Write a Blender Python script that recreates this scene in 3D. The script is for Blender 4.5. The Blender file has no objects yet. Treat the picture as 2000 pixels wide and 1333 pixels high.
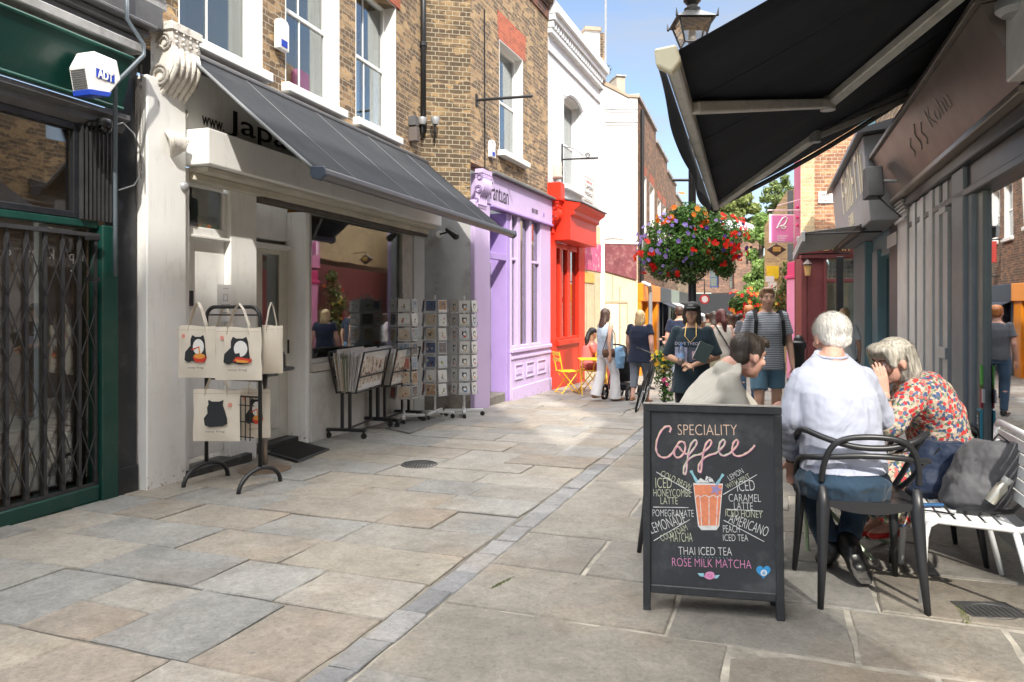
import bpy, bmesh, math, random
from mathutils import Vector, Matrix
R=math.radians; PI=math.pi
rnd=random.Random(7)
scene=bpy.context.scene
col=scene.collection
# ---------------------------------------------------------------- camera, sky, sun, exposure
CAMZ=1.40; FPX=1400.0; HZ=600.0; SLOPE=.025
cam_d=bpy.data.cameras.new('camera'); cam=bpy.data.objects.new('camera',cam_d); col.objects.link(cam)
cam.location=(0,0,CAMZ); cam.rotation_euler=(R(90),0,0)
cam_d.sensor_width=36; cam_d.lens=36*FPX/2000; cam_d.shift_y=-66.5/2000; cam_d.clip_end=800; cam_d.clip_start=.05
scene.camera=cam
SUN_EL=R(42); SUN_AZ=math.atan2(.20,-.98)      # bearing of the sun from +Y towards +X
sd=Vector((math.sin(SUN_AZ)*math.cos(SUN_EL),math.cos(SUN_AZ)*math.cos(SUN_EL),math.sin(SUN_EL)))
w=bpy.data.worlds.new('World'); scene.world=w; w.use_nodes=True
nt=w.node_tree; nt.nodes.clear()
wo=nt.nodes.new('ShaderNodeOutputWorld'); bg=nt.nodes.new('ShaderNodeBackground'); sky=nt.nodes.new('ShaderNodeTexSky')
sky.sky_type='NISHITA'; sky.sun_disc=False; sky.sun_elevation=SUN_EL; sky.sun_rotation=SUN_AZ
sky.dust_density=.35; sky.air_density=1.0; sky.ozone_density=2.5
tc=nt.nodes.new('ShaderNodeTexCoord'); mp=nt.nodes.new('ShaderNodeMapping'); mp.inputs['Scale'].default_value=(1.2,1.2,5.5)
mp.inputs['Rotation'].default_value=(0,.25,.5)
no=nt.nodes.new('ShaderNodeTexNoise'); no.inputs['Scale'].default_value=2.3; no.inputs['Detail'].default_value=9; no.inputs['Roughness'].default_value=.6
cr=nt.nodes.new('ShaderNodeValToRGB'); cr.color_ramp.elements[0].position=.44; cr.color_ramp.elements[0].color=(.20,.20,.20,1)
cr.color_ramp.elements[1].position=.70; cr.color_ramp.elements[1].color=(.8,.8,.8,1)
mx=nt.nodes.new('ShaderNodeMix'); mx.data_type='RGBA'
nt.links.new(tc.outputs['Generated'],mp.inputs[0]); nt.links.new(mp.outputs[0],no.inputs['Vector']); nt.links.new(no.outputs['Fac'],cr.inputs[0])
nt.links.new(cr.outputs[0],mx.inputs[0]); nt.links.new(sky.outputs[0],mx.inputs[6]); mx.inputs[7].default_value=(2.6,2.7,2.85,1)
nt.links.new(mx.outputs[2],bg.inputs[0]); bg.inputs[1].default_value=.085; nt.links.new(bg.outputs[0],wo.inputs[0])
# bright cloud added overhead, out of view, to fill the shade; clear blue below
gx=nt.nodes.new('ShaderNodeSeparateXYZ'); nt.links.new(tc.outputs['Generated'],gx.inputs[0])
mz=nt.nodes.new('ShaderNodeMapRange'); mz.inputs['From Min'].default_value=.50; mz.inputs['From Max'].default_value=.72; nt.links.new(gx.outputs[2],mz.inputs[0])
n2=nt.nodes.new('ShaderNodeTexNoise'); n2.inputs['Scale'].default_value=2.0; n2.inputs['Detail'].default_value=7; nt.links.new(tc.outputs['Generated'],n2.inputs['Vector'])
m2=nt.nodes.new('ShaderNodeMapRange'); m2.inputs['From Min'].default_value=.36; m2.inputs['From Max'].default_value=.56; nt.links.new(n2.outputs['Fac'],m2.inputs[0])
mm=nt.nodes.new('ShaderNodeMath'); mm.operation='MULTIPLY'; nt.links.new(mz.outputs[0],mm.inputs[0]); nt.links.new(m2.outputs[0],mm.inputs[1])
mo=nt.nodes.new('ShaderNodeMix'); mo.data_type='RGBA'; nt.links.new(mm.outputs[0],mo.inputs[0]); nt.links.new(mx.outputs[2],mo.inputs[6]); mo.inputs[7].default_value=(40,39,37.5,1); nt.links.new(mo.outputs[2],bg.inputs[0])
sl=bpy.data.lights.new('sun','SUN'); sl.energy=2.0; sl.angle=R(.9); sl.color=(1,.94,.84)
so=bpy.data.objects.new('sun',sl); col.objects.link(so); so.rotation_euler=sd.to_track_quat('Z','Y').to_euler(); so.location=(0,-10,30)
vs=scene.view_settings; vs.view_transform='Standard'; vs.look='None'; vs.gamma=1; vs.use_curve_mapping=False; vs.exposure=1.58
scene.cycles.use_denoising=True
scene.cycles.max_bounces=8; scene.cycles.diffuse_bounces=4; scene.cycles.glossy_bounces=3; scene.cycles.transparent_max_bounces=12
scene.cycles.caustics_reflective=False; scene.cycles.caustics_refractive=False
scene.cycles.sample_clamp_indirect=6

# ---------------------------------------------------------------- helpers
def gz(y): return -SLOPE*y if y<22 else -SLOPE*22
def G(px,py):
    v=(py-HZ)/FPX; Y=CAMZ/(v-SLOPE)
    if Y>22 or Y<0: Y=(CAMZ+SLOPE*22)/v
    return Vector(((px-1000)/FPX*Y,Y,gz(Y)))
def P(px,py,Y): return Vector(((px-1000)/FPX*Y,Y,CAMZ-(py-HZ)/FPX*Y))
def tag(o,label=None,cat=None,group=None,kind=None):
    if label: o['label']=label
    if cat: o['category']=cat
    if group: o['group']=group
    if kind: o['kind']=kind
    return o
class Fr:
    "vertical frame: x to the right along the front, y into the building, z up"
    def __init__(s,o,ax):
        s.o=Vector(o); s.X=Vector((ax[0],ax[1],0)).normalized(); s.Z=Vector((0,0,1)); s.Y=s.Z.cross(s.X)
        s.rz=math.atan2(s.X.y,s.X.x)
    def h(s,px,py,y=0):
        r=Vector(((px-1000)/FPX,1,-(py-HZ)/FPX)); c=Vector((0,0,CAMZ))
        t=((s.o+s.Y*y-c).dot(s.Y))/r.dot(s.Y); p=c+r*t-s.o
        return p.dot(s.X),p.z
    def x(s,px,y=0): return s.h(px,600,y)[0]
    def z(s,px,py,y=0): return s.h(px,py,y)[1]
    def w(s,x,y,z=0): return s.o+s.X*x+s.Y*y+s.Z*z
    def gr(s,x,y=0): p=s.w(x,y); return gz(p.y)-s.o.z
def empty(name,loc,rz=0,label=None,cat=None,group=None,kind=None):
    o=bpy.data.objects.new(name,None); col.objects.link(o); o.location=loc; o.rotation_euler=(0,0,rz); o.empty_display_size=.1
    return tag(o,label,cat,group,kind)
class MB:
    def __init__(s): s.v=[]; s.f=[]; s.c=None
    def add(s,vs,fs,c=None):
        n=len(s.v); s.v+= [tuple(v) for v in vs]; s.f+=[[i+n for i in f] for f in fs]
        if c is not None:
            if s.c is None: s.c=[]
            s.c+=[c]*len(fs)
        return s
    def box(s,x0,x1,y0,y1,z0,z1,c=None):
        if x0>x1:x0,x1=x1,x0
        if y0>y1:y0,y1=y1,y0
        if z0>z1:z0,z1=z1,z0
        return s.add([(x0,y0,z0),(x1,y0,z0),(x1,y1,z0),(x0,y1,z0),(x0,y0,z1),(x1,y0,z1),(x1,y1,z1),(x0,y1,z1)],
          [(3,2,1,0),(4,5,6,7),(0,1,5,4),(1,2,6,5),(2,3,7,6),(3,0,4,7)],c)
    def hexa(s,p,c=None): # 8 points, bottom ring then top ring
        return s.add(p,[(3,2,1,0),(4,5,6,7),(0,1,5,4),(1,2,6,5),(2,3,7,6),(3,0,4,7)],c)
    def quad(s,a,b,c_,d,c=None): return s.add([a,b,c_,d],[(0,1,2,3)],c)
    def prism(s,poly,ax,a0,a1,c=None):
        "extrude 2-D polygon: ax 'x': poly=(y,z); 'y': (x,z); 'z': (x,y)"
        def mk(p,a): return {'x':(a,p[0],p[1]),'y':(p[0],a,p[1]),'z':(p[0],p[1],a)}[ax]
        n=len(poly); vs=[mk(p,a0) for p in poly]+[mk(p,a1) for p in poly]
        fs=[list(range(n))[::-1],[i+n for i in range(n)]]+[(i,(i+1)%n,(i+1)%n+n,i+n) for i in range(n)]
        return s.add(vs,fs,c)
    def tube(s,pts,r,n=8,closed=False,c=None,flat=None):
        pts=[Vector(p) for p in pts]; m=len(pts); rr=r if isinstance(r,(list,tuple)) else [r]*m
        vs=[]; up=None
        for i,p in enumerate(pts):
            if closed: t=pts[(i+1)%m]-pts[i-1]
            else: t=pts[min(i+1,m-1)]-pts[max(i-1,0)]
            if t.length<1e-9: t=Vector((0,0,1))
            t.normalize()
            if up is None:
                up=Vector((0,0,1)) if abs(t.z)<.9 else Vector((1,0,0))
            a=t.cross(up)
            if a.length<1e-6: a=t.cross(Vector((0,1,0)))
            a.normalize(); b=a.cross(t); b.normalize(); up=b
            f2=flat or 1
            for k in range(n):
                q=2*PI*k/n; vs.append(p+a*(math.cos(q)*rr[i])+b*(math.sin(q)*rr[i]*f2))
        fs=[]
        for i in range(m if closed else m-1):
            j=(i+1)%m
            for k in range(n): fs.append((i*n+k,i*n+(k+1)%n,j*n+(k+1)%n,j*n+k))
        if not closed: fs+= [list(range(n))[::-1],[(m-1)*n+k for k in range(n)]]
        return s.add(vs,fs,c)
    def lathe(s,prof,c0=(0,0,0),n=20,c=None,sx=1,sy=1):
        vs=[];m=len(prof)
        for (r,z) in prof:
            for k in range(n):
                q=2*PI*k/n; vs.append((c0[0]+r*sx*math.cos(q),c0[1]+r*sy*math.sin(q),c0[2]+z))
        fs=[(i*n+k,i*n+(k+1)%n,(i+1)*n+(k+1)%n,(i+1)*n+k) for i in range(m-1) for k in range(n)]
        fs+=[list(range(n))[::-1],[(m-1)*n+k for k in range(n)]]
        return s.add(vs,fs,c)
    def ell(s,c0,r,n=14,m=9,rot=None,c=None):
        vs=[];c0=Vector(c0)
        if not isinstance(r,(list,tuple)): r=(r,r,r)
        for i in range(m+1):
            th=PI*i/m
            for k in range(n):
                q=2*PI*k/n; p=Vector((r[0]*math.sin(th)*math.cos(q),r[1]*math.sin(th)*math.sin(q),-r[2]*math.cos(th)))
                if rot is not None: p=rot@p
                vs.append(c0+p)
        fs=[(i*n+k,i*n+(k+1)%n,(i+1)*n+(k+1)%n,(i+1)*n+k) for i in range(m) for k in range(n)]
        return s.add(vs,fs,c)
    def cone(s,p0,r0,p1,r1,n=14,cap=True,sq=1.0,sd=None):
        "tapered limb with round (cap) or flat ends; sq squashes across direction sd"
        p0=Vector(p0);p1=Vector(p1);t=(p1-p0).normalized()
        b=Vector(sd) if sd is not None else (Vector((0,0,1)) if abs(t.z)<.9 else Vector((0,1,0)))
        b=(b-t*b.dot(t)).normalized(); a=t.cross(b)
        rings=[]
        if cap:
            for q in (80,50,25): rings.append((p0-t*r0*math.sin(R(q)),r0*math.cos(R(q))))
        rings+=[(p0,r0),(p1,r1)]
        if cap:
            for q in (25,50,80): rings.append((p1+t*r1*math.sin(R(q)),r1*math.cos(R(q))))
        vs=[]
        for p,r in rings:
            for k in range(n):
                q=2*PI*k/n; vs.append(p+a*math.cos(q)*r+b*math.sin(q)*r*sq)
        m=len(rings)
        fs=[(i*n+k,i*n+(k+1)%n,(i+1)*n+(k+1)%n,(i+1)*n+k) for i in range(m-1) for k in range(n)]
        fs+=[list(range(n))[::-1],[(m-1)*n+k for k in range(n)]]
        return s.add(vs,fs)
    def build(s,name,mat,parent=None,smooth=False,bev=0,seg=1,weld=False,auto=None):
        me=bpy.data.meshes.new(name); me.from_pydata(s.v,[],s.f); me.validate()
        if s.c is not None and len(s.c)==len(s.f):
            at=me.color_attributes.new('Col','FLOAT_COLOR','CORNER')
            for p in me.polygons:
                c=s.c[p.index]
                for li in p.loop_indices: at.data[li].color=(c[0],c[1],c[2],1)
        bm=bmesh.new(); bm.from_mesh(me)
        if weld: bmesh.ops.remove_doubles(bm,verts=bm.verts,dist=1e-5)
        bmesh.ops.recalc_face_normals(bm,faces=bm.faces); bm.to_mesh(me); bm.free()
        if mat: me.materials.append(mat)
        if smooth: me.polygons.foreach_set('use_smooth',[True]*len(me.polygons))
        o=bpy.data.objects.new(name,me); col.objects.link(o)
        if parent: o.parent=parent
        if bev:
            m=o.modifiers.new('bevel','BEVEL'); m.width=bev; m.segments=seg; m.limit_method='ANGLE'; m.angle_limit=R(40)
        if smooth and auto:
            try: me.set_sharp_from_angle(angle=R(auto))
            except Exception: pass
        return o
def blob(name,mb,mat,parent=None,vox=.01,it=6,disp=0,dsize=.1,fac=.5):
    "fuse overlapping closed shells into one continuous smooth surface"
    o=mb.build(name,mat,parent)
    m=o.modifiers.new('r','REMESH'); m.mode='VOXEL'; m.voxel_size=vox; m.use_smooth_shade=True
    m=o.modifiers.new('s','SMOOTH'); m.factor=fac; m.iterations=it
    if disp:
        t=bpy.data.textures.new(name+'_folds','CLOUDS'); t.noise_scale=dsize; t.noise_depth=2
        m=o.modifiers.new('d','DISPLACE'); m.texture=t; m.strength=disp; m.mid_level=.5; m.texture_coords='LOCAL'
    dg=bpy.context.evaluated_depsgraph_get(); me=bpy.data.meshes.new_from_object(o.evaluated_get(dg),depsgraph=dg)
    o.modifiers.clear(); old=o.data; o.data=me; bpy.data.meshes.remove(old)
    me.name=name
    if not me.materials: me.materials.append(mat)
    me.polygons.foreach_set('use_smooth',[True]*len(me.polygons))
    return o
def copy_tree(o,parent=None):
    c=o.copy(); col.objects.link(c)
    if parent: c.parent=parent
    for ch in list(o.children): copy_tree(ch,c)
    return c
def text(name,body,mat,parent,loc,size,rot=(R(90),0,0),width=None,height=None,depth=.002,align='LEFT',shear=0,off=0,sp=1.0):
    cu=bpy.data.curves.new(name,'FONT'); cu.body=body; cu.size=size; cu.extrude=depth; cu.align_x=align; cu.shear=shear; cu.offset=off; cu.resolution_u=4; cu.space_character=sp
    o=bpy.data.objects.new(name,cu); col.objects.link(o)
    dg=bpy.context.evaluated_depsgraph_get(); dg.update()
    me=bpy.data.meshes.new_from_object(o.evaluated_get(dg),depsgraph=dg); bpy.data.objects.remove(o); bpy.data.curves.remove(cu)
    xs=[v.co.x for v in me.vertices]; ys=[v.co.y for v in me.vertices]
    if xs and (width or height):
        fx=width/(max(xs)-min(xs)) if width else 1
        fy=height/(max(ys)-min(ys)) if height else (fx if width else 1)
        if not width: fx=fy
        x0=min(xs); y0=min(ys)
        for v in me.vertices: v.co.x=(v.co.x-x0)*fx; v.co.y=(v.co.y-y0)*fy
    me.name=name; me.materials.clear(); me.materials.append(mat)
    o=bpy.data.objects.new(name,me); col.objects.link(o); o.parent=parent; o.location=loc; o.rotation_euler=rot
    return o
# ---------------------------------------------------------------- materials
MATS={}
def nodes(name):
    m=bpy.data.materials.new(name); m.use_nodes=True; nt=m.node_tree
    return m,nt,nt.nodes['Principled BSDF']
def N(nt,t,**k):
    n=nt.nodes.new('ShaderNode'+t)
    for a,b in k.items(): setattr(n,a,b)
    return n
def setin(n,**k):
    for a,b in k.items():
        a=a.replace('_',' '); n.inputs[a].default_value=b
def vary(nt,base,amt,scale,coord='Object',detail=5):
    "noise-mottled colour"
    tc=N(nt,'TexCoord'); no=N(nt,'TexNoise'); setin(no,Scale=scale,Detail=detail,Roughness=.6); nt.links.new(tc.outputs[coord],no.inputs['Vector'])
    mr=N(nt,'MapRange'); setin(mr,From_Min=.25,From_Max=.75,To_Min=1-amt,To_Max=1+amt); nt.links.new(no.outputs['Fac'],mr.inputs[0])
    mu=N(nt,'Mix',data_type='RGBA',blend_type='MULTIPLY'); mu.inputs[0].default_value=1
    if isinstance(base,(tuple,list)): mu.inputs[6].default_value=(*base[:3],1)
    else: nt.links.new(base,mu.inputs[6])
    nt.links.new(mr.outputs[0],mu.inputs[7])
    return mu.outputs[2],no.outputs['Fac'],tc
def bump(nt,bs,h,strength,dist=.01):
    b=N(nt,'Bump'); b.inputs['Strength'].default_value=strength; b.inputs['Distance'].default_value=dist
    nt.links.new(h,b.inputs['Height']); nt.links.new(b.outputs[0],bs.inputs['Normal'])
def M(name,c,rough=.6,amt=.12,scale=6,bmp=.15,metal=0,spec=.5,fine=None,dirt=None,dscale=3,coat=0,sheen=0):
    if name in MATS: return MATS[name]
    m,nt,bs=nodes(name)
    out,fac,tc=vary(nt,c,amt,scale)
    if dirt:
        n2=N(nt,'TexNoise'); setin(n2,Scale=dscale,Detail=8,Roughness=.7); nt.links.new(tc.outputs['Object'],n2.inputs['Vector'])
        r2=N(nt,'ValToRGB'); r2.color_ramp.elements[0].position=.52; r2.color_ramp.elements[1].position=.70; r2.color_ramp.elements[1].color=(dirt[1] if len(dirt)>1 and not isinstance(dirt[0],float) else .6,)*3+(1,)
        nt.links.new(n2.outputs['Fac'],r2.inputs[0])
        mi=N(nt,'Mix',data_type='RGBA'); nt.links.new(r2.outputs[0],mi.inputs[0]); nt.links.new(out,mi.inputs[6]); mi.inputs[7].default_value=(*dirt[0],1); out=mi.outputs[2]
    nt.links.new(out,bs.inputs['Base Color'])
    setin(bs,Roughness=rough,Metallic=metal); bs.inputs['Specular IOR Level'].default_value=spec
    if coat: bs.inputs['Coat Weight'].default_value=coat
    if sheen: bs.inputs['Sheen Weight'].default_value=sheen
    if bmp:
        n3=N(nt,'TexNoise'); setin(n3,Scale=fine or scale*8,Detail=4); nt.links.new(tc.outputs['Object'],n3.inputs['Vector']); bump(nt,bs,n3.outputs['Fac'],bmp)
    MATS[name]=m; return m
def wall_paint(name,c,rough,drip=(.42,.39,.33),amt=.5,chip=(.22,.19,.15)):
    "old exterior gloss: mottled, rain-streaked, dirty and chipped near the pavement"
    m,nt,bs=nodes(name); out,fac,tc=vary(nt,c,.06,2)
    def layer(prev,scale,mscale,lo,hi,k,colr,zmask=None):
        mp=N(nt,'Mapping'); mp.inputs['Scale'].default_value=mscale; nt.links.new(tc.outputs['Object'],mp.inputs[0]); no=N(nt,'TexNoise'); setin(no,Scale=scale,Detail=8,Roughness=.7); nt.links.new(mp.outputs[0],no.inputs['Vector'])
        src=no.outputs['Fac']
        if zmask:
            sx=N(nt,'SeparateXYZ'); nt.links.new(tc.outputs['Object'],sx.inputs[0]); mr=N(nt,'MapRange'); setin(mr,From_Min=zmask[0],From_Max=zmask[1],To_Min=.20,To_Max=-.12); nt.links.new(sx.outputs[2],mr.inputs[0]); ad=N(nt,'Math',operation='ADD'); nt.links.new(src,ad.inputs[0]); nt.links.new(mr.outputs[0],ad.inputs[1]); src=ad.outputs[0]
        r=N(nt,'MapRange'); setin(r,From_Min=lo,From_Max=hi,To_Min=0,To_Max=k); nt.links.new(src,r.inputs[0]); mi=N(nt,'Mix',data_type='RGBA'); nt.links.new(r.outputs[0],mi.inputs[0]); nt.links.new(prev,mi.inputs[6]); mi.inputs[7].default_value=(*colr,1); return mi.outputs[2],no.outputs['Fac']
    out,_=layer(out,5,(3.5,3.5,.35),.55,.78,amt,drip); out,_=layer(out,3,(1,1,1),.55,.75,amt*.7,drip); out,h=layer(out,16,(1,1,1),.66,.69,.85,chip,(-.3,.55)); out,h2=layer(out,30,(1,1,1),.71,.73,.7,chip)
    nt.links.new(out,bs.inputs['Base Color']); setin(bs,Roughness=rough); bs.inputs['Specular IOR Level'].default_value=.4; bump(nt,bs,h2,.12,.004); MATS[name]=m; return m
def brick_mat(name,c1,c2,mortar,dark,sc=1.0,darkamt=.45,paint=None,seed=0,bmp=.6):
    m,nt,bs=nodes(name); tc=N(nt,'TexCoord'); sx=N(nt,'SeparateXYZ'); nt.links.new(tc.outputs['Object'],sx.inputs[0])
    ad=N(nt,'Math',operation='ADD'); nt.links.new(sx.outputs[0],ad.inputs[0]); nt.links.new(sx.outputs[1],ad.inputs[1])
    cb=N(nt,'CombineXYZ'); nt.links.new(ad.outputs[0],cb.inputs[0]); nt.links.new(sx.outputs[2],cb.inputs[1]); cb.inputs[2].default_value=seed
    # slight wobble keeps the courses from being ruler straight
    wn=N(nt,'TexNoise'); setin(wn,Scale=3,Detail=2); nt.links.new(cb.outputs[0],wn.inputs['Vector'])
    wv=N(nt,'VectorMath',operation='MULTIPLY_ADD'); nt.links.new(wn.outputs['Color'],wv.inputs[0]); wv.inputs[1].default_value=(.012,.012,0); nt.links.new(cb.outputs[0],wv.inputs[2])
    def bt(a,b):
        t=N(nt,'TexBrick'); t.offset=.5; t.offset_frequency=2; t.squash=.5; t.squash_frequency=2
        setin(t,Scale=1.0*sc,Mortar_Size=.006,Mortar_Smooth=.15,Bias=0,Brick_Width=.225,Row_Height=.075)
        t.inputs['Color1'].default_value=(*a,1); t.inputs['Color2'].default_value=(*b,1); t.inputs['Mortar'].default_value=(*mortar,1)
        nt.links.new(wv.outputs[0],t.inputs['Vector']); return t
    b1=bt(c1,c2); b2=bt((0,0,0),(1,1,1))
    # per-brick darkness by thresholding the random brick value through noise
    n2=N(nt,'TexNoise'); setin(n2,Scale=1.1,Detail=3); nt.links.new(cb.outputs[0],n2.inputs['Vector'])
    n4=N(nt,'TexVoronoi'); setin(n4,Scale=5.2,Randomness=1); mpv=N(nt,'Mapping'); mpv.inputs['Scale'].default_value=(1,2.6,1); nt.links.new(cb.outputs[0],mpv.inputs[0]); nt.links.new(mpv.outputs[0],n4.inputs['Vector'])
    sv=N(nt,'SeparateColor'); nt.links.new(n4.outputs['Color'],sv.inputs[0])
    a2=N(nt,'Math',operation='ADD'); nt.links.new(sv.outputs[0],a2.inputs[0]); nt.links.new(n2.outputs['Fac'],a2.inputs[1])
    r=N(nt,'MapRange'); setin(r,From_Min=1.0-darkamt*.55,From_Max=1.25-darkamt*.3,To_Min=0,To_Max=.8); nt.links.new(a2.outputs[0],r.inputs[0])
    inv=N(nt,'Math',operation='SUBTRACT'); inv.inputs[0].default_value=1; nt.links.new(b2.outputs['Fac'],inv.inputs[1])
    ml=N(nt,'Math',operation='MULTIPLY'); nt.links.new(inv.outputs[0],ml.inputs[0]); nt.links.new(r.outputs[0],ml.inputs[1])
    mi=N(nt,'Mix',data_type='RGBA'); nt.links.new(ml.outputs[0],mi.inputs[0]); nt.links.new(b1.outputs['Color'],mi.inputs[6]); mi.inputs[7].default_value=(*dark,1)
    fn=N(nt,'TexNoise'); setin(fn,Scale=30,Detail=5,Roughness=.7); nt.links.new(cb.outputs[0],fn.inputs['Vector'])
    fm=N(nt,'MapRange'); setin(fm,From_Min=.2,From_Max=.8,To_Min=.62,To_Max=1.38); nt.links.new(fn.outputs['Fac'],fm.inputs[0])
    mu=N(nt,'Mix',data_type='RGBA',blend_type='MULTIPLY'); mu.inputs[0].default_value=1; nt.links.new(mi.outputs[2],mu.inputs[6]); nt.links.new(fm.outputs[0],mu.inputs[7])
    nt.links.new(mu.outputs[2],bs.inputs['Base Color']); setin(bs,Roughness=.9); bs.inputs['Specular IOR Level'].default_value=.25
    hh=N(nt,'Math',operation='MULTIPLY_ADD'); nt.links.new(fn.outputs['Fac'],hh.inputs[0]); hh.inputs[1].default_value=.5; nt.links.new(inv.outputs[0],hh.inputs[2])
    bump(nt,bs,hh.outputs[0],bmp,.008); MATS[name]=m; return m
def glass_mat(name,refl=.28,tint=(.75,.8,.78),rough=.01):
    m,nt,bs=nodes(name); nt.nodes.remove(bs); out=nt.nodes['Material Output']
    tr=N(nt,'BsdfTransparent'); tr.inputs[0].default_value=(*tint,1); gl=N(nt,'BsdfGlossy'); gl.inputs[0].default_value=(.95,.97,1,1); gl.inputs['Roughness'].default_value=rough
    fr=N(nt,'Fresnel'); fr.inputs[0].default_value=1.5; mr=N(nt,'MapRange'); setin(mr,From_Min=.04,From_Max=.5,To_Min=refl,To_Max=.85); nt.links.new(fr.outputs[0],mr.inputs[0])
    tcg=N(nt,'TexCoord'); nz=N(nt,'TexNoise'); setin(nz,Scale=1.3,Detail=1); nt.links.new(tcg.outputs['Object'],nz.inputs['Vector']); bb=N(nt,'Bump'); setin(bb,Strength=.03,Distance=.05); nt.links.new(nz.outputs['Fac'],bb.inputs['Height']); nt.links.new(bb.outputs[0],gl.inputs['Normal'])
    mi=N(nt,'MixShader'); nt.links.new(mr.outputs[0],mi.inputs[0]); nt.links.new(tr.outputs[0],mi.inputs[1]); nt.links.new(gl.outputs[0],mi.inputs[2]); nt.links.new(mi.outputs[0],out.inputs[0])
    MATS[name]=m; return m
def attr_mat(name,rough=.7,amt=.2,scale=8,bmp=.3,fine=40,spec=.4,trans=0):
    m,nt,bs=nodes(name); at=N(nt,'Attribute'); at.attribute_name='Col'
    out,fac,tc=vary(nt,at.outputs['Color'],amt,scale); nt.links.new(out,bs.inputs['Base Color']); setin(bs,Roughness=rough); bs.inputs['Specular IOR Level'].default_value=spec
    if bmp:
        n3=N(nt,'TexNoise'); setin(n3,Scale=fine,Detail=5); nt.links.new(tc.outputs['Object'],n3.inputs['Vector']); bump(nt,bs,n3.outputs['Fac'],bmp)
    if trans:
        o=nt.nodes['Material Output']; t=N(nt,'BsdfTranslucent'); nt.links.new(out,t.inputs[0]); mi=N(nt,'MixShader'); mi.inputs[0].default_value=trans
        nt.links.new(bs.outputs[0],mi.inputs[1]); nt.links.new(t.outputs[0],mi.inputs[2]); nt.links.new(mi.outputs[0],o.inputs[0])
    MATS[name]=m; return m
WHITE=wall_paint('white_paint',(.78,.78,.765),.5)
WHITE2=M('white_gloss_paint',(.82,.82,.80),.35,.03,3,.03)
BLACK=M('black_metal',(.018,.019,.021),.42,.2,8,.05)
GREY=M('grey_metal',(.33,.34,.35),.4,.1,6,.05,metal=.3)
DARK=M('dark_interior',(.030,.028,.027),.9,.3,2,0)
LEAF=attr_mat('leaf',.55,.35,3,0,spec=.3,trans=.25)
COLA=attr_mat('mixed_colours',.6,.08,20,0)
BRICK=brick_mat('stock_brick',(.46,.31,.16),(.33,.21,.115),(.36,.31,.24),(.085,.062,.048),darkamt=.62)
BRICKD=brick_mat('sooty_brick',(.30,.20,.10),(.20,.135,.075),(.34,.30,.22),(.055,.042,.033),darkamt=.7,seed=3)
GLASS=glass_mat('window_glass',.14)
GLASSD=glass_mat('dark_glass',.07,(.75,.76,.74))
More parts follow.
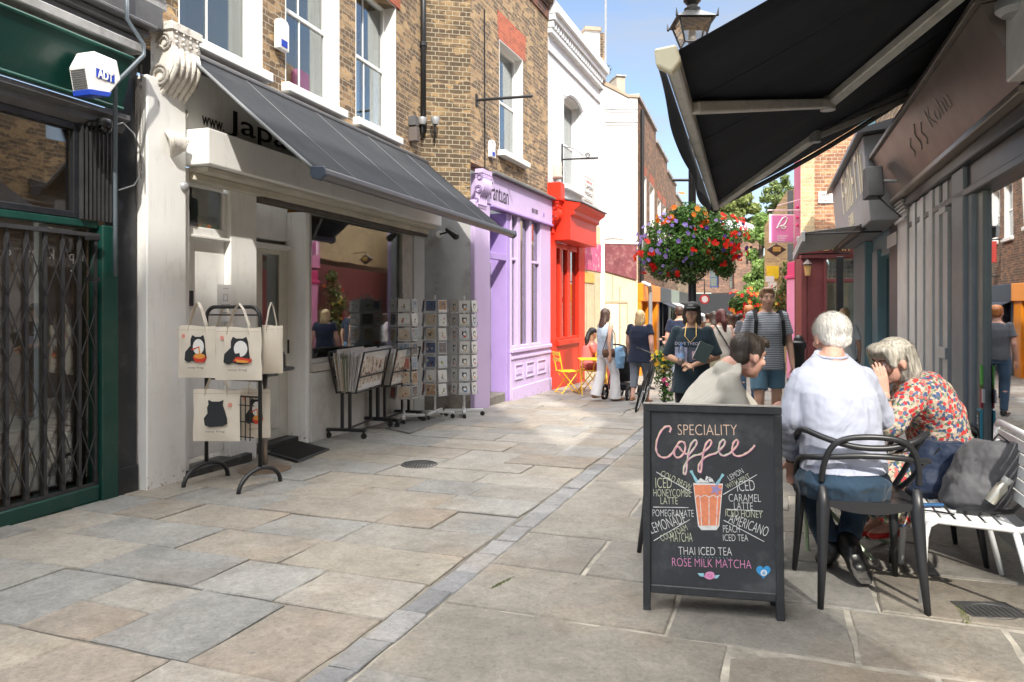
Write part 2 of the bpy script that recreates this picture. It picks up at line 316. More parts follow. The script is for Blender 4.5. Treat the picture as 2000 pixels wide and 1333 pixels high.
# ---------------------------------------------------------------- ground and paving
KO=Vector((-.651,3.039,0)); KA=Vector((.351,.936,0)).normalized(); KB=Vector((KA.y,-KA.x,0))   # along street, across to the right
def kw(p,q,dz=0):
    v=KO+KA*q+KB*p; return (v.x,v.y,gz(v.y)+dz)
def slab_mat():
    m,nt,bs=nodes('york_stone'); at=N(nt,'Attribute'); at.attribute_name='Col'
    out,fac,tc=vary(nt,at.outputs['Color'],.20,1.7,detail=9)
    n1=N(nt,'TexNoise'); setin(n1,Scale=38,Detail=9,Roughness=.8); nt.links.new(tc.outputs['Object'],n1.inputs['Vector'])
    r1=N(nt,'MapRange'); setin(r1,From_Min=.2,From_Max=.8,To_Min=.62,To_Max=1.36); nt.links.new(n1.outputs['Fac'],r1.inputs[0])
    m1=N(nt,'Mix',data_type='RGBA',blend_type='MULTIPLY'); m1.inputs[0].default_value=1; nt.links.new(out,m1.inputs[6]); nt.links.new(r1.outputs[0],m1.inputs[7])
    # rusty bloom at places
    n5=N(nt,'TexNoise'); setin(n5,Scale=1.3,Detail=6,Roughness=.6); mo=N(nt,'Mapping'); mo.inputs['Location'].default_value=(7,3,1); nt.links.new(tc.outputs['Object'],mo.inputs[0]); nt.links.new(mo.outputs[0],n5.inputs['Vector'])
    r5=N(nt,'MapRange'); setin(r5,From_Min=.52,From_Max=.72,To_Min=0,To_Max=.38); nt.links.new(n5.outputs['Fac'],r5.inputs[0])
    m5=N(nt,'Mix',data_type='RGBA',blend_type='MULTIPLY'); nt.links.new(r5.outputs[0],m5.inputs[0]); nt.links.new(m1.outputs[2],m5.inputs[6]); m5.inputs[7].default_value=(.98,.74,.52,1)
    # dark pits and scuffs
    n6=N(nt,'TexNoise'); setin(n6,Scale=9,Detail=10,Roughness=.8,Distortion=1.2); nt.links.new(tc.outputs['Object'],n6.inputs['Vector'])
    r6=N(nt,'MapRange'); setin(r6,From_Min=.60,From_Max=.68,To_Min=0,To_Max=.34); nt.links.new(n6.outputs['Fac'],r6.inputs[0])
    m6=N(nt,'Mix',data_type='RGBA'); nt.links.new(r6.outputs[0],m6.inputs[0]); nt.links.new(m5.outputs[2],m6.inputs[6]); m6.inputs[7].default_value=(.10,.095,.085,1)
    v7=N(nt,'TexVoronoi'); setin(v7,Scale=5.5); nt.links.new(tc.outputs['Object'],v7.inputs['Vector'])   # old chewing gum
    r7=N(nt,'MapRange'); setin(r7,From_Min=.06,From_Max=.085,To_Min=.65,To_Max=0); nt.links.new(v7.outputs['Distance'],r7.inputs[0])
    s7=N(nt,'SeparateColor'); nt.links.new(v7.outputs['Color'],s7.inputs[0]); g7=N(nt,'Math',operation='GREATER_THAN'); g7.inputs[1].default_value=.86; nt.links.new(s7.outputs[0],g7.inputs[0])
    mm=N(nt,'Math',operation='MULTIPLY'); nt.links.new(r7.outputs[0],mm.inputs[0]); nt.links.new(g7.outputs[0],mm.inputs[1])
    m7=N(nt,'Mix',data_type='RGBA'); nt.links.new(mm.outputs[0],m7.inputs[0]); nt.links.new(m6.outputs[2],m7.inputs[6]); m7.inputs[7].default_value=(.09,.088,.085,1)
    n8=N(nt,'TexNoise'); setin(n8,Scale=6,Detail=10,Roughness=.85,Distortion=.6); nt.links.new(tc.outputs['Object'],n8.inputs['Vector']); r8=N(nt,'MapRange'); setin(r8,From_Min=.32,From_Max=.68,To_Min=.66,To_Max=1.22); nt.links.new(n8.outputs['Fac'],r8.inputs[0])
    n9=N(nt,'TexVoronoi'); setin(n9,Scale=70); nt.links.new(tc.outputs['Object'],n9.inputs['Vector']); s9=N(nt,'SeparateColor'); nt.links.new(n9.outputs['Color'],s9.inputs[0]); r9=N(nt,'MapRange'); setin(r9,From_Min=0,From_Max=.14,To_Min=.82,To_Max=1); nt.links.new(s9.outputs[0],r9.inputs[0])
    p8=N(nt,'Math',operation='MULTIPLY'); nt.links.new(r8.outputs[0],p8.inputs[0]); nt.links.new(r9.outputs[0],p8.inputs[1])
    m8=N(nt,'Mix',data_type='RGBA',blend_type='MULTIPLY'); m8.inputs[0].default_value=1; nt.links.new(m7.outputs[2],m8.inputs[6]); nt.links.new(p8.outputs[0],m8.inputs[7])
    nt.links.new(m8.outputs[2],bs.inputs['Base Color'])
    rr=N(nt,'MapRange'); setin(rr,To_Min=.55,To_Max=.85); nt.links.new(n1.outputs['Fac'],rr.inputs[0]); nt.links.new(rr.outputs[0],bs.inputs['Roughness']); bs.inputs['Specular IOR Level'].default_value=.35
    ah=N(nt,'Math',operation='MULTIPLY_ADD'); nt.links.new(n6.outputs['Fac'],ah.inputs[0]); ah.inputs[1].default_value=-.6; nt.links.new(n1.outputs['Fac'],ah.inputs[2])
    bump(nt,bs,ah.outputs[0],.7,.010); return m
STONE=slab_mat()
mb=MB()
ys=[-30,-15,0,8,16,22,60,140,400]
for i in range(len(ys)-1):
    a,b=ys[i],ys[i+1]; k=300
    mb.quad((-k,a,gz(a)-.03),(k,a,gz(a)-.03),(k,b,gz(b)-.03),(-k,b,gz(b)-.03))
tag(mb.build('ground',M('ground_dirt',(.20,.19,.17),.95,.25,1.5,.3)),kind='structure')
pal=[(.35,.32,.27),(.33,.31,.27),(.305,.30,.278),(.29,.288,.272),(.355,.315,.25),(.335,.285,.228),(.38,.35,.30),(.33,.29,.235),(.31,.305,.28),(.325,.305,.265)]
def slab(mb,p0,p1,q0,q1,g,cols,zj=.004):
    j=lambda:rnd.uniform(-.010,.010); z=rnd.uniform(-zj,zj)*1.3; c=rnd.choice(cols); k=rnd.uniform(.93,1.08); g_=sum(c)/3; c=tuple((g_+(v-g_)*.80)*k*.78 for v in c)
    pts=[(p0+g+j(),q0+g+j()),(p1-g+j(),q0+g+j()),(p1-g+j(),q1-g+j()),(p0+g+j(),q1-g+j())]
    cx=sum(a for a,b in pts)/4; cy=sum(b for a,b in pts)/4
    # worn outline: subdivide sides and jitter
    o=[]
    for i in range(4):
        a=pts[i];b=pts[(i+1)%4]; L=math.hypot(b[0]-a[0],b[1]-a[1]); n=max(2,int(L/.14))
        for s in range(n):
            t=s/n; e=.0065 if s else .004
            o.append((a[0]+(b[0]-a[0])*t+rnd.uniform(-e,e),a[1]+(b[1]-a[1])*t+rnd.uniform(-e,e)))
    n=len(o); tilt=(rnd.uniform(-.004,.004),rnd.uniform(-.004,.004))
    top=[]; low=[]; base=[]
    for a,b in o:
        dx,dy=a-cx,b-cy; L=math.hypot(dx,dy); f=1-.010/max(L,.05); zz=z+tilt[0]*dx+tilt[1]*dy
        top.append(kw(cx+dx*f,cy+dy*f,zz)); low.append(kw(a,b,zz-.006)); base.append(kw(a,b,-.028))
    mb.add(top+low+base,[list(range(n))]+[(i,n+i,n+(i+1)%n,(i+1)%n) for i in range(n)]+[(n+i,2*n+i,2*n+(i+1)%n,n+(i+1)%n) for i in range(n)],c)
mb=MB(); q=-5.0
while q<19.5:
    d=rnd.choice([.44,.5,.56,.6,.48,.66]); p=-.10
    cut=rnd.uniform(.45,1.0)
    while p>-6.4:
        Ld=rnd.choice([.45,.6,.7,.8,.92,.55,1.02]); 
        if p>-.2: Ld=cut
        if rnd.random()<.10 and d>.6:
            slab(mb,p-Ld,p,q,q+d*.5,.004,pal); slab(mb,p-Ld,p,q+d*.5,q+d,.004,pal)
        else: slab(mb,p-Ld,p,q,q+d,.0045,pal)
        p-=Ld
    q+=d
pal2=[(.29,.265,.22),(.275,.258,.225),(.31,.282,.235),(.27,.26,.235),(.30,.265,.21)]
q=-5.0
while q<19.5:
    d=rnd.choice([.52,.6,.68,.62,.74]); p=.085
    while p<7:
        Ld=rnd.choice([.65,.8,.95,1.1,.55])
        if q<0: Ld*=1.25
        slab(mb,p,p+Ld,q,q+d,.007 if p<1.4 else .013,pal2); p+=Ld
    q+=d
tag(mb.build('paving',STONE),kind='structure')
# granite sett channel
mb=MB(); q=-5
while q<19.5:
    d=rnd.uniform(.22,.34); slab(mb,-.085,.075,q,q+d,.005,[(.26,.265,.27),(.31,.31,.31),(.22,.225,.235),(.34,.335,.33)],.003); q+=d
tag(mb.build('kerb_setts',STONE),kind='structure')
# mortar sheet just under the slab tops
mb=MB()
for (p0,p1,mname,c,dz) in ((-6.6,-.09,'joint_mortar',(.16,.145,.12),-.011),(-.09,.08,'joint_mortar',(.22,.2,.17),-.010),(.08,7.2,'light_mortar',(.29,.27,.23),-.0065)):
    b=MB()
    for i in range(25): b.quad(kw(p0,-5+i,dz),kw(p1,-5+i,dz),kw(p1,-4+i,dz),kw(p0,-4+i,dz))
    tag(b.build('joint_bed',M(mname,c,.95,.55,5,.6,dirt=((.09,.085,.075),.8),dscale=4)),kind='structure')
# far paving: plainer, seen only between the walkers
mb=MB(); q=19.5
while q<60:
    d=.7; p=-9
    while p<9:
        L=rnd.uniform(.6,1.2); slab(mb,p,p+L,q,q+d,.006,pal2); p+=L
    q+=d
tag(mb.build('far_paving',STONE),kind='structure')
IRON=M('cast_iron',(.07,.07,.07),.55,.3,14,.5,metal=.4)
# covers
c=G(819,908); r=empty('manhole_cover',c,0,'round dark iron cover set in the paving left of the sett channel','manhole cover')
mb=MB(); mb.lathe([(0,.002),(.165,.002),(.165,.009),(.178,.009),(.185,.004),(.185,-.02)],n=36)
mb.build('rim',IRON,r); mb=MB()
for i in range(-5,6):
    for j in range(-5,6):
        if i*i+j*j<27: mb.box(i*.027-.009,i*.027+.009,j*.027-.009,j*.027+.009,.002,.0065)
mb.build('tread_plate',IRON,r)
a,b2,c2,d2=G(1875,1178),G(1985,1180),G(2003,1219),G(1896,1216)
ctr=(a+b2+c2+d2)/4; dx=(b2-a); rz=math.atan2(dx.y,dx.x)
r=empty('drain_cover',ctr,rz,'square iron cover with cast lettering panel near the white slatted seat','drain cover')
w_=dx.length/2; h_=(d2-a).length/2
mb=MB(); mb.box(-w_,w_,-h_,h_,-.02,.006); mb.build('plate',IRON,r,bev=.004)
mb=MB(); mb.tube([(w_*.78*math.cos(t),h_*.72*math.sin(t),.007) for t in [2*PI*k/40 for k in range(40)]],.0035,6,closed=True)
for k in range(-5,6):
    hh=h_*.5*math.sqrt(max(0,1-(k/6.2)**2)); mb.box(k*.026-.005,k*.026+.005,-hh,hh,.006,.0095)
mb.build('raised_pattern',IRON,r)
# moss at the cover's edge
mb=MB()
for i in range(260):
    t=rnd.random(); p=d2.lerp(a,t)+Vector((rnd.uniform(-.035,-.002),rnd.uniform(-.01,.01),0)); s=rnd.uniform(.004,.010); h=rnd.uniform(.003,.012)
    an=rnd.uniform(0,PI); dxx,dyy=math.cos(an)*s,math.sin(an)*s
    mb.add([(p.x-dxx,p.y-dyy,p.z),(p.x+dxx,p.y+dyy,p.z),(p.x+rnd.uniform(-s,s),p.y,p.z+h)],[(0,1,2)],rnd.choice([(.12,.16,.03),(.2,.2,.05),(.09,.13,.03)]))
b0,b1=G(960,1150),G(1003,1128)
for i in range(160):
    t=rnd.random(); p=b0.lerp(b1,t)+Vector((rnd.uniform(-.01,.01),rnd.uniform(-.01,.01),0)); s=rnd.uniform(.003,.008); h=rnd.uniform(.003,.010)
    mb.add([(p.x-s,p.y,p.z-.004),(p.x+s,p.y,p.z-.004),(p.x+rnd.uniform(-s,s),p.y,p.z+h)],[(0,1,2)],rnd.choice([(.10,.16,.03),(.14,.17,.05)]))
tag(mb.build('moss',LEAF),kind='stuff')
# ---------------------------------------------------------------- facade helpers
def wall_open(mb,x0,x1,z0,z1,ops,y0=0,y1=.3,c=None,top=None):
    "wall sheet with rectangular openings and their reveals"
    xs=sorted({x0,x1,*[v for o in ops for v in o[:2] if x0<v<x1]}); zs=sorted({z0,z1,*[v for o in ops for v in o[2:4] if z0<v<z1]})
    for i in range(len(xs)-1):
        for k in range(len(zs)-1):
            a,b,d,e=xs[i],xs[i+1],zs[k],zs[k+1]; mx_,mz=(a+b)/2,(d+e)/2
            if any(o[0]<mx_<o[1] and o[2]<mz<o[3] for o in ops): continue
            for y in (y0,y1): mb.quad((a,y,d),(b,y,d),(b,y,e),(a,y,e),c)
    for o in list(ops)+[(x0,x1,z0,z1)]:
        a,b,d,e=max(o[0],x0),min(o[1],x1),max(o[2],z0),min(o[3],z1)
        mb.quad((a,y0,d),(a,y1,d),(a,y1,e),(a,y0,e),c); mb.quad((b,y0,d),(b,y1,d),(b,y1,e),(b,y0,e),c)
        mb.quad((a,y0,d),(b,y0,d),(b,y1,d),(a,y1,d),c); mb.quad((a,y0,e),(b,y0,e),(b,y1,e),(a,y1,e),c)
    return mb
CURT=M('net_curtain',(.62,.66,.66),.9,.1,3,.1)
def sash(par,x0,x1,z0,z1,y=.12,fm=None,bars=1,reveal=None,yw=0,curtain=True,sill=True,open_=0,fw=.05,dark=False,silld=.1):
    "sash window: frame, panes, sill, curtain, reveal"
    fm=fm or WHITE2
    mb=MB(); mb.box(x0,x0+fw,y,y+.08,z0,z1); mb.box(x1-fw,x1,y,y+.08,z0,z1); mb.box(x0+fw,x1-fw,y+.001,y+.081,z0,z0+fw*1.3); mb.box(x0+fw,x1-fw,y+.001,y+.081,z1-fw,z1)
    zm=(z0+z1)/2
    mb.box(x0+fw,x1-fw,y+.005,y+.065,zm-.025,zm+.025)
    for b in range(bars):
        xb=x0+(x1-x0)*(b+1)/(bars+1); mb.box(xb-.012,xb+.012,y+.02,y+.05,z0+fw,zm-.025); mb.box(xb-.012,xb+.012,y+.035,y+.065,zm+.025,z1-fw)
    f=mb.build('window',fm,par,bev=.006)
    mb=MB(); mb.box(x0+fw*.8,x1-fw*.8,y+.030,y+.034,z0+fw,zm); mb.box(x0+fw*.8,x1-fw*.8,y+.046,y+.05,zm+.001,z1-fw*.8); mb.build('pane',GLASS,f)
    if sill:
        mb=MB(); mb.box(x0-.07,x1+.07,yw-silld,y+.02,z0-.11,z0-.003); mb.build('sill',WHITE,f,bev=.012)
    if reveal:
        mb=MB(); t=.012
        mb.box(x0-.001,x0+t-.001,yw-.004,y-.002,z0,z1); mb.box(x1-t+.001,x1+.001,yw-.004,y-.002,z0,z1); mb.box(x0+t,x1-t,yw-.004,y-.002,z1-t,z1+.001)
        mb.build('reveal',reveal,f)
    if curtain:
        mb=MB(); n=14
        for (a,b,yy) in ((x0+.03,x0+(x1-x0)*.40,y+.16),(x0+(x1-x0)*.60,x1-.03,y+.16)):
            vs=[];
            for i in range(n+1):
                xx=a+(b-a)*i/n; dy=.018*math.sin(i*1.9)
                vs+=[(xx,yy+dy,z0),(xx,yy+dy,z1)]
            mb.add(vs,[(2*i,2*i+2,2*i+3,2*i+1) for i in range(n)])
        mb.build('curtain',CURT,f,smooth=True)
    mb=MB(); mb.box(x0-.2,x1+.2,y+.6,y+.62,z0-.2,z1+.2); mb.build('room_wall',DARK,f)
    return f
def scroll(par,F,x0,x1,z0,z1,depth,mat,y=0,name='console'):
    "S-shaped console bracket seen from the side as a profile, with raised volutes"
    H=z1-z0; pr=[]
    for i in range(25):
        t=i/24; zz=z1-H*t
        d=depth*(.97-.05*math.sin(t*6)) if t<.22 else depth*(.50+.42*math.cos((t-.22)/.78*PI)*1.0+.16*math.sin((t-.22)/.78*2*PI))
        pr.append((y-max(d,.04),zz))
    poly=[(y,z1)]+pr+[(y,z0)]
    mb=MB(); mb.prism(poly,'x',x0,x1)
    for sx in (x0-.008,x1+.008):
        for (cz,r,dd) in ((z1-H*.16,H*.10,depth*.62),(z1-H*.5,H*.12,depth*.45),(z1-H*.8,H*.07,depth*.2)):
            for q in range(2): mb.tube([(sx,y-dd+math.cos(a)*r*(1-a/18),cz+math.sin(a)*r*(1-a/18)) for a in [k*.45 for k in range(26)]],r*.16,6)
    n=5
    for i in range(n):
        xx=x0+(x1-x0)*(i+.5)/n
        mb.tube([(xx,a[0]-.006,a[1]) for a in pr[5:23]],(x1-x0)/n*.36,6)
    mb.box(x0-.02,x1+.02,y-depth*1.02,y,z1-.03,z1+.04)
    for i in range(4):
        for k in range(3): mb.ell((x0+(x1-x0)*(i+.5)/4,y-depth*.98,z1-H*.05-k*H*.05),(.016,.012,.016),6,4)
    return mb.build(name,mat,par,bev=.004)
def prof(par,name,mat,pts,x0,x1,bev=0): return MB().prism(pts,'x',x0,x1).build(name,mat,par,bev=bev)
# ---------------------------------------------------------------- LEFT SIDE: green shop and white shop share one front line
LW=Fr((-3.26,5.886,gz(5.886)),(.32,1))
GREEN=M('green_gloss',(.003,.042,.032),.38,.2,4,.06,coat=.1,dirt=((.03,.06,.05),.5),dscale=6)
NAVYB=M('black_gloss',(.014,.016,.020),.3,.25,5,.05,dirt=((.08,.08,.08),.35),dscale=8)
GZ=lambda x: LW.gr(x)
r=empty('green_shop',LW.o,LW.rz,'dark green shopfront with folding lattice gate at the left edge','shop'); GS=r
xL=LW.x(0)-2.2; xg0=LW.x(190); xg1=LW.x(222); xb=LW.x(264)
zf0=LW.z(235,218,-.12); zf1=LW.z(258,112,-.24)
prof(r,'fascia',GREEN,[(-.10,zf0),(-.13,zf0),(-.25,zf1),(-.10,zf1+.02)],xL,LW.x(236,-.12))
m2=M('green_trim',(.012,.085,.065),.45,.1,5,.02)
mb=MB(); xe=LW.x(236,-.12)
for (y,z) in ((-.137,zf0+.02),(-.247,zf1-.012)): mb.tube([(xL,y,z),(xe,y,z)],.016,8)
mb.build('fascia_moulding',m2,r)
zr=LW.z(100,437); zw1=LW.z(100,206)
GW=M('worn_grey_paint',(.36,.36,.36),.6,.3,4,.1,dirt=((.10,.09,.08),.8),dscale=3)
GD=M('dark_grey_paint',(.10,.10,.105),.5,.3,5,.1)
xs_=LW.x(278)
mb=MB(); z0=zf1+.05; mb.box(xL,LW.x(272,-.22),-.27,-.02,z0,z0+.075); mb.build('cornice',GW,r,bev=.008)
mb=MB(); mb.box(xL,xb,-.10,.0,z0+.077,z0+.20); mb.box(xL,xb,-.16,0,z0+.202,z0+.26); mb.box(xL,LW.x(285),-.19,0,z0+.30,z0+.50); mb.box(xL,LW.x(268),-.23,0,z0+.262,z0+.30); mb.build('shutter_box',GD,r,bev=.01)
mb=MB(); mb.box(xL,LW.x(300),-.15,0,z0+.503,z0+.60); mb.box(xL,LW.x(292),-.18,0,z0+.602,z0+.66);mb.build('upper_ledge',GW,r,bev=.01)
prof(r,'soffit_moulding',GD,[(0,zf0-.012),(-.12,zf0-.012),(-.12,zf0-.05),(-.07,zf0-.075),(-.07,zf0-.12),(-.02,zf0-.16),(0,zf0-.16)],xL,LW.x(232))
mb=MB(); mb.box(xg0,xg1,-.055,.1,LW.gr(xg0)-.03,zr+.03); mb.box(xL,xg0,-.02,.08,zr-.0,zr+.06); mb.box(xL,xg0-.001,-.03,.12,LW.z(100,990)-.05,LW.z(100,972)); mb.box(xL,xg0-.001,-.045,.10,LW.gr(xg0)-.2,LW.z(100,990)-.051)
mb.build('green_frame',GREEN,r,bev=.008)
mb=MB(); mb.box(xg1+.002,xb-.01,-.03,.1,LW.gr(xg1)-.03,z0+.05); mb.box(xg1+.002,xb-.01,-.045,-.03,LW.gr(xg1)-.03,.22); mb.build('black_pilaster',NAVYB,r,bev=.006)
# transom window with dark bars
xt1=LW.x(140); zb0=zr+.062; zb1=zf0-.165
mb=MB(); mb.box(xt1,xt1+.05,-.02,.06,zb0,zb1); mb.box(xL,xt1,-.02,.06,zb0,zb0+.05); mb.box(xL,xt1,-.02,.06,zb1-.05,zb1); mb.build('transom_frame',NAVYB,r,bev=.004)
mb=MB(); mb.box(xL,xt1,.02,.026,zb0+.05,zb1-.05); mb.build('transom_pane',GLASSD,r)
mb=MB(); n=9; xa=xt1+.055; xc=xg1-.03
for i in range(n): xx=xa+(xc-xa)*i/(n-1); mb.box(xx-.007,xx+.007,-.05,-.02,zb0,zb1)
for z in (zb0+.25,zb1-.2): mb.box(xa,xc,-.018,-.008,z,z+.02)
mb.build('folded_grille',M('gate_black',(.035,.035,.038),.5,.3,9,.1),r)
# gate
gate=MB(); zg0=LW.z(100,962); zg1=LW.z(100,455); sp=.145; n=int((xg0-xL)/sp)
for i in range(n+1):
    xx=xg0-.02-i*sp
    gate.box(xx-.013,xx+.013,-.012,.010,zg0,zg1)
    gate.box(xx-.016,xx+.016,-.016,.012,zg0-.01,zg0+.05)
H_=zg1-zg0
for b0 in (.02,.27,.52,.76):
    for i in range(n):
        xx=xg0-.02-i*sp; za=zg0+H_*b0; zb=za+H_*.20
        for (p,q) in ((za,zb),(zb,za)):
            if (p<q): gate.hexa([(xx,-.020,p-.008),(xx-sp,-.020,q-.008),(xx-sp,-.014,q-.008),(xx,-.014,p-.008),(xx,-.020,p+.014),(xx-sp,-.020,q+.014),(xx-sp,-.014,q+.014),(xx,-.014,p+.014)])
            else: gate.hexa([(xx,-.026,p-.008),(xx-sp,-.026,q-.008),(xx-sp,-.0205,q-.008),(xx,-.0205,p-.008),(xx,-.026,p+.014),(xx-sp,-.026,q+.014),(xx-sp,-.0205,q+.014),(xx,-.0205,p+.014)])
gate.box(xL,xg0,-.03,.02,zg1,zg1+.03); gate.box(xL,xg0,-.008,.012,zg0-.04,zg0-.012)
gate.build('lattice_gate',M('gate_black',(.03,.03,.03)),r)
mb=MB(); mb.box(xL,xg0,.10,.108,zg0-.05,zr); mb.build('shop_window',GLASSD,r)
vin=M('white_vinyl',(.8,.8,.8),.6,0,5,0)
for k,ch in enumerate('ip k n oc o'):
    if ch!=' ':
        o=text('window_lettering',ch,vin,r,(LW.x(165,.09)-k*.085,.094,LW.z(100,520)+.06),.11,rot=(R(90),0,0)); o.scale=(-1,1,1)
# interior: floor, back wall, counter, shelf
mb=MB(); mb.box(xL,xb,2.6,2.65,-.1,3); mb.box(xL,xb,.1,2.6,-.2,-.15); mb.box(xb-.06,xb,.1,2.6,-.15,3); mb.box(xL,xb,.1,2.6,3,3.05); mb.build('interior',M('shop_wall',(.20,.13,.085),.9,.3,2,0),r)
WOOD=M('brown_wood',(.34,.15,.055),.5,.3,3,.1)
mb=MB(); mb.box(xL,xg0-.25,.32,.85,-.1,.62); mb.build('counter',WOOD,r); mb=MB(); mb.box(xL,xg0-.12,.28,.87,.62,.66); mb.build('counter_top',M('pale_top',(.55,.55,.53),.3),r)
mb=MB(); mb.box(xL,xg0-.5,.9,1.1,1.38,1.41); mb.build('shelf',M('gold_wood',(.42,.30,.12),.4),r)
mb=MB(); mb.box(xg0-.30,xg0-.23,.25,.30,-.1,2.2); mb.build('post',WHITE,r)
for i in range(3):
    mb=MB(); xx=xg0-.55-i*.42; mb.lathe([(.0,1.41),(.06,1.41),(.085,1.5),(.07,1.6),(.03,1.66),(.0,1.67)],(xx,1.0,0),12); mb.build('jar',M('blue_jar',(.08,.12,.2),.3),r,smooth=True)
# brick above
mb=MB(); mb.box(xL-4,LW.x(350),.02,.3,z0+.665,8.6); mb.build('wall',BRICK,r)
# alarm box
def pts_at(F,y,ps): return [F.h(a,b,y) for a,b in ps]
hexp=pts_at(LW,-.44,[(171,128),(186,99),(231,118),(239,156),(214,188),(180,184)])
r=empty('alarm_box',LW.w(hexp[0][0],-.3,hexp[0][1]),LW.rz,'large white six-sided alarm box with blue base on the green fascia','alarm box'); ox,oz=hexp[0]
hp=[(a-ox,b-oz) for a,b in hexp]; 
PLA=M('white_plastic',(.78,.78,.76),.35,.04,6,.02); BLU=M('blue_plastic',(.02,.06,.42),.25,.05,6,0)
MB().prism(hp,'y',-.13,.04).build('casing',PLA,r,bev=.012,seg=2)
zb=min(p[1] for p in hp)
MB().prism([(hp[5][0]-.004,hp[5][1]-.006),(hp[4][0]+.004,hp[4][1]-.006),(hp[4][0]+.028,hp[4][1]+.035),(hp[5][0]-.012,hp[5][1]+.035)],'y',-.135,.035).build('strobe_base',BLU,r,bev=.004)
mb=MB()
for i in range(9):
    t=.12+.08*i; a=Vector((hp[0][0]+(hp[5][0]-hp[0][0])*t,0,hp[0][1]+(hp[5][1]-hp[0][1])*t)); mb.box(a.x-.006,a.x+.004,-.11,.02,a.z-.004,a.z+.004)
mb.build('louvre',GD,r)
a=LW.h(192,131,-.44); b=LW.h(226,162,-.44); cz=(a[1]+b[1])/2-oz
MB().box(a[0]-ox-.01,b[0]-ox-.005,-.1345,-.131,b[1]-oz-.005,a[1]-oz-.01).build('badge',BLU,r)
text('lettering','ADT',vin,r,(a[0]-ox+.0,-.136,(a[1]+b[1])/2-oz-.04),.1,width=b[0]-a[0]-.02,height=.065,off=.003)
# dome camera, conduit, chain
c=LW.w(*[LW.h(203,246,-.12)[0],-.12],LW.h(203,246,-.12)[1]); r=empty('security_camera',c,LW.rz,'black dome security camera under the green fascia','security camera')
MB().lathe([(0,.05),(.05,.05),(.062,.03),(.062,-.005),(.058,-.01),(0,-.01)],n=20).build('housing',BLACK,r,smooth=True,auto=40)
MB().ell((0,-.01,-.02),(.05,.05,.05),16,10).build('dome',M('black_dome',(.008,.008,.01),.06,0,3,0),r,smooth=True)
MB().box(-.03,.03,0,.14,.0,.05).build('bracket',BLACK,r)
r=empty('conduit_pipe',LW.w(LW.x(225,-.3),0,0),LW.rz,'slim blue grey conduit pipe bent round the alarm box and running down the black pilaster','pipe')
pp=[(247,-60,-.26),(248,38,-.26),(281,88,-.30),(281,108,-.30),(226,163,-.32),(225,172,-.3),(225,420,-.09),(225,540,-.09)]; x0=LW.x(225,-.3)
MB().tube([(LW.h(a,b,y)[0]-x0,y,LW.h(a,b,y)[1]) for a,b,y in pp],.016,10).build('pipe',M('blue_grey_paint',(.10,.125,.15),.4,.2,6,.05),r,smooth=True)
for py in (255,470,548): MB().box(-.03,.03,-.12,-.03,LW.z(225,py,-.09)-.015,LW.z(225,py,-.09)+.015).build('clip',BLACK,r)
r=empty('hanging_chain',LW.w(LW.x(272,-.14),-.16,0),LW.rz,'thin rusty chain hanging beside the white carved console','chain')
mb=MB(); za=LW.z(268,130,-.14); zb=LW.z(268,345,-.14); k=0; z=za
while z>zb:
    mb.tube([((.008 if k%2 else 0)*math.cos(q)+math.sin((z-za)*3)*.01,(0 if k%2 else .008)*math.cos(q),z+.016*math.sin(q)) for q in [2*PI*i/8 for i in range(8)]],.0028,5,closed=True); z-=.026; k+=1
for dx in (-.05,):
    z=za
    while z>LW.z(268,250,-.14):
        mb.tube([((.008 if k%2 else 0)*math.cos(q)+dx,(0 if k%2 else .008)*math.cos(q),z+.016*math.sin(q)) for q in [2*PI*i/8 for i in range(8)]],.0028,5,closed=True); z-=.026; k+=1
mb.build('chain_links',M('rust_metal',(.10,.085,.07),.6,.3,20,0,metal=.5),r)
mb=MB(); mb.tube([LW.w(*[LW.h(a,b,-.10)[0],-.10],LW.h(a,b,-.10)[1]) for a,b in ((205,250),(240,240),(262,262),(277,300),(278,335),(262,362),(232,372))],.006,6)
tag(mb.build('loose_cable',M('pale_cable',(.35,.36,.38),.5),None),'loose pale cable looping across the black pilaster below the dome camera','cable')
# ---------------------------------------------------------------- white shop
r=empty('white_shop',LW.w(LW.x(265),0,0),LW.rz,'white painted shop with long fascia box under three sash windows in yellow brick','shop'); WS=r; ox=LW.x(265)
X=lambda px,y=0: LW.x(px,y)-ox
Zv=lambda px,py,y=0: LW.z(px,py,y)
oz=r.location.z-LW.o.z     # root sits on the front line at ground level of the frame origin
xe=X(826); zbox0=Zv(407,320,-.34); zbox1=Zv(407,249,-.34); zaw=Zv(362,95,-.15)
for (a,b,y,nm) in ((X(265),X(343),-.12,'pilaster'),(X(447),X(499),-.02,'pilaster')):
    mb=MB(); top=zaw-.35 if nm=='pilaster' and y<-.1 else zbox0-.02
    mb.box(a,b,y,.25,GZ(a+ox)-.04,top); mb.build(nm,WHITE,r,bev=.01)
mb=MB(); mb.box(X(343)+.002,X(360),-.06,.25,GZ(X(343)+ox)-.04,zbox0-.01); mb.build('door_jamb',WHITE,r,bev=.006)
scroll(r,LW,X(290),X(345),Zv(310,240,-.15),Zv(310,32,-.3),.25,M('flaky_white',(.66,.63,.58),.75,.15,9,.4,dirt=((.20,.16,.12),.8),dscale=14),-.02)
mb=MB(); za=Zv(315,252,-.15); 
for i in range(7):
    t=(i-3)/3; mb.tube([(X(300)+.08+t*.07,-.13,za),(X(300)+.08+t*.085,-.20,za-.06),(X(300)+.08+t*.06,-.19,za-.13),(X(300)+.08+t*.015,-.13,za-.20)],[.02,.03,.026,.01],7)
mb.build('acanthus_drop',M('flaky_white',(.66,.63,.58)),r,smooth=True)
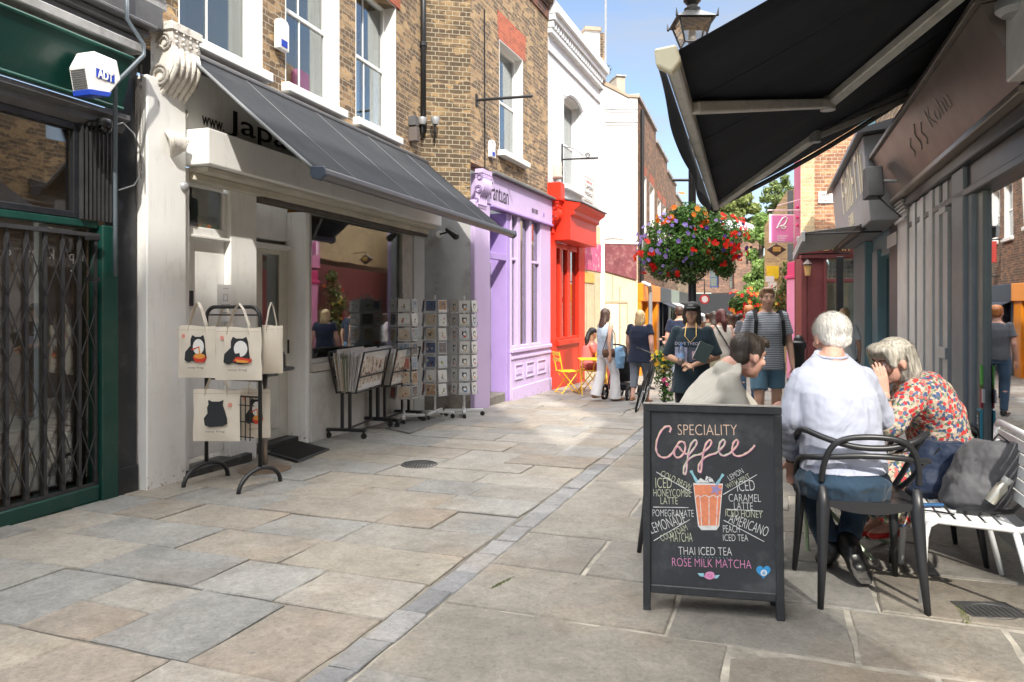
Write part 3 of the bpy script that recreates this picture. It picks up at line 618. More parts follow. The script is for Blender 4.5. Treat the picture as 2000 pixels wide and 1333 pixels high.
# fascia board + projecting box
mb=MB(); mb.box(X(343),xe,-.03,.1,zbox1-.02,zaw+.05); mb.build('fascia_board',WHITE,r,bev=.005)
mb=MB(); mb.box(X(347),xe-.02,-.34,-.032,zbox0,zbox1); mb.build('fascia_box',WHITE,r,bev=.012,seg=2)
mb=MB(); mb.box(X(360),xe-.02,-.26,0,zbox0-.05,zbox0-.003); mb.box(X(360),xe-.02,-.12,.02,zbox0-.12,zbox0-.052); mb.build('soffit',M('cream_paint',(.55,.52,.44),.6,.2,3,.1),r,bev=.006)
mb=MB(); mb.box(X(500),xe-.02,-.09,.02,zbox0-.17,zbox0-.122); mb.build('shutter_slot',M('grime',(.10,.09,.08),.8,.4,3,.2),r,bev=.004)
INK=M('black_lettering',(.012,.012,.013),.5,0,5,0)
a=LW.h(394,249,-.03); zt=zbox1+.005
text('lettering','www.',INK,r,(X(394,-.03),-.035,LW.z(415,253,-.03)+.01),.2,width=X(437,-.03)-X(394,-.03),height=.085)
text('lettering','Japanese',INK,r,(X(444,-.03),-.035,LW.z(446,268,-.03)+.005),.5,width=(X(640,-.03)-X(444,-.03))*1.12,height=.275,off=.002)
# flat door with transom
dz0=GZ(X(400)+ox)+.14; ztr0=Zv(400,450,.05)
d=MB().box(X(361),X(446),.05,.10,dz0,ztr0-.06).build('door',WHITE,r,bev=.006)
mb=MB(); mb.box(X(372),X(374)+.07,.035,.05,Zv(385,598),Zv(385,568)); mb.build('letter_plate',BLACK,d,bev=.004)
for py in (546,627): MB().box(X(360)+.01,X(360)+.075,.04,.05,Zv(363,py)-.02,Zv(363,py)+.02).build('hinge',BLACK,d)
mb=MB(); mb.box(X(360),X(447),.02,.12,ztr0-.06,ztr0+.02); mb.box(X(360),X(447),-.02,.10,ztr0-.09,ztr0-.061); mb.box(X(440),X(447),.02,.1,ztr0+.02,zbox0-.15); mb.box(X(360),X(440),.02,.1,zbox0-.15,zbox0-.05)
tf=mb.build('transom',WHITE,r,bev=.006)
MB().box(X(360),X(441),.05,.056,ztr0+.02,zbox0-.15).build('pane',GLASSD,tf)
MB().box(X(360),X(447),.45,.47,ztr0-.3,zbox0).build('transom_back',M('brown_room',(.13,.10,.075),.8),tf)
MB().box(X(410),X(436),.3,.33,ztr0,zbox0-.2).build('curtain',M('green_net',(.20,.23,.19),.8),tf)
mb=MB(); mb.box(X(345),X(478),-.10,.14,GZ(X(345)+ox)-.1,GZ(X(478)+ox)+.085); mb.build('step',M('black_step',(.035,.035,.036),.6,.4,6,.3,dirt=((.16,.13,.10),.7),dscale=7),r,bev=.01)
# porch and glazed shop door
yd=.25; mb=MB(); mb.box(X(499)-.05,X(600),yd+.02,yd+.3,Zv(540,470,yd),zbox0-.12); mb.box(X(499)-.05,X(601),yd-.03,yd+.02,Zv(540,478,yd)-.06,Zv(540,478,yd)); mb.build('porch_head',WHITE,r,bev=.006)
mb=MB(); a,b=X(503,yd),X(563,yd); zd0=GZ(a+ox)+.07; zd1=Zv(540,486,yd)
g0,g1=a+.10,b-.16; gzb,gzt=Zv(540,735,yd),Zv(540,488,yd)-.06
mb.box(a-.15,g0,yd+.01,yd+.055,zd0,zd1); mb.box(g1,b,yd+.01,yd+.055,zd0,zd1); mb.box(g0,g1,yd+.01,yd+.055,gzt,zd1); mb.box(g0,g1,yd+.01,yd+.055,zd0,gzb)
d=mb.build('shop_door',M('door_cream',(.62,.60,.54),.5,.12,5,.05),r,bev=.004)
MB().box(g0,g1,yd+.03,yd+.036,gzb,gzt).build('pane',GLASS,d)
MB().box(g0+.04,g1-.04,yd-.004,yd+.012,zd0+.12,gzb-.12).build('door_panel',M('door_cream',(.6,.6,.6)),d,bev=.006)
MB().tube([(b-.07,yd-.05,zd0+.98),(b-.07,yd-.05,zd0+1.14)],.012,8).build('handle',BLACK,d)
mb=MB(); mb.box(X(563,yd)+.001,X(600)+.06,-.0,yd+.05,GZ(X(600)+ox)-.04,zbox0-.16); mb.build('pilaster',WHITE,r,bev=.012)
MB().box(a-.2,b+.02,yd-.14,yd+.4,GZ(a+ox)-.05,zd0-.003).build('threshold',M('black_step',(.03,.03,.03)),r,bev=.006)
# display window
wx0,wx1=X(600)+.065,X(785); wz0,wz1=Zv(602,702,.04),Zv(610,408,.04)
mb=MB(); mb.box(wx0,wx0+.03,.0,.09,wz0,wz1); mb.box(wx1,X(805),-.01,.12,wz0-.0,zbox0-.17); mb.box(wx0,wx1,.0,.09,wz1,zbox0-.17); mb.box(wx0,wx1,-.015,.10,wz0-.05,wz0)
wf=mb.build('display_window',M('window_frame_paint',(.42,.41,.38),.6,.2,6,.1),r,bev=.005)
MB().box(wx0+.03,wx1,.04,.048,wz0,wz1).build('pane',GLASS,wf)
mb=MB(); mb.box(wx0-.004,X(810),-.02,.14,GZ(X(700)+ox)-.3,wz0-.16); mb.build('stall_riser',M('stall_white',(.60,.59,.55),.6,.08,2,.08,dirt=((.36,.33,.28),.6),dscale=3),r,bev=.006)
mb=MB(); mb.box(wx0-.004,X(810),-.045,.14,wz0-.155,wz0-.052); mb.build('window_ledge',M('ledge_stone',(.45,.42,.38),.6,.15,5,.1),r,bev=.008)
mb=MB(); mb.box(X(805)+.003,xe,-.03,.14,GZ(X(805)+ox)-.3,zbox0-.05); mb.box(X(805),xe+.0,-.05,-.031,Zv(815,465),Zv(815,445)); mb.build('end_pilaster',M('grey_white_wall',(.50,.50,.48),.7,.12,2,.1),r,bev=.004)
# interior of the display window
mb=MB(); mb.box(X(500),xe,2.4,2.45,-.3,3.2); mb.box(X(500),xe,.3,2.4,3.0,3.05); mb.box(X(500),xe,.35,2.4,-.35,-.3); mb.box(xe-.3,xe-.25,.15,2.4,-.3,3); mb.box(X(500)-.1,X(500)-.05,.35,2.4,-.3,3); mb.build('interior',M('room_grey',(.58,.50,.38),.9,.2,1.5,0),r); mb=MB(); mb.box(X(500),xe-.5,.3,2.4,2.90,2.95); mb.build('warm_glow_ceiling',M('amber_glow_colour',(.70,.34,.08),.8,.1,2,0),r)  # amber ceiling colour stands in for warm light inside the shop
mb=MB(); mb.box(wx0+.03,xe-.3,.15,.75,wz0-.12,wz0-.06); mb.build('window_bed',M('pale_shelf',(.35,.33,.3),.6),r)
# brick upper wall with three sashes
ztop=8.8; wins=[]
for (pa,pb,ps,py) in ((352,515,518,147),(560,665,672,230),(697,775,786,284)):
    z=Zv(ps,py,-.1)+.11; wins.append((X(pa),X(pb),z,z+1.95))
mb=MB(); wall_open(mb,0,xe,zaw+.05,ztop,[(a,b,c_,d_) for a,b,c_,d_ in wins],.02,.30); mb.box(0,xe,.5,4,ztop-.3,ztop-.2); mb.build('wall',BRICK,r)
zs=sum(w_[2] for w_ in wins)/3
for i,(a,b,c_,d_) in enumerate(wins):
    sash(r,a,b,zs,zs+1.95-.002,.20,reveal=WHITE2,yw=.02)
mb=MB(); 
for a,b,c_,d_ in wins: mb.box(a-.12,b+.12,-.0,.018,zs+1.95,zs+2.2)
mb.build('window_arch',M('red_brick_plain',(.32,.09,.05),.85,.3,20,.3),r)
# things on the white shop
def alarm(px,py,w_,h_,F,y,label,blue=True,slant=False):
    c=F.w(F.x(px,y),y,F.z(px,py,y)); q=empty('alarm_box',c,F.rz,label,'alarm box')
    mb=MB(); mb.prism([(-w_/2,-h_/2),(w_/2,-h_/2),(w_/2,h_*.38),(w_*.3,h_/2),(-w_*.3,h_/2),(-w_/2,h_*.38)],'y',-.07,.0); mb.build('casing',PLA,q,bev=.012,seg=2)
    MB().box(-w_*.28,w_*.28,-.075,-.069,-h_*.40,-h_*.18).build('badge',BLU,q)
    return q
alarm(545,70,.19,.34,LW,0,'slim white alarm box with small blue badge between sash windows above charcoal awning')
q=empty('wall_light',LW.w(LW.x(356,-.1),-.06,LW.z(356,365,-.1)),LW.rz,'grey ball shaped light at the top of the white shop door jamb','light')
MB().ell((0,-.05,0),.052,16,10).build('globe',GREY,q,smooth=True); MB().lathe([(0,0),(.05,0),(.05,.02),(0,.02)],n=16).build('back_plate',GREY,q).rotation_euler=(R(90),0,0)
PAPER=M('paper',(.8,.81,.82),.7,.03,5,0)
q=empty('paper_notice',LW.w(LW.x(445,-.06),-.03,LW.z(445,590,-.05)),LW.rz,'white paper notice taped beside the white shop door behind the bag rack','notice')
hw=.12; MB().box(-hw,hw,-.003,0,-.19,.17).build('sheet',PAPER,q)
mb=MB(); 
for (a,b,c_,d_) in ((-.06,.06,-.11,-.104),(-.06,.06,-.03,-.024),(-.06,-.054,-.104,-.03),(.054,.06,-.104,-.03),(-.035,.035,.01,.014),(-.03,-.026,.014,.07),(.026,.03,.014,.07),(-.03,.03,.07,.074),(-.04,.04,.13,.134)): mb.box(a,b,-.005,-.0035,c_,d_)
mb.build('print',M('grey_ink',(.25,.26,.3),.6),q)
# ---------------------------------------------------------------- awning of the white shop
FAB=M('charcoal_canvas',(.030,.034,.040),.9,.18,2.5,.5,fine=5,spec=.2,dirt=((.06,.06,.06),.4),dscale=1.5)
def awning_left():
    x0=LW.x(362,-.15); x1=LW.x(838,-.15)-.02; zw=LW.z(362,95,-.15)-.02; zfr=2.525-LW.o.z; yo=-1.546
    q=empty('shop_awning',LW.w(x0,0,0),LW.rz,'charcoal canvas awning stretched out over the white shop front','awning')
    L=x1-x0; mb=MB(); n=24; m=8; top=[]; 
    for i in range(n+1):
        for j in range(m+1):
            t=j/m; sag=-.012*math.sin(PI*t)*(1+.3*math.sin(i*.9)); top.append((L*i/n,-.12+(yo+.06+.12)*t,zw+(zfr+.02-zw)*t+sag))
    F1=[(i*(m+1)+j,(i+1)*(m+1)+j,(i+1)*(m+1)+j+1,i*(m+1)+j+1) for i in range(n) for j in range(m)]
    mb.add(top,F1); f=mb.build('canopy',FAB,q,smooth=True); mm=f.modifiers.new('t','SOLIDIFY'); mm.thickness=.004
    for t_ in (.16,.40,.63,.85):
        MB().tube([(L*t_,-.12+(yo+.18)*k/10,zw+(zfr+.02-zw)*k/10-.012*math.sin(PI*k/10)+.004) for k in range(11)],.0028,5).build('seam',M('pale_thread',(.24,.25,.26),.8),f)
    mb=MB(); mb.tube([(.005,-.12+(yo+.18)*k/10,zw+(zfr+.02-zw)*k/10-.012*math.sin(PI*k/10)+.003) for k in range(11)],.016,6); mb.build('hem',M('hem_grey',(.17,.18,.19),.6),f,smooth=True)
    mb=MB(); mb.prism([(yo-.05,zfr+.035),(yo+.06,zfr+.045),(yo+.075,zfr+.0),(yo+.06,zfr-.045),(yo-.02,zfr-.06),(yo-.06,zfr-.02)],'x',-.02,L+.02); mb.build('front_bar',M('bar_grey',(.10,.105,.115),.4,.08,5,.05,metal=.2),q,bev=.012,seg=2)
    for xx in (-.045,L+.012): MB().prism([(yo-.055,zfr+.045),(yo+.07,zfr+.055),(yo+.085,zfr),(yo+.065,zfr-.05),(yo-.02,zfr-.075),(yo-.07,zfr-.03)],'x',xx,xx+.032).build('end_cap',M('slate_plastic',(.04,.055,.08),.4),q,bev=.008)
    mb=MB(); mb.tube([(-.03,-.09,zw),(L+.03,-.09,zw)],.055,12); mb.box(-.03,L+.02,-.15,-.03,zw-.10,zw-.058); mb.build('roller',M('dark_roller',(.05,.05,.055),.5),q)
    mb=MB(); mb.lathe([(0,0),(.075,0),(.075,.05),(0,.05)],n=18); e=mb.build('roller_cap',M('slate_plastic',(.04,.055,.08)),q); e.location=(-.03,-.09,zw); e.rotation_euler=(0,R(-90),0)
    for (a,b,sg) in ((.5,0,1),(L-.5,0,-1)):
        el=(a+sg*.75,-.75,(zw+zfr)/2-.08); MB().tube([(a,-.1,zw-.07),el,(a+sg*.1,yo+.06,zfr-.02)],.02,8).build('folding_arm',GREY,q)
awning_left()
# ---------------------------------------------------------------- brown brick house with lilac shop
PO=Vector((-.677,11.75,gz(11.75)))
PF=Fr(PO,(.4,1)); RI=LW.w(LW.x(826),0.02); RWf=Fr((RI.x,RI.y,PO.z),(PO.x-RI.x,PO.y-RI.y)); RL=(Vector((PO.x,PO.y))-Vector((RI.x,RI.y))).length
LIL=wall_paint('lilac_paint',(.56,.44,.68),.5,(.42,.34,.50),.35,(.30,.26,.30)); LILD=wall_paint('deep_lilac_paint',(.38,.27,.58),.5,(.28,.20,.42),.35,(.25,.2,.28))  # second lilac is a deeper paint for door pier, head and moulding
r=empty('brick_house',PO,PF.rz,'brown brick house with lilac shopfront and projecting side wall','shop'); BH=r
pz=PO.z
px=lambda p,y=0: PF.x(p,y)
pzz=lambda a,b,y=0: PF.z(a,b,y)
ztop=pzz(1072,22); xe=px(1070); zl=pzz(1000,352)
wa,wb=px(975),px(1021); wz0=pzz(1033,330,-.08)+.10; wz1=pzz(1010,108)
mb=MB(); wall_open(mb,0,xe,zl,ztop,[(wa,wb,wz0,wz1)],.0,.3); mb.box(0,xe,.31,5,ztop-.3,ztop-.25); mb.build('front_wall',BRICK,r)
s_=sash(r,wa,wb,wz0,wz1,.16,reveal=WHITE2,yw=0,bars=0,silld=.14)
tp=M('red_brick_plain',(.40,.10,.055))
mb=MB(); mb.prism([(wa-.05,wz1+.002),(wb+.12,wz1+.002),(wb+.16,wz1+.50),(wa-.1,wz1+.50)],'y',-.006,.05); 
mb.build('window_arch',brick_mat('rubbed_red_brick',(.50,.13,.07),(.40,.10,.06),(.42,.24,.17),(.3,.08,.05),sc=1.5,darkamt=.1),r)
mb=MB(); mb.box(-.03,xe+.02,-.06,.3,ztop+.002,ztop+.10); mb.box(-.03,xe+.03,-.13,.3,ztop+.102,ztop+.2); mb.box(-.03,xe+.03,-.2,.35,ztop+.202,ztop+.42)
mb.box(-.02,xe,-.03,.3,ztop-.22,ztop); mb.build('parapet',brick_mat('dark_red_brick',(.22,.09,.06),(.15,.07,.05),(.2,.16,.13),(.05,.04,.04)),r)
# side (return) wall, in the house frame via its own child with world placement
def inframe(o,par,loc,rz):
    o.parent=par; m=Matrix.Translation(loc)@Matrix.Rotation(rz,4,'Z'); pm=Matrix.Translation(par.location)@Matrix.Rotation(par.rotation_euler[2],4,'Z'); o.matrix_local=pm.inverted()@m; return o
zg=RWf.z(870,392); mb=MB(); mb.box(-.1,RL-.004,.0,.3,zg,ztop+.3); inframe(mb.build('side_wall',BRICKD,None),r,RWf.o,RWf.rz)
mb=MB(); mb.box(-.1,RL-.004,-.02,.3,-.4,zg); inframe(mb.build('rendered_base',M('grey_render',(.33,.33,.33),.75,.28,1.1,.15,dirt=((.14,.12,.10),.85),dscale=1.6),None),r,RWf.o,RWf.rz)
mb=MB(); mb.box(-.1,RL-.01,-.03,-.021,-.3,.42); inframe(mb.build('grimy_skirting',M('grimy_render',(.20,.18,.155),.85,.4,3,.3,dirt=((.08,.07,.06),.9),dscale=4),None),r,RWf.o,RWf.rz)
# lilac shopfront
zf0=pzz(1000,414,-.08); zf1=pzz(1000,358,-.1); pg=lambda x: PF.gr(x)
mb=MB(); mb.box(-.01,px(949),-.08,.2,pg(0)-.1,zf0-.0); mb.build('pilaster',LIL,r,bev=.012)
scroll(r,PF,px(924)-.02,px(940),pzz(945,408,-.1),pzz(945,331,-.3)+.02,.14,LIL,-.05)
mb=MB(); mb.box(px(940)+.002,xe-.0,-.10,.2,zf0+.002,zf1); mb.build('fascia',LIL,r,bev=.008)
mb=MB(); mb.box(px(949),xe+.05,-.19,.1,zf1+.002,zf1+.05); mb.build('fascia_lead',M('lead_grey',(.13,.135,.14),.5,.2,6,.1),r,bev=.006)
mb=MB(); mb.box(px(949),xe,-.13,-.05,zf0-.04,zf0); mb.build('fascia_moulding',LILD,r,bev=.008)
t0=px(958,-.1); text('lettering','Fantuan',INK,r,(t0,-.103,pzz(958,389,-.1)),.3,width=px(993,-.1)-t0,height=.30)
mb=MB(); xx=px(1039,-.1)
for k,w_ in enumerate((.05,.05,.025,.05,.03)):
    mb.box(xx,xx+w_,-.1035,-.1,pzz(1040,416,-.1),pzz(1040,407,-.1)); xx+=w_+.035
mb.build('small_sign_marks',INK,r)
mb=MB(); mb.lathe([(0,0),(.045,0),(.045,.006),(0,.006)],n=14); o=mb.build('small_round_mark',M('lilac_mark',(.32,.2,.5),.5),r); o.rotation_euler=(R(90),0,0); o.location=(px(1062,-.1),-.1,pzz(1062,420,-.1))
# doorway
dw0,dw1=px(949)+.002,px(992); dy=.42
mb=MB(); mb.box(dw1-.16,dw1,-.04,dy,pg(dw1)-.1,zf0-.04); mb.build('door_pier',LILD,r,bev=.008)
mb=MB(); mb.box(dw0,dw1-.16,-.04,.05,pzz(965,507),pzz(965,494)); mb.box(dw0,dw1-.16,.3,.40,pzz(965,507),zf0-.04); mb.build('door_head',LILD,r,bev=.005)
d0=dw0-.05; zd=pg(dw0)+.16
mb=MB(); mb.box(d0-.3,d0+.05,dy,dy+.05,zd,pzz(965,508)); mb.box(dw1-.26,dw1-.162,dy-.15,dy+.05,zd,pzz(965,508)); d=mb.build('door',M('door_grey',(.30,.29,.32),.5),r,bev=.004)
MB().box(d0+.04,d0+.12,dy-.015,dy,zd+.9,zd+1.05).build('handle',BLACK,d)
mb=MB(); mb.box(dw0-.05,dw1-.158,-.02,1.5,pg(dw0)-.1,pg(dw0)+.15); mb.build('step',M('worn_step',(.17,.155,.14),.85,.3,4,.4,dirt=((.07,.06,.05),.8)),r,bev=.02)
# window bay
b0,b1=dw1+.002,xe; zs0=pzz(1000,681); ms=[px(p) for p in (1005,1011,1029,1033,1050.5,1056)]
mb=MB(); mb.box(b0,b0+.06,-.06,.1,zs0,zf0-.04); mb.box(ms[0],ms[1],-.06,.1,zs0,zf0-.04); mb.box(ms[2],ms[3],-.06,.1,zs0,zf0-.04); mb.box(ms[4],b1,-.06,.1,zs0,zf0-.04)
ztr=pzz(1005,507); mb.box(b0+.06,ms[0],-.03,.08,ztr-.03,ztr+.02); mb.box(ms[3],ms[4],-.03,.08,ztr-.03,ztr+.02); mb.box(b0+.06,ms[4],-.04,.09,zs0,zs0+.05)
wf=mb.build('shop_window',LIL,r,bev=.008); MB().box(b0+.06,ms[4],.02,.026,zs0+.04,zf0-.04).build('pane',GLASS,wf)
mb=MB(); mb.box(b0-.01,b1,-.10,.1,zs0-.08,zs0-.002); mb.build('window_sill',LIL,r,bev=.012)
mb=MB(); mb.box(b0,b1,-.06,.2,pg(b1)-.12,zs0-.082); mb.box(b0,b1,-.09,-.06,pg(b1)-.15,pg(b0)+.22); mb.box(b0,b1,-.085,-.06,zs0-.20,zs0-.15)
mb.build('stall_riser',LIL,r,bev=.006)
for (p,q) in ((999,1015),(1021,1037),(1043,1060)):
    a,b=px(p),px(q); mb=MB(); za,zb=zs0-.30,pg(b0)+.36
    mb.box(a,b,-.085,-.06,za-.03,za);mb.box(a,b,-.085,-.06,zb,zb+.03); mb.box(a,a+.03,-.085,-.06,zb+.03,za-.03); mb.box(b-.03,b,-.085,-.06,zb+.03,za-.03); mb.box(a+.06,b-.06,-.078,-.06,zb+.09,za-.09)
    mb.build('riser_panel',LIL,r,bev=.006)
WARM=M('warm_room',(.40,.26,.15),.9,.3,2,0)
mb=MB(); mb.box(0,xe,3,3.05,-.3,3.2); mb.box(0,xe,.45,3,-.3,-.2); mb.box(0,xe,.3,3,3.1,3.15); mb.box(xe-.05,xe,.2,3,-.2,3.1); mb.build('interior',WARM,r)
LAMP=bpy.data.materials.new('lit_lamp'); LAMP.use_nodes=True; bs=LAMP.node_tree.nodes['Principled BSDF']; bs.inputs['Emission Color'].default_value=(1,.62,.28,1); bs.inputs['Emission Strength'].default_value=4
for xx,yy in ((px(1015),.9),(px(1040),1.2)): MB().tube([(xx-.35,yy,pzz(1020,557)),(xx+.3,yy,pzz(1020,557))],.035,8).build('strip_lamp',LAMP,r)
MB().ell((d0+.1,1.2,pzz(952,545)),(.06,.06,.14),10,8).build('hanging_lamp',LAMP,r)
mb=MB(); mb.box(px(996),px(1004),.08,.09,zs0+.06,pzz(1000,612)); mb.box(px(1012),px(1016),.08,.09,zs0+.06,pzz(1000,620)); mb.build('window_poster',PAPER,r)
rr=random.Random(17)
for k in range(3):
    zz_=zs0+.05+k*.55; MB().box(b0+.1,ms[4]-.05,.35,.62,zz_-.03,zz_).build('display_shelf',M('pale_shelf',(.4,.4,.4)),r)
    mb=MB(); xx=b0+.12
    while xx<ms[4]-.15:
        w_=rr.uniform(.05,.13); hh=rr.uniform(.08,.34); mb.box(xx,xx+w_,.38,.5,zz_+.001,zz_+hh,rr.choice([(.5,.12,.06),(.65,.6,.5),(.55,.38,.1),(.12,.2,.1),(.1,.1,.14),(.6,.3,.35),(.7,.68,.62)])); xx+=w_+rr.uniform(.01,.06)
    o=mb.build('shop_goods',COLA,r); o['kind']='stuff'
# fixtures
def bracket(F,p0,p1,pya,pyb,label,rodr=.022,scrolls=False,x=None):
    "iron arm standing straight out of a front"
    x=F.x(p0) if x is None else x
    # reach so that the tip shows at p1
    lo,hi=0,3
    for _ in range(40):
        d=(lo+hi)/2; q=F.w(x,-d); u=1000+FPX*q.x/q.y
        if u<p1: lo=d
        else: hi=d
    q=F.w(x,-d); z1=CAMZ-(pyb-HZ)/FPX*q.y-F.o.z; z0=F.z(p0,pya)
    e=empty('sign_bracket',F.w(x,0,z0),F.rz,label,'sign bracket')
    MB().tube([(0,0,0),(0,-d,z1-z0)],rodr,8).build('arm',BLACK,e)
    MB().box(-.03,.03,-.02,0,-.10,.10).build('wall_plate',BLACK,e)
    if scrolls:
        MB().tube([(0,0,.30),(0,-d*.35,.22),(0,-d*.6,.05)],.008,6).build('brace',BLACK,e)
        MB().tube([(0,-d*.72+.06*math.cos(a)*(1-a/14),z1-z0+.07+.06*math.sin(a)*(1-a/14)) for a in [k*.5 for k in range(20)]],.008,5).build('scroll',BLACK,e)
        MB().tube([(0,-.01,.35),(0,-.01,-1.7)],.02,6).build('upright',BLACK,e)
    return e
bracket(PF,930,1040,196,188,'plain black iron sign arm fixed to the brown brick corner',.025)
alarm(957,292,.20,.30,PF,0,'small white alarm box with blue badge on the brown brick wall over the lilac shop')
q=empty('downpipe',RWf.w(.02,-.06,0),RWf.rz,'black cast iron downpipe in the corner of the brown brick side wall','pipe')
zb=RWf.z(815,262); MB().tube([(0,0,zb),(0,0,ztop+.3)],.045,10).build('pipe',BLACK,q,smooth=True)
for k in range(4): MB().lathe([(.045,0),(.06,0),(.06,.06),(.045,.06)],(0,0,zb+.1+k*1.3),12).build('collar',BLACK,q)
q=empty('junction_box',LW.w(LW.x(803),0,LW.z(803,250)),LW.rz,'weathered grey electrical boxes on brick beside the black downpipe','junction box')
MB().box(-.07,.06,-.10,.02,.02,.17).build('upper_box',GD,q,bev=.006); MB().box(-.06,.06,-.12,.02,-.22,-.0).build('lower_box',M('brown_box',(.12,.10,.09),.6),q,bev=.006)
for i,(pxx,lb) in enumerate(((823,'left one of two small round floodlights on a pipe bracket above the charcoal awning'),(848,'right one of two small round floodlights on a pipe bracket above the charcoal awning'))):
    q=empty('floodlight',RWf.w(RWf.x(pxx),0,RWf.z(pxx,245)),RWf.rz,lb,'floodlight')
    MB().tube([(0,0,-.22),(0,-.12,-.22),(0,-.16,-.15),(0,-.16,0)],.016,8).build('bracket',BLACK,q)
    MB().lathe([(0,-.05),(.05,-.05),(.075,.05),(.07,.06),(0,.06)],(0,-.16,.02),16).build('lamp_head',GREY,q,smooth=True,auto=40)
q=empty('spotlight',RWf.w(RWf.x(858),-.02,RWf.z(858,459)),RWf.rz,'black adjustable spotlight with pale base on the grey rendered wall','spotlight')
MB().lathe([(0,0),(.06,0),(.06,.07),(0,.07)],n=14).build('base',WHITE,q).rotation_euler=(R(90),0,0)
MB().tube([(0,-.07,0),(.12,-.12,.03)],.015,8).build('arm',BLACK,q); MB().cone((.11,-.14,.07),.035,(.24,-.2,-.04),.06,12).build('lamp_head',BLACK,q,smooth=True)
# ---------------------------------------------------------------- white painted house with red shop (same front line)
WBR=brick_mat('white_painted_brick',(.66,.68,.70),(.62,.64,.66),(.60,.62,.64),(.58,.60,.62),darkamt=.2,bmp=.8)
RED=wall_paint('red_paint',(.70,.035,.014),.42,(.42,.03,.02),.35,(.22,.04,.03))
r=empty('painted_brick_house',PF.w(px(1070),0,0),PF.rz,'white painted brick house over a bright red shopfront','shop'); r.location.z=PO.z; ox=px(1070)+.004
x1=px(1172)-ox; zt=pzz(1172,132); zl=pzz(1130,392,-.3)
wa,wb=px(1101)-ox,px(1134)-ox; wz0=pzz(1134,385)+.1; wz1=pzz(1115,195)
mb=MB(); wall_open(mb,0,x1,zl-.3,zt,[(wa,wb,wz0,wz1)],0,.3); mb.box(0,x1,.31,5,zt-.4,zt-.3); mb.box(x1-.3,x1,.31,6,-.2,zt); mb.build('wall',WBR,r)
sash(r,wa,wb,wz0,wz1,.18,reveal=WHITE2,bars=0)
mb=MB(); mb.tube([(wa+(wb-wa)*k/10,-.02,wz1-.16*(2*k/10-1)**2+.08) for k in range(11)],.05,6); mb.build('window_arch',WBR,r)
mb=MB(); mb.box(-.02,x1+.05,-.10,.3,zt-.62,zt-.52); mb.box(-.02,x1+.05,-.04,0,zt-1.0,zt-.93)
n=int(x1/.17)
for i in range(n): mb.box(i*.17,i*.17+.085,-.13,0,zt-.50,zt-.36)
mb.box(-.02,x1+.06,-.17,.3,zt-.35,zt-.22); mb.box(-.02,x1+.08,-.24,.3,zt-.218,zt-.03); mb.box(-.02,x1+.06,-.14,.35,zt-.028,zt+.12); mb.build('cornice',M('white_masonry',(.64,.65,.66),.8,.1,4,.2),r,bev=.01)
rx1=px(1138)-ox; RG=lambda x: PF.gr(x+ox)
mb=MB(); mb.box(0,px(1082)-ox,-.06,.2,RG(1)-.2,zl-.5); mb.box(px(1126)-ox,rx1,-.06,.25,RG(rx1)-.2,zl-.3); mb.build('pilaster',RED,r,bev=.01)
zc1=pzz(1080,352,-.2); zc0=pzz(1080,460,-.1); scroll(r,PF,.02,.24,zc0,pzz(1082,392,-.2),.22,RED,-.02)
mb=MB(); mb.box(-.03,.26,-.30,.05,pzz(1082,390,-.2),zc1); mb.build('corbel_block',RED,r,bev=.02)
fy=-.42; fz0=pzz(1160,482,fy); fz1=pzz(1160,440,fy); fx1=px(1165,fy)-ox
mb=MB(); mb.prism([(0,fz0),(fy,fz0),(fy,fz1),(fy-.08,fz1+.03),(fy-.08,fz1+.12),(fy-.20,fz1+.2),(fy-.24,fz1+.27),(0,fz1+.4)],'x',.27,fx1); mb.build('cornice_fascia',RED,r,bev=.008)
mb=MB(); mb.prism([(0,fz1+.42),(fy-.27,fz1+.272),(fy-.27,fz1+.30),(0,fz1+.45)],'x',.25,fx1+.05); mb.build('lead_flashing',M('lead_grey',(.1,.1,.1)),r)
sz0=pzz(1085,665); mu=[px(p)-ox for p in (1082,1091,1096,1106,1112,1126)]; zh=fz0-.02
mb=MB(); mb.box(mu[0]-.03,mu[0],-.03,.1,sz0,zh); mb.box(mu[1],mu[2],-.03,.1,sz0,zh); mb.box(mu[3],mu[4],-.03,.1,sz0,zh); mb.box(mu[0],mu[5],-.03,.1,zh-.12,zh); mb.box(mu[0],mu[5],-.04,.1,sz0,sz0+.05); wf=mb.build('shop_window',RED,r,bev=.006)
MB().box(mu[0],mu[5],.03,.036,sz0,zh).build('pane',GLASS,wf)
mb=MB(); mb.box(mu[0],mu[5],-.12,.1,sz0-.12,sz0-.002); mb.box(mu[0],mu[5],-.05,.2,RG(mu[5])-.2,sz0-.122); mb.build('stall_riser',RED,r,bev=.01)
mb=MB(); mb.box(0,x1-.3,2.5,2.55,-.4,3.3); mb.box(0,x1-.3,.4,2.5,-.45,-.4); mb.build('interior',M('pale_room',(.35,.30,.25),.9,.3,2,0),r)
rr=random.Random(18)
for k in range(4):
    zz_=sz0+.1+k*.55; mb=MB(); xx=mu[0]+.1
    while xx<mu[5]-.3:
        w_=rr.uniform(.1,.25); hh=rr.uniform(.12,.42); mb.box(xx,xx+w_,.40,.55,zz_+.001,zz_+hh,rr.choice([(.5,.12,.06),(.65,.6,.5),(.55,.38,.1),(.2,.1,.07),(.7,.68,.62),(.1,.14,.3)])); xx+=w_+rr.uniform(.02,.1)
    o=mb.build('shop_goods',COLA,r); o['kind']='stuff'; MB().box(mu[0],mu[5],.36,.6,zz_-.03,zz_).build('display_shelf',M('pale_shelf',(.4,.4,.4)),r)
YEL=M('yellow_poster',(.70,.48,.05),.6,.1,5,0)
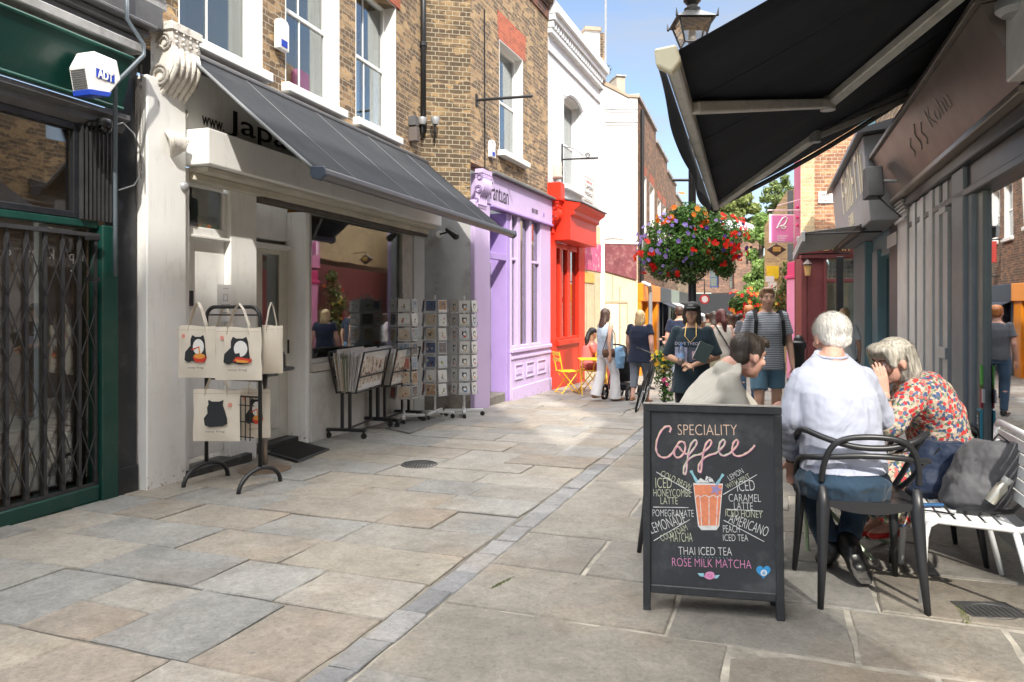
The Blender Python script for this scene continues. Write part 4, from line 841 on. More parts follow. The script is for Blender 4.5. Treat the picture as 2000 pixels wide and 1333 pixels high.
for (a,b,c_,d_) in ((1083,1089,660,622),(1097,1105,660,628)): MB().box(px(a)-ox,px(b)-ox,.045,.05,pzz(1090,c_),pzz(1090,d_)).build('window_poster',YEL,r)
MB().box(px(1097)-ox,px(1105)-ox,.045,.05,pzz(1100,560),pzz(1100,528)).build('window_poster',M('blue_poster',(.08,.18,.5),.6),r)
# cream end panel with the pink sign
mb=MB(); mb.box(rx1+.003,x1,-.03,.25,RG(x1)-.3,zl-.3); mb.build('cream_panel',M('cream_wall_paint',(.62,.55,.38),.7,.12,3,.1),r)
PINKP=M('flaking_pink',(.62,.12,.26),.8,.2,4,.2,dirt=((.72,.62,.62),1.0),dscale=7)
MB().box(rx1+.01,x1+.02,-.05,-.032,pzz(1160,530),pzz(1160,476)).build('pink_sign_panel',PINKP,r)
MB().box(rx1+.01,px(1158)-ox,-.05,-.032,pzz(1150,553),pzz(1150,533)).build('yellow_sign_panel',M('mustard_panel',(.72,.48,.14),.6),r)
for p in (1142,1158): MB().box(px(p)-ox,px(p)-ox+.05,-.045,-.031,RG(x1),pzz(1150,556)).build('door_edge',M('dark_cream_line',(.45,.38,.26),.7),r)  # darker cream strips along the door edges
# street name plate
a,b=PF.h(1141,353,-.02),PF.h(1159,387,-.02); q=empty('street_sign',PF.w((a[0]+b[0])/2,-.0,(a[1]+b[1])/2),PF.rz,'white street name plate on the white painted brick wall','street sign')
w_,h_=b[0]-a[0],.62; MB().box(-w_/2,w_/2,-.02,0,-h_/2,h_/2).build('plate',WHITE2,q,bev=.004)
mb=MB(); 
for (c0,c1,c2,c3) in ((-w_/2+.02,w_/2-.02,h_/2-.04,h_/2-.025),(-w_/2+.02,w_/2-.02,-h_/2+.025,-h_/2+.04),(-w_/2+.02,-w_/2+.035,-h_/2+.04,h_/2-.04),(w_/2-.035,w_/2-.02,-h_/2+.04,h_/2-.04)): mb.box(c0,c1,-.0225,-.02,c2,c3)
mb.build('border',INK,q)
RINK=M('red_lettering',(.55,.03,.03),.5,0,5,0)
text('lettering','LONDON',RINK,q,(-w_*.36,-.022,.14),.1,width=w_*.7,height=.07)
text('lettering','CAMDEN',INK,q,(-w_*.4,-.022,-.02),.1,width=w_*.8,height=.11); text('lettering','PASSAGE',INK,q,(-w_*.4,-.022,-.19),.1,width=w_*.8,height=.11)
bracket(PF,1097,1168,312,309,'black wrought iron sign bracket with a scroll on the white painted house',.02,True)
q=empty('chimney_pot',PF.w(px(1083),-.05,pzz(1083,350)),PF.rz,'pale rounded stone finial standing on the red corbel block','finial')
MB().lathe([(0,0),(.12,0),(.13,.05),(.11,.12),(.13,.25),(.10,.40),(.05,.52),(0,.55)],n=14).build('stone',M('pale_stone',(.5,.47,.4),.8,.2,6,.3),q,smooth=True)
# ---------------------------------------------------------------- white rendered house (faces the camera) and the brick terrace beyond
XA=px(1172); pA=PF.w(XA,.05); WF=Fr((pA.x,pA.y,gz(pA.y)),(1,.22))
wx=lambda p,y=0: WF.x(p,y)
x1=wx(1245); zt=WF.z(1236,191); zt0=WF.z(1172,157)
WR=M('white_render',(.74,.73,.70),.75,.08,2,.1,dirt=((.50,.48,.42),.5),dscale=1.3)
r=empty('rendered_house',WF.o,WF.rz,'tall white rendered house end with flaking maroon sign panel and cream lower doors','house')
mb=MB(); mb.prism([(-.6,WF.z(1200,474)),(x1,WF.z(1200,474)),(x1,zt),(wx(1229),zt),(-.6,zt0+.2)],'y',0,3.5); mb.build('wall',WR,r)
mb=MB(); mb.prism([(wx(1230),zt+.04),(wx(1229),zt-.02),(-.1,zt0-.02),(-.1,zt0+.12)],'y',-.04,.3); mb.box(wx(1229),x1+.03,-.04,3.5,zt+.002,zt+.06); mb.build('coping',M('coping_stone',(.38,.30,.22),.85,.2,6,.3),r)
mb=MB(); mb.box(-.6,x1,-.01,3.5,-.6,WF.z(1200,474)-.002); mb.build('cream_base',M('cream_wall_paint',(.6,.55,.4)),r)
mb=MB(); mb.box(-.1,wx(1179),-.10,0,-.5,zt0-.3); mb.box(-.1,x1,-.08,-.0,WF.z(1200,474)-.05,WF.z(1200,474)+.02);mb.build('corner_pier',WR,r,bev=.01)
MAR=M('flaking_maroon',(.19,.055,.065),.8,.3,3,.3,dirt=((.36,.22,.20),.6),dscale=6)
pl=[WF.h(a,b,-.03) for a,b in ((1181,476),(1243,475),(1243,547),(1182,530))]; MB().prism(pl,'y',-.06,-.011).build('maroon_sign_panel',MAR,r)
LINE=M('dark_cream_line',(.4,.35,.25))
mb=MB()
for (a,b,c_,d_) in ((1176,1178,1,0),(1209,1211,720,560),(1224,1226,700,590),(1195,1196.5,585,535)): 
    mb.box(wx(a),wx(b),-.03,-.011,WF.z(1200,c_) if c_>1 else -.4,WF.z(1200,d_) if d_ else WF.z(1200,545))
mb.box(wx(1176),wx(1225),-.035,-.0112,WF.z(1200,592),WF.z(1200,588)); mb.box(wx(1176),wx(1213),-.035,-.0112,WF.z(1200,640),WF.z(1200,637)); mb.build('door_joints',LINE,r)
mb=MB(); mb.box(wx(1181),wx(1208),-.05,-.012,-.4,WF.z(1200,594)); mb.build('cream_door',M('cream_door_paint',(.68,.63,.47),.6,.1,3,.05),r,bev=.01)
MB().tube([(wx(1176),-.06,WF.z(1200,466)),(wx(1195),-.07,WF.z(1200,462)),(wx(1215),-.06,WF.z(1200,464)),(wx(1222),-.05,WF.z(1200,472))],.02,6).build('wall_pipe',WR,r)
mb=MB(); mb.quad((wx(1188),.6,zt0-.1),(wx(1228),.6,zt-.2),(wx(1228),4,zt+1.1),(wx(1188),4,zt0+.9)); mb.build('slate_roof',M('slate',(.07,.075,.085),.6,.3,6,.3),r)
# white chimney behind the painted house, aerial, plants, far chimney
Yc=21.0; c=P(1172,300,Yc); q=empty('chimney_stack',(c.x,Yc,P(0,330,Yc).z),.2,'white rendered chimney stack with brick edge behind the white cornice','chimney')
zz=lambda py,Y: CAMZ-(py-HZ)/FPX*Y
b0=zz(330,Yc); t=zz(62,Yc); wd=20/FPX*Yc
mb=MB(); mb.box(-wd*1.5,0,0,1.0,-1.5,t-b0); mb.build('stack',WR,q); mb=MB(); mb.box(.002,wd*.45,-.05,1.0,-1.5,t-b0-.05); mb.build('brick_edge',BRICK,q)
mb=MB(); mb.box(-wd*1.6,wd*.1,-.08,1.05,t-b0+.001,t-b0+.1); mb.build('cap',M('coping_stone',(.4,.3,.2)),q)
c=P(1183,130,20.6); q=empty('aerial_mast',(c.x,20.6,zz(150,20.6)),0,'thin grey aerial mast rising above the white chimney','aerial')
MB().tube([(0,0,0),(0,0,zz(-60,20.6)-zz(150,20.6))],.035,8).build('mast',GREY,q)
c=P(1213,190,24); q=empty('chimney_stack',(c.x,24,zz(230,24)),.2,'small buff chimney stack above the slate roof of the rendered house','chimney')
wd=9/FPX*24; MB().box(-wd,wd,0,.8,-1,zz(150,24)-zz(230,24)).build('stack',M('buff_render',(.42,.36,.28),.85,.2,5,.2),q,bev=.02)
MB().box(-wd*1.15,wd*1.15,-.05,.85,zz(150,24)-zz(230,24)+.002,zz(147,24)-zz(230,24)).build('cap',GW,q)
# terrace
TBo=WF.w(x1,.02); TB=Fr((TBo.x,TBo.y,gz(TBo.y)),(.33,1)); tx=lambda p,y=0: TB.x(p,y); tz=lambda a,b,y=0: TB.z(a,b,y)
TBR=brick_mat('terrace_brick',(.27,.145,.085),(.20,.11,.07),(.26,.2,.16),(.07,.05,.04),seed=5); TBY=brick_mat('terrace_buff_brick',(.38,.26,.15),(.31,.21,.12),(.3,.25,.2),(.1,.08,.06),seed=8)
zt=tz(1246,192)
houses=[(1245,1281,'brown brick terrace house next to the white rendered house end',TBR,((1253.5,1262,245,333),(1269,1277.5,270,350))),(1281,1303,'second brown brick terrace house, with black downpipe at its edge',TBR,((1284.5,1290.5,305,372),(1294.5,1299.5,322,385))),(1303,1320,'third terrace house with pale narrow windows in brown brick',TBR,((1306,1310.5,350,398),(1313,1317,360,405))),(1320,1346,'far buff terrace house at the end of the row',TBY,((1324,1328,385,420),(1334,1337.5,398,430)))]
FASC=[('orange',M('orange_paint',(.80,.27,.015),.4,.08,3,.03)),('navy',M('navy_paint',(.018,.024,.05),.4,.1,3,.03)),('green',M('sage_paint',(.2,.24,.2),.5)),('black',M('black_paint',(.02,.02,.022),.4))]
for i,(pa,pb,lab,bm_,wn) in enumerate(houses):
    xa,xb=tx(pa)+.002,tx(pb); q=empty('terrace_house',TB.w(xa,0,0),TB.rz,lab,'house','terrace houses beyond the white rendered house'); q.location.z=TB.o.z
    zz1=zt-i*.35; zz0=2.75-TB.o.z*0-.2; ops=[]
    for (a,b,ya,yb) in wn: ops.append((tx(a)-xa,tx(b)-xa,tz(b,yb)+.15 if False else 4.1-i*.15,5.75-i*.18))
    mb=MB(); wall_open(mb,0,xb-xa,zz0,zz1,ops,0,.3); mb.box(0,xb-xa,.31,5,zz1-.3,zz1-.2); mb.build('wall',bm_,q)
    for o_ in ops: 
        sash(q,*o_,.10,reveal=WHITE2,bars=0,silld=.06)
        MB().box(o_[0]-.08,o_[1]+.08,-.008,.02,o_[3]+.002,o_[3]+.28).build('window_arch',M('red_brick_plain',(.4,.1,.05)),q)
    MB().box(-.0,xb-xa,-.06,.35,zz1+.002,zz1+.1).build('coping',GW,q)
    nm,mt=FASC[i]; L=xb-xa
    mb=MB(); mb.box(0,L,-.15,.2,zz0-.5,zz0-.002); mb.box(0,.25,-.1,.3,-.9,zz0-.502); mb.box(L-.6,L,-.1,.3,-.9,zz0-.502); mb.box(.25,L-.6,-.05,.25,-.9,.55); mb.build('shopfront',mt,q,bev=.015)
    mb=MB(); mb.box(L*.42,L*.42+.12,-.06,.2,.55,zz0-.5); mb.build('window_post',mt,q)
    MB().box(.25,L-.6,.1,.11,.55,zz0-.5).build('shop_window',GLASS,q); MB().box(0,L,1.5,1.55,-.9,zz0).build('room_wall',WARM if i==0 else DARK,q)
q=empty('downpipe',TB.w(tx(1249),-.08,0),TB.rz,'tall dark grey downpipe at the near end of the brick terrace','pipe')
MB().tube([(0,0,tz(1249,215)),(0,0,tz(1249,470)),(-.1,0,tz(1249,490)),(-.1,0,tz(1249,552))],.055,8).build('pipe',BLACK,q)
MB().tube([(-.1,0,tz(1249,552)),(-.1,-.2,tz(1249,558)),(.15,-.2,tz(1249,570)),(.15,-.2,-.6)],.06,8).build('lower_pipe',GREY,q)
# ---------------------------------------------------------------- end of the street
Ye=47.; ze=gz(Ye)
q=empty('corner_building',(P(1380,0,Ye).x,Ye,ze),.10,'low brown brick building closing the street, with black ground floor shopfront','building')
X0=0; X1=(1492-1378)/FPX*Ye; zq=lambda py: zz(py,Ye)-ze
ops=[((1385-1378)/FPX*Ye,(1403-1378)/FPX*Ye,zq(562),zq(522)),((1458-1378)/FPX*Ye,(1463-1378)/FPX*Ye,zq(516),zq(480)),((1466-1378)/FPX*Ye,(1471-1378)/FPX*Ye,zq(516),zq(480)),((1475-1378)/FPX*Ye,(1480-1378)/FPX*Ye,zq(516),zq(484)),((1424-1378)/FPX*Ye,(1434-1378)/FPX*Ye,zq(565),zq(530))]
mb=MB(); wall_open(mb,-4,X1,zq(572),zq(452),ops,0,.3); mb.quad((X1,0,zq(640)),(X1,9,zq(640)),(X1,9,zq(452)),(X1,0,zq(452))); mb.build('wall',brick_mat('corner_brick',(.30,.16,.10),(.23,.125,.08),(.26,.2,.16),(.1,.06,.05),seed=11),q)
for k,o_ in enumerate(ops): sash(q,*o_,.12,bars=0,curtain=False,fm=M('blue_frame',(.03,.05,.14),.4) if k==0 else M('brown_frame',(.09,.05,.04),.5),fw=.08 if k in(0,4) else .04,sill=False)
MB().prism([(-.2,zq(452)),(-.4,zq(450)),(4,zq(415)),(9,zq(415)),(9,zq(452))],'x',-4,X1+.2).build('roof',M('pale_slate',(.28,.28,.29),.6,.3,5,.2),q)
mb=MB(); mb.box(-4,(1440-1378)/FPX*Ye,-.2,.3,-.3,zq(574)); mb.build('shopfront',M('black_paint',(.02,.02,.02)),q,bev=.02)
mb=MB(); mb.box((1445-1378)/FPX*Ye,X1,-.1,.3,-.3,zq(574)); mb.build('pale_shopfront',M('pale_front',(.45,.46,.44),.6,.2,2,.1),q)
# ---------------------------------------------------------------- RIGHT SIDE: restaurant
RFo=Vector((3.31,4.9,gz(4.9))); RF=Fr(RFo,(-.36,-1)); rx=lambda p,y=0: RF.x(p,y); rzz=lambda a,b,y=0: RF.z(a,b,y); rg=lambda x: RF.gr(x)
r=empty('restaurant',RFo,RF.rz,'grey framed restaurant front with brown metal sign board at the right edge','restaurant'); RS=r
xl=rx(1760); xr=rx(2000)+1.0; xs=rx(1984,-.15)
SLATE=M('slate_grey_paint',(.27,.31,.34),.4,.12,4,.04); CHAR=M('charcoal_paint',(.06,.063,.07),.35,.15,4,.04)
zs0=rzz(1757,374,-.12); zs1=rzz(1722,287,-.32)
BRZ=M('brushed_bronze',(.25,.21,.195),.40,.22,3,.05,metal=.45)
prof(r,'sign_board',BRZ,[(-.05,zs0-.01),(-.12,zs0),(-.32,zs1),(-.05,zs1+.02)],xl-.05,xs)
mb=MB(); mb.prism([(-.05,zs1+.021),(-.36,zs1+.003),(-.36,zs1+.05),(-.05,zs1+.09)],'x',xl-.09,xs+.02); mb.build('sign_cap',M('worn_bronze',(.16,.14,.125),.45,.2,6,.1,metal=.5),r,bev=.006)
mb=MB(); mb.box(xl-.05,xs,-.14,-.02,zs0-.06,zs0-.012); mb.build('sign_trim',M('pale_bronze',(.30,.26,.22),.35,.15,6,.05,metal=.6),r,bev=.006)
ANG=math.atan2(.20,zs1-zs0)
E=M('etched_lettering',(.42,.38,.36),.6,.1,5,0)
def on_board(t,x): # point on the tilted board face
    return (x,-.12-.20*t-.003,zs0+(zs1-zs0)*t)
tr=(R(90)+ANG,0,0)
text('lettering','Kohu',E,r,on_board(.42,rx(1822,-.2)),.2,rot=tr,width=rx(1862,-.2)-rx(1822,-.2),height=.15,depth=.001,off=-.002)
mb=MB()
for (a,h) in ((1783,.3),(1796,.42),(1806,.34)):
    x=rx(a,-.2); mb.tube([Vector(on_board(.30+h*k/8,x+.05*math.sin(k*.9)+.012*k)) for k in range(9)],.006,5)
mb.build('etched_flourish',E,r)
mb=MB(); mb.box(xl-.02,xr,-.06,.1,zs0-.16,zs0-.062); mb.box(xl+.2,xr,-.0,.14,zs0-.34,zs0-.162); mb.box(xl+.2,xr,-.03,.14,zs0-.40,zs0-.342); mb.build('lintel',CHAR,r,bev=.008)
mb=MB(); mb.box(xs+.003,xr,-.20,-.05,zs0-.0,zs1+.3); mb.build('white_panel',M('white_metal',(.70,.70,.70),.4),r,bev=.01)
xp=[rx(p) for p in (1760,1779,1842,1850,1866,1898,1910)]
mb=MB(); mb.box(xp[0],xp[1],-.04,.2,rg(xp[0])-.1,zs0-.062); mb.box(xp[0]-.02,xp[1]+.01,-.07,-.03,zs0-.30,zs0-.26); mb.build('grey_pilaster',M('stone_grey_paint',(.52,.51,.50),.45,.12,4,.04),r,bev=.008)
mb=MB(); 
for k in range(4): mb.box(xp[0]-.02,xp[1]+.02,-.06-.012*(3-k),-.03,zs0-.10-k*.035,zs0-.078-k*.035)
mb.build('capital_ridges',M('stone_grey_paint',(.2,.2,.2)),r)
SIL=M('silver_paint',(.62,.64,.64),.42,.1,6,.04,metal=.1)
n=7
for k in range(n):
    a=xp[1]+.03+(xp[2]-xp[1]-.05)*k/n; w_=(xp[2]-xp[1]-.05)/n
    MB().box(a,a+w_*.78,-.02-.012*(k%2),.05,rg(a)+.05,zs0-.17).build('folded_grille_bar',SIL,r,bev=.004)
mb=MB(); mb.box(xp[2]+.03,xp[3]+.05,-.01,.05,rg(xp[3])+.05,zs0-.17); mb.build('grille_post',SIL,r,bev=.004)
for py in (405,690,980): MB().box(xp[2]-.03,xp[3]+.055,-.03,-.011,rzz(1848,py)-.05,rzz(1848,py)+.05).build('grille_hinge',SIL,r,bev=.003)
mb=MB(); mb.box(xp[1],xp[3]+.2,.10,.2,rg(xp[1])-.1,zs0-.1); mb.box(xp[3]+.055,xp[4]-.002,.02,.1,rg(xp[3])-.1,zs0-.16); mb.build('dark_recess',CHAR,r)
mb=MB(); mb.box(xp[4],xp[4]+(xp[5]-xp[4])*.75,-.03,.15,rg(xp[4])-.1,zs0-.16); mb.box(xp[4]+(xp[5]-xp[4])*.78,xp[5],.0,.15,rg(xp[4])-.1,zs0-.16); mb.build('door_post',SLATE,r,bev=.012)
mb=MB(); mb.box(xp[5]+.002,xp[6],.03,.12,rg(xp[5])-.1,zs0-.4); mb.box(xp[6],xr,-.02,.14,rg(xr)-.1,rg(xp[6])+.10); wf=mb.build('glazed_front',M('sage_grey_paint',(.27,.30,.29),.35,.1,5,.03),r,bev=.006)
MB().box(xp[6],xr,.06,.068,rg(xp[6])+.05,zs0-.4).build('pane',glass_mat('mirror_glass',.5,(.6,.62,.6)),wf)
for py,c_,h in ((738,(.15,.60,.08),.09),(775,(.5,.06,.09),.085),(773,(.7,.7,.72),.05)):
    a=rx(1908); MB().box(a+(.0 if c_[0]<.6 else .05),a+.045+(.0 if c_[0]<.6 else .05),.018,.03,rzz(1912,py)-h,rzz(1912,py)+h).build('door_sticker',M('sticker_%d'%(c_[0]*100),c_,.5,0),r)
a=rx(1904); 
MB().box(a,a+.10,.012,.026,rzz(1912,865),rzz(1912,802)).build('door_sticker',M('cyan_edge',(.06,.45,.62),.5,0),r); MB().box(a+.012,a+.088,.009,.0118,rzz(1912,862),rzz(1912,805)).build('sticker_panel',M('dark_sticker',(.05,.08,.10),.5,0),r)
text('sticker_lettering','JUST EAT',vin,r,(a+.065,.007,rzz(1912,858)),.05,rot=(R(90),R(-90),0),width=.17,height=.03)
mb=MB(); mb.box(xl,xr,2.6,2.65,-.3,3.6); mb.box(xl,xr,.2,2.6,-.32,-.28); mb.box(xl,xl+.05,.2,2.6,-.3,3.6); mb.build('interior',M('dining_room',(.22,.18,.14),.9,.3,2,0),r)
mb=MB(); mb.box(xl-.02,xr+.6,0,6,zs1+.1,5.2); mb.build('wall',BRICK,r)
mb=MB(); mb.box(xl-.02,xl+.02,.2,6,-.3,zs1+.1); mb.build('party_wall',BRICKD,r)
OAK=M('oiled_oak',(.50,.22,.07),.45,.25,2.2,.05)
q=empty('wooden_table',RF.w(rx(1965),.55,0),RF.rz,'oiled wooden table standing just inside the restaurant window','table'); q.location.z=RF.o.z; h=rzz(1975,672,.4)
MB().box(-.0,.9,-.3,.3,h-.03,h+.03).build('tabletop',OAK,q,bev=.006)
MB().box(.05,.85,-.2,-.15,-.1,h-.032).build('leg_panel',OAK,q); MB().box(.05,.85,.15,.2,-.1,h-.032).build('leg_panel',OAK,q)
q=empty('wooden_counter',RF.w(rx(1950),.5,0),RF.rz,'orange timber counter panel behind the restaurant glass','counter'); q.location.z=RF.o.z
MB().box(-.12,.6,-.2,.1,-.05,rzz(1960,780,.3)).build('front_panel',OAK,q,bev=.004); MB().box(-.14,.62,-.22,.12,rzz(1960,780,.3)+.001,rzz(1960,780,.3)+.03).build('counter_top',OAK,q)
# wall lamp at the top right corner
q=empty('wall_lamp',P(1985,8,3.9),0,'round grey wall lamp at the top right corner over the brown sign board','lamp')
MB().lathe([(0,-.06),(.07,-.06),(.10,-.03),(.10,.02),(.07,.06),(0,.07)],n=18).build('lamp_head',GREY,q,smooth=True,auto=40); MB().tube([(.0,0,.02),(.25,.02,.05)],.03,8).build('bracket',CHAR,q)
# ---------------------------------------------------------------- black awning of the restaurant
def awning_right():
    global RF
    zfr=2.51-RFo.z; yo=-2.07; RFa=RF; RF=Fr(RFa.w(rx(1765),0),(-.326,-1)); RF.o.z=RFo.z
    # ends of the front bar
    a=RF.w(0,yo); 
    xn=RF.x(1306,yo); xf=RF.x(1395,yo)
    q=empty('restaurant_awning',RF.w(xf,0,0),RF.rz,'big black canvas awning seen from below on grey folding arms','awning'); q.location.z=RF.o.z
    L=xn-xf; zw=3.60-RFo.z; yb=-.14
    BF=M('black_canvas',(.007,.010,.018),.9,.35,1.6,.6,fine=4,dirt=((.016,.018,.024),.6),dscale=2)
    mb=MB(); n=20; m=10
    for i in range(n+1):
        for j in range(m+1):
            t=j/m; mb.v.append((L*i/n,yb+(yo-yb)*t,zw+(zfr+.03-zw)*t-.05*math.sin(PI*t)+.006*math.sin(i*1.7+t*4)))
    mb.f=[(i*(m+1)+j,(i+1)*(m+1)+j,(i+1)*(m+1)+j+1,i*(m+1)+j+1) for i in range(n) for j in range(m)]
    f=mb.build('canopy',BF,q,smooth=True); s_=f.modifiers.new('t','SOLIDIFY'); s_.thickness=.004
    for t_ in (.2,.42,.63,.83): MB().tube([(L*t_,yb+(yo-yb)*k/10,zw+(zfr+.03-zw)*k/10-.05*math.sin(PI*k/10)-.006) for k in range(11)],.004,5).build('seam',M('black_seam',(.02,.022,.03),.8),f)
    # hanging valance: wavy and deeper at the middle
    mb=MB(); n=60
    for i in range(n+1):
        x=L*i/n; t=i/n; d=.10+.10*math.sin(PI*t)+.16*max(0,1-t*5)+.006*math.sin(i*.5); dy=.012*math.sin(i*.23)
        mb.v+=[(x,yo-.035,zfr+.03),(x,yo-.06+dy,zfr+.03-d*.5),(x,yo-.05+dy*1.5,zfr+.03-d)]
    mb.f=[(3*i+k,3*i+3+k,3*i+4+k,3*i+1+k) for i in range(n) for k in range(2)]
    mb.build('valance',BF,q,smooth=True)
    PG=M('pale_grey_aluminium',(.56,.55,.52),.45,.12,6,.05,metal=.1,dirt=((.2,.18,.16),.5),dscale=9)
    mb=MB(); mb.prism([(yo-.03,zfr+.03),(yo+.05,zfr+.04),(yo+.05,zfr-.04),(yo-.01,zfr-.04)],'x',0,L); mb.build('front_bar',PG,q,bev=.01)
    CREAM=M('cream_plastic',(.62,.58,.42),.4,.05,5,0)
    for xx in (L+.001,-.031): MB().prism([(yo-.06,zfr+.05),(yo+.04,zfr+.06),(yo+.06,zfr-.02),(yo+.02,zfr-.07),(yo-.05,zfr-.03)],'x',xx,xx+.03 if xx<0 else xx+.06).build('end_cap',CREAM if xx>0 else BLACK,q,bev=.012,seg=2)
    def ph(px_,py_,y):  # point on a vertical plane offset
        x,z=RF.h(px_,py_,y); return Vector((x-xf,y,z))
    def onfab(px_,py_,d=.06):   # just under the canopy plane
        best=None
        for k in range(200):
            y=yb+(yo-yb)*k/199; v=ph(px_,py_,y); zc=zw+(zfr+.03-zw)*(k/199)-d
            e=abs(v.z-zc)
            if best is None or e<best[0]: best=(e,v)
        return best[1]
    def arm(A,B,C,w_=.045,h_=.032):
        for (p,q2) in ((A,B),(B,C)):
            d=(q2-p).normalized(); s=Vector((0,0,1)).cross(d).normalized(); u=d.cross(s)
            pts=[p-s*w_-u*h_,q2-s*w_-u*h_,q2+s*w_-u*h_,p+s*w_-u*h_,p-s*w_+u*h_,q2-s*w_+u*h_,q2+s*w_+u*h_,p+s*w_+u*h_]
            yield pts
    A=onfab(1352,209,.05); A.y=yo+.05; A.z=zfr; B=onfab(1617,203,.12); C=onfab(1885,-20,.14)
    for nm,(A_,B_,C_) in (('near',(A,B,C)),):
        ps=list(arm(A_,B_,C_)); mb=MB(); mb.hexa(ps[0]); mb.hexa(ps[1]); 
        j=MB(); j.lathe([(0,-.05),(.055,-.05),(.055,.05),(0,.05)],B_,14); mb.v and None
        ao=mb.build('folding_arm',PG,q,bev=.008); j.build('elbow_joint',PG,ao)
    A2=ph(1440,335,yo+.04); A2=Vector((A2.x,yo+.04,zfr)); 
    far0=Vector((.15,yo+.04,zfr)); el=onfab(1592,268,.10); w0=Vector((.35,yb-.02,zw-.12))
    mb=MB(); ps=list(arm(Vector((.06,yo+.05,zfr+.01)),el,w0,.04,.03)); mb.hexa(ps[0]); mb.hexa(ps[1]); ao=mb.build('folding_arm',PG,q,bev=.008)
    MB().lathe([(0,-.05),(.05,-.05),(.05,.05),(0,.05)],el,14).build('elbow_joint',GREY,ao); RFB=RFa
    mb=MB(); mb.tube([(-.03,yb+.02,zw-.02),(L+.05,yb+.02,zw-.02)],.065,12); mb.box(-.02,L+.05,yb-.02,yb+.10,zw-.16,zw-.09); mb.build('roller_box',M('dusty_black',(.05,.048,.046),.7,.4,12,.5),q)
    mb=MB(); mb.tube([(-.004,yb+(yo-yb)*k/10,zw+(zfr+.02-zw)*k/10-.05*math.sin(PI*k/10)-.03) for k in range(11)],.028,6); mb.build('edge_hem',M('grey_canvas',(.10,.10,.10),.8),q)
    RF=RFa
awning_right()
# ---------------------------------------------------------------- teal shop
TEAL=M('teal_paint',(.17,.30,.35),.42,.10,3,.04); SGN=M('signboard_grey',(.20,.205,.215),.5,.12,4,.05)
xT0=rx(1672); xT1=rx(1760)-.003
r=empty('teal_shop',RF.w(xT0,0,0),RF.rz,'narrow teal shopfront with dark boxed sign board between restaurant and pub','shop'); r.location.z=RF.o.z; ox=xT0
tx2=lambda p,y=0: rx(p,y)-ox
zf0=rzz(1700,430,-.35); zf1=rzz(1700,262,-.35)
mb=MB(); mb.prism([(-.0,zf0),(-.34,zf0),(-.42,zf1),(0,zf1+.05)],'x',tx2(1634,-.35),tx2(1698,-.35)); mb.build('sign_board',SGN,r,bev=.01)
mb=MB(); mb.prism([(0,zf1+.052),(-.50,zf1+.003),(-.50,zf1+.05),(0,zf1+.18)],'x',tx2(1632,-.35),tx2(1702,-.35)); mb.build('sign_cap',CHAR,r)
CRM=M('cream_lettering',(.62,.55,.42),.6,.05,5,0)
za=tx2(1646,-.4)
def gly(x0,z0,w_,h_,k):
    mb=MB(); y=lambda z: -.343-.08*(z-zf0)/(zf1-zf0); B_=lambda a,b,c_,d_: mb.hexa([(a,y(c_)-.012,c_),(b,y(c_)-.012,c_),(b,y(c_)+.004,c_),(a,y(c_)+.004,c_),(a,y(d_)-.012,d_),(b,y(d_)-.012,d_),(b,y(d_)+.004,d_),(a,y(d_)+.004,d_)])
    B_(x0,x0+w_*.22,z0,z0+h_)
    if k in(0,2,4): B_(x0+w_*.22,x0+w_,z0+h_*.84,z0+h_)
    if k in(0,1,3): B_(x0+w_*.22,x0+w_*.8,z0+h_*.45,z0+h_*.6)
    if k in(1,2,5): B_(x0+w_*.78,x0+w_,z0,z0+h_*.82)
    mb.build('sign_letter',CRM,r)
L6=(tx2(1686,-.4)-za)/6
for k in range(6): gly(za+L6*k,zf0+(zf1-zf0)*.40,L6*.62,.55,k)
for k in range(3): gly(tx2(1660,-.36)+k*.2,zf0+(zf1-zf0)*.14,.12,.16,k)
mb=MB(); mb.box(tx2(1677),tx2(1700),-.08,.2,rg(xT0)-.4,zf0-.003); mb.box(tx2(1706),tx2(1716),-.02,.2,rg(xT0)-.4,zf0-.2); mb.build('pilaster',TEAL,r,bev=.012)
mb=MB(); mb.box(tx2(1700),tx2(1760),.03,.25,rzz(1720,500),rzz(1720,330)); mb.box(tx2(1700)+.001,tx2(1706),.04,.2,rg(xT0)-.4,zf0); mb.build('upper_panel',TEAL,r,bev=.008)
mb=MB(); mb.box(tx2(1716)+.002,tx2(1752),.10,.16,rg(xT0)-.4,rzz(1720,505)); mb.build('navy_door',M('navy_gloss',(.008,.022,.04),.2,.1,3,.02),r,bev=.006)
mb=MB(); mb.box(tx2(1742),xT1-ox,-.03,.2,rg(xT1)-.4,rzz(1750,415)); mb.build('charcoal_pilaster',M('blue_charcoal',(.05,.062,.078),.4),r,bev=.01)
MB().box(tx2(1740),tx2(1758),-.045,-.031,rzz(1748,482),rzz(1748,458)).build('white_card',PAPER,r)
mb=MB(); mb.box(tx2(1698),tx2(1710),-.15,.1,rzz(1700,440),rzz(1700,205)); mb.build('blue_drain_post',M('sky_blue_paint',(.22,.42,.5),.5,.2,5,.1),r,bev=.01)
mb=MB(); mb.box(0,xT1-ox,.0,3,zf1+.15,4.5); mb.build('wall',BRICK,r)
mb=MB(); mb.box(-.3,tx2(1677)-.01,1.4,1.45,-1,zf0); mb.box(tx2(1645)-1.3,tx2(1677),.2,.3,zf0-.3,zf0); mb.build('room_wall',M('mint_room',(.35,.42,.38),.8),r)
# small awning of the teal shop
x0=rx(1636,-.3); x1=rx(1690,-.3); q=empty('small_awning',RF.w(x0,0,0),RF.rz,'pale grey striped small awning with thin black arms by the pink column','awning'); q.location.z=RF.o.z
GC=M('pale_grey_canvas',(.36,.36,.36),.8,.1,8,.1)
zA=rzz(1690,432,-.35); L=x1-x0
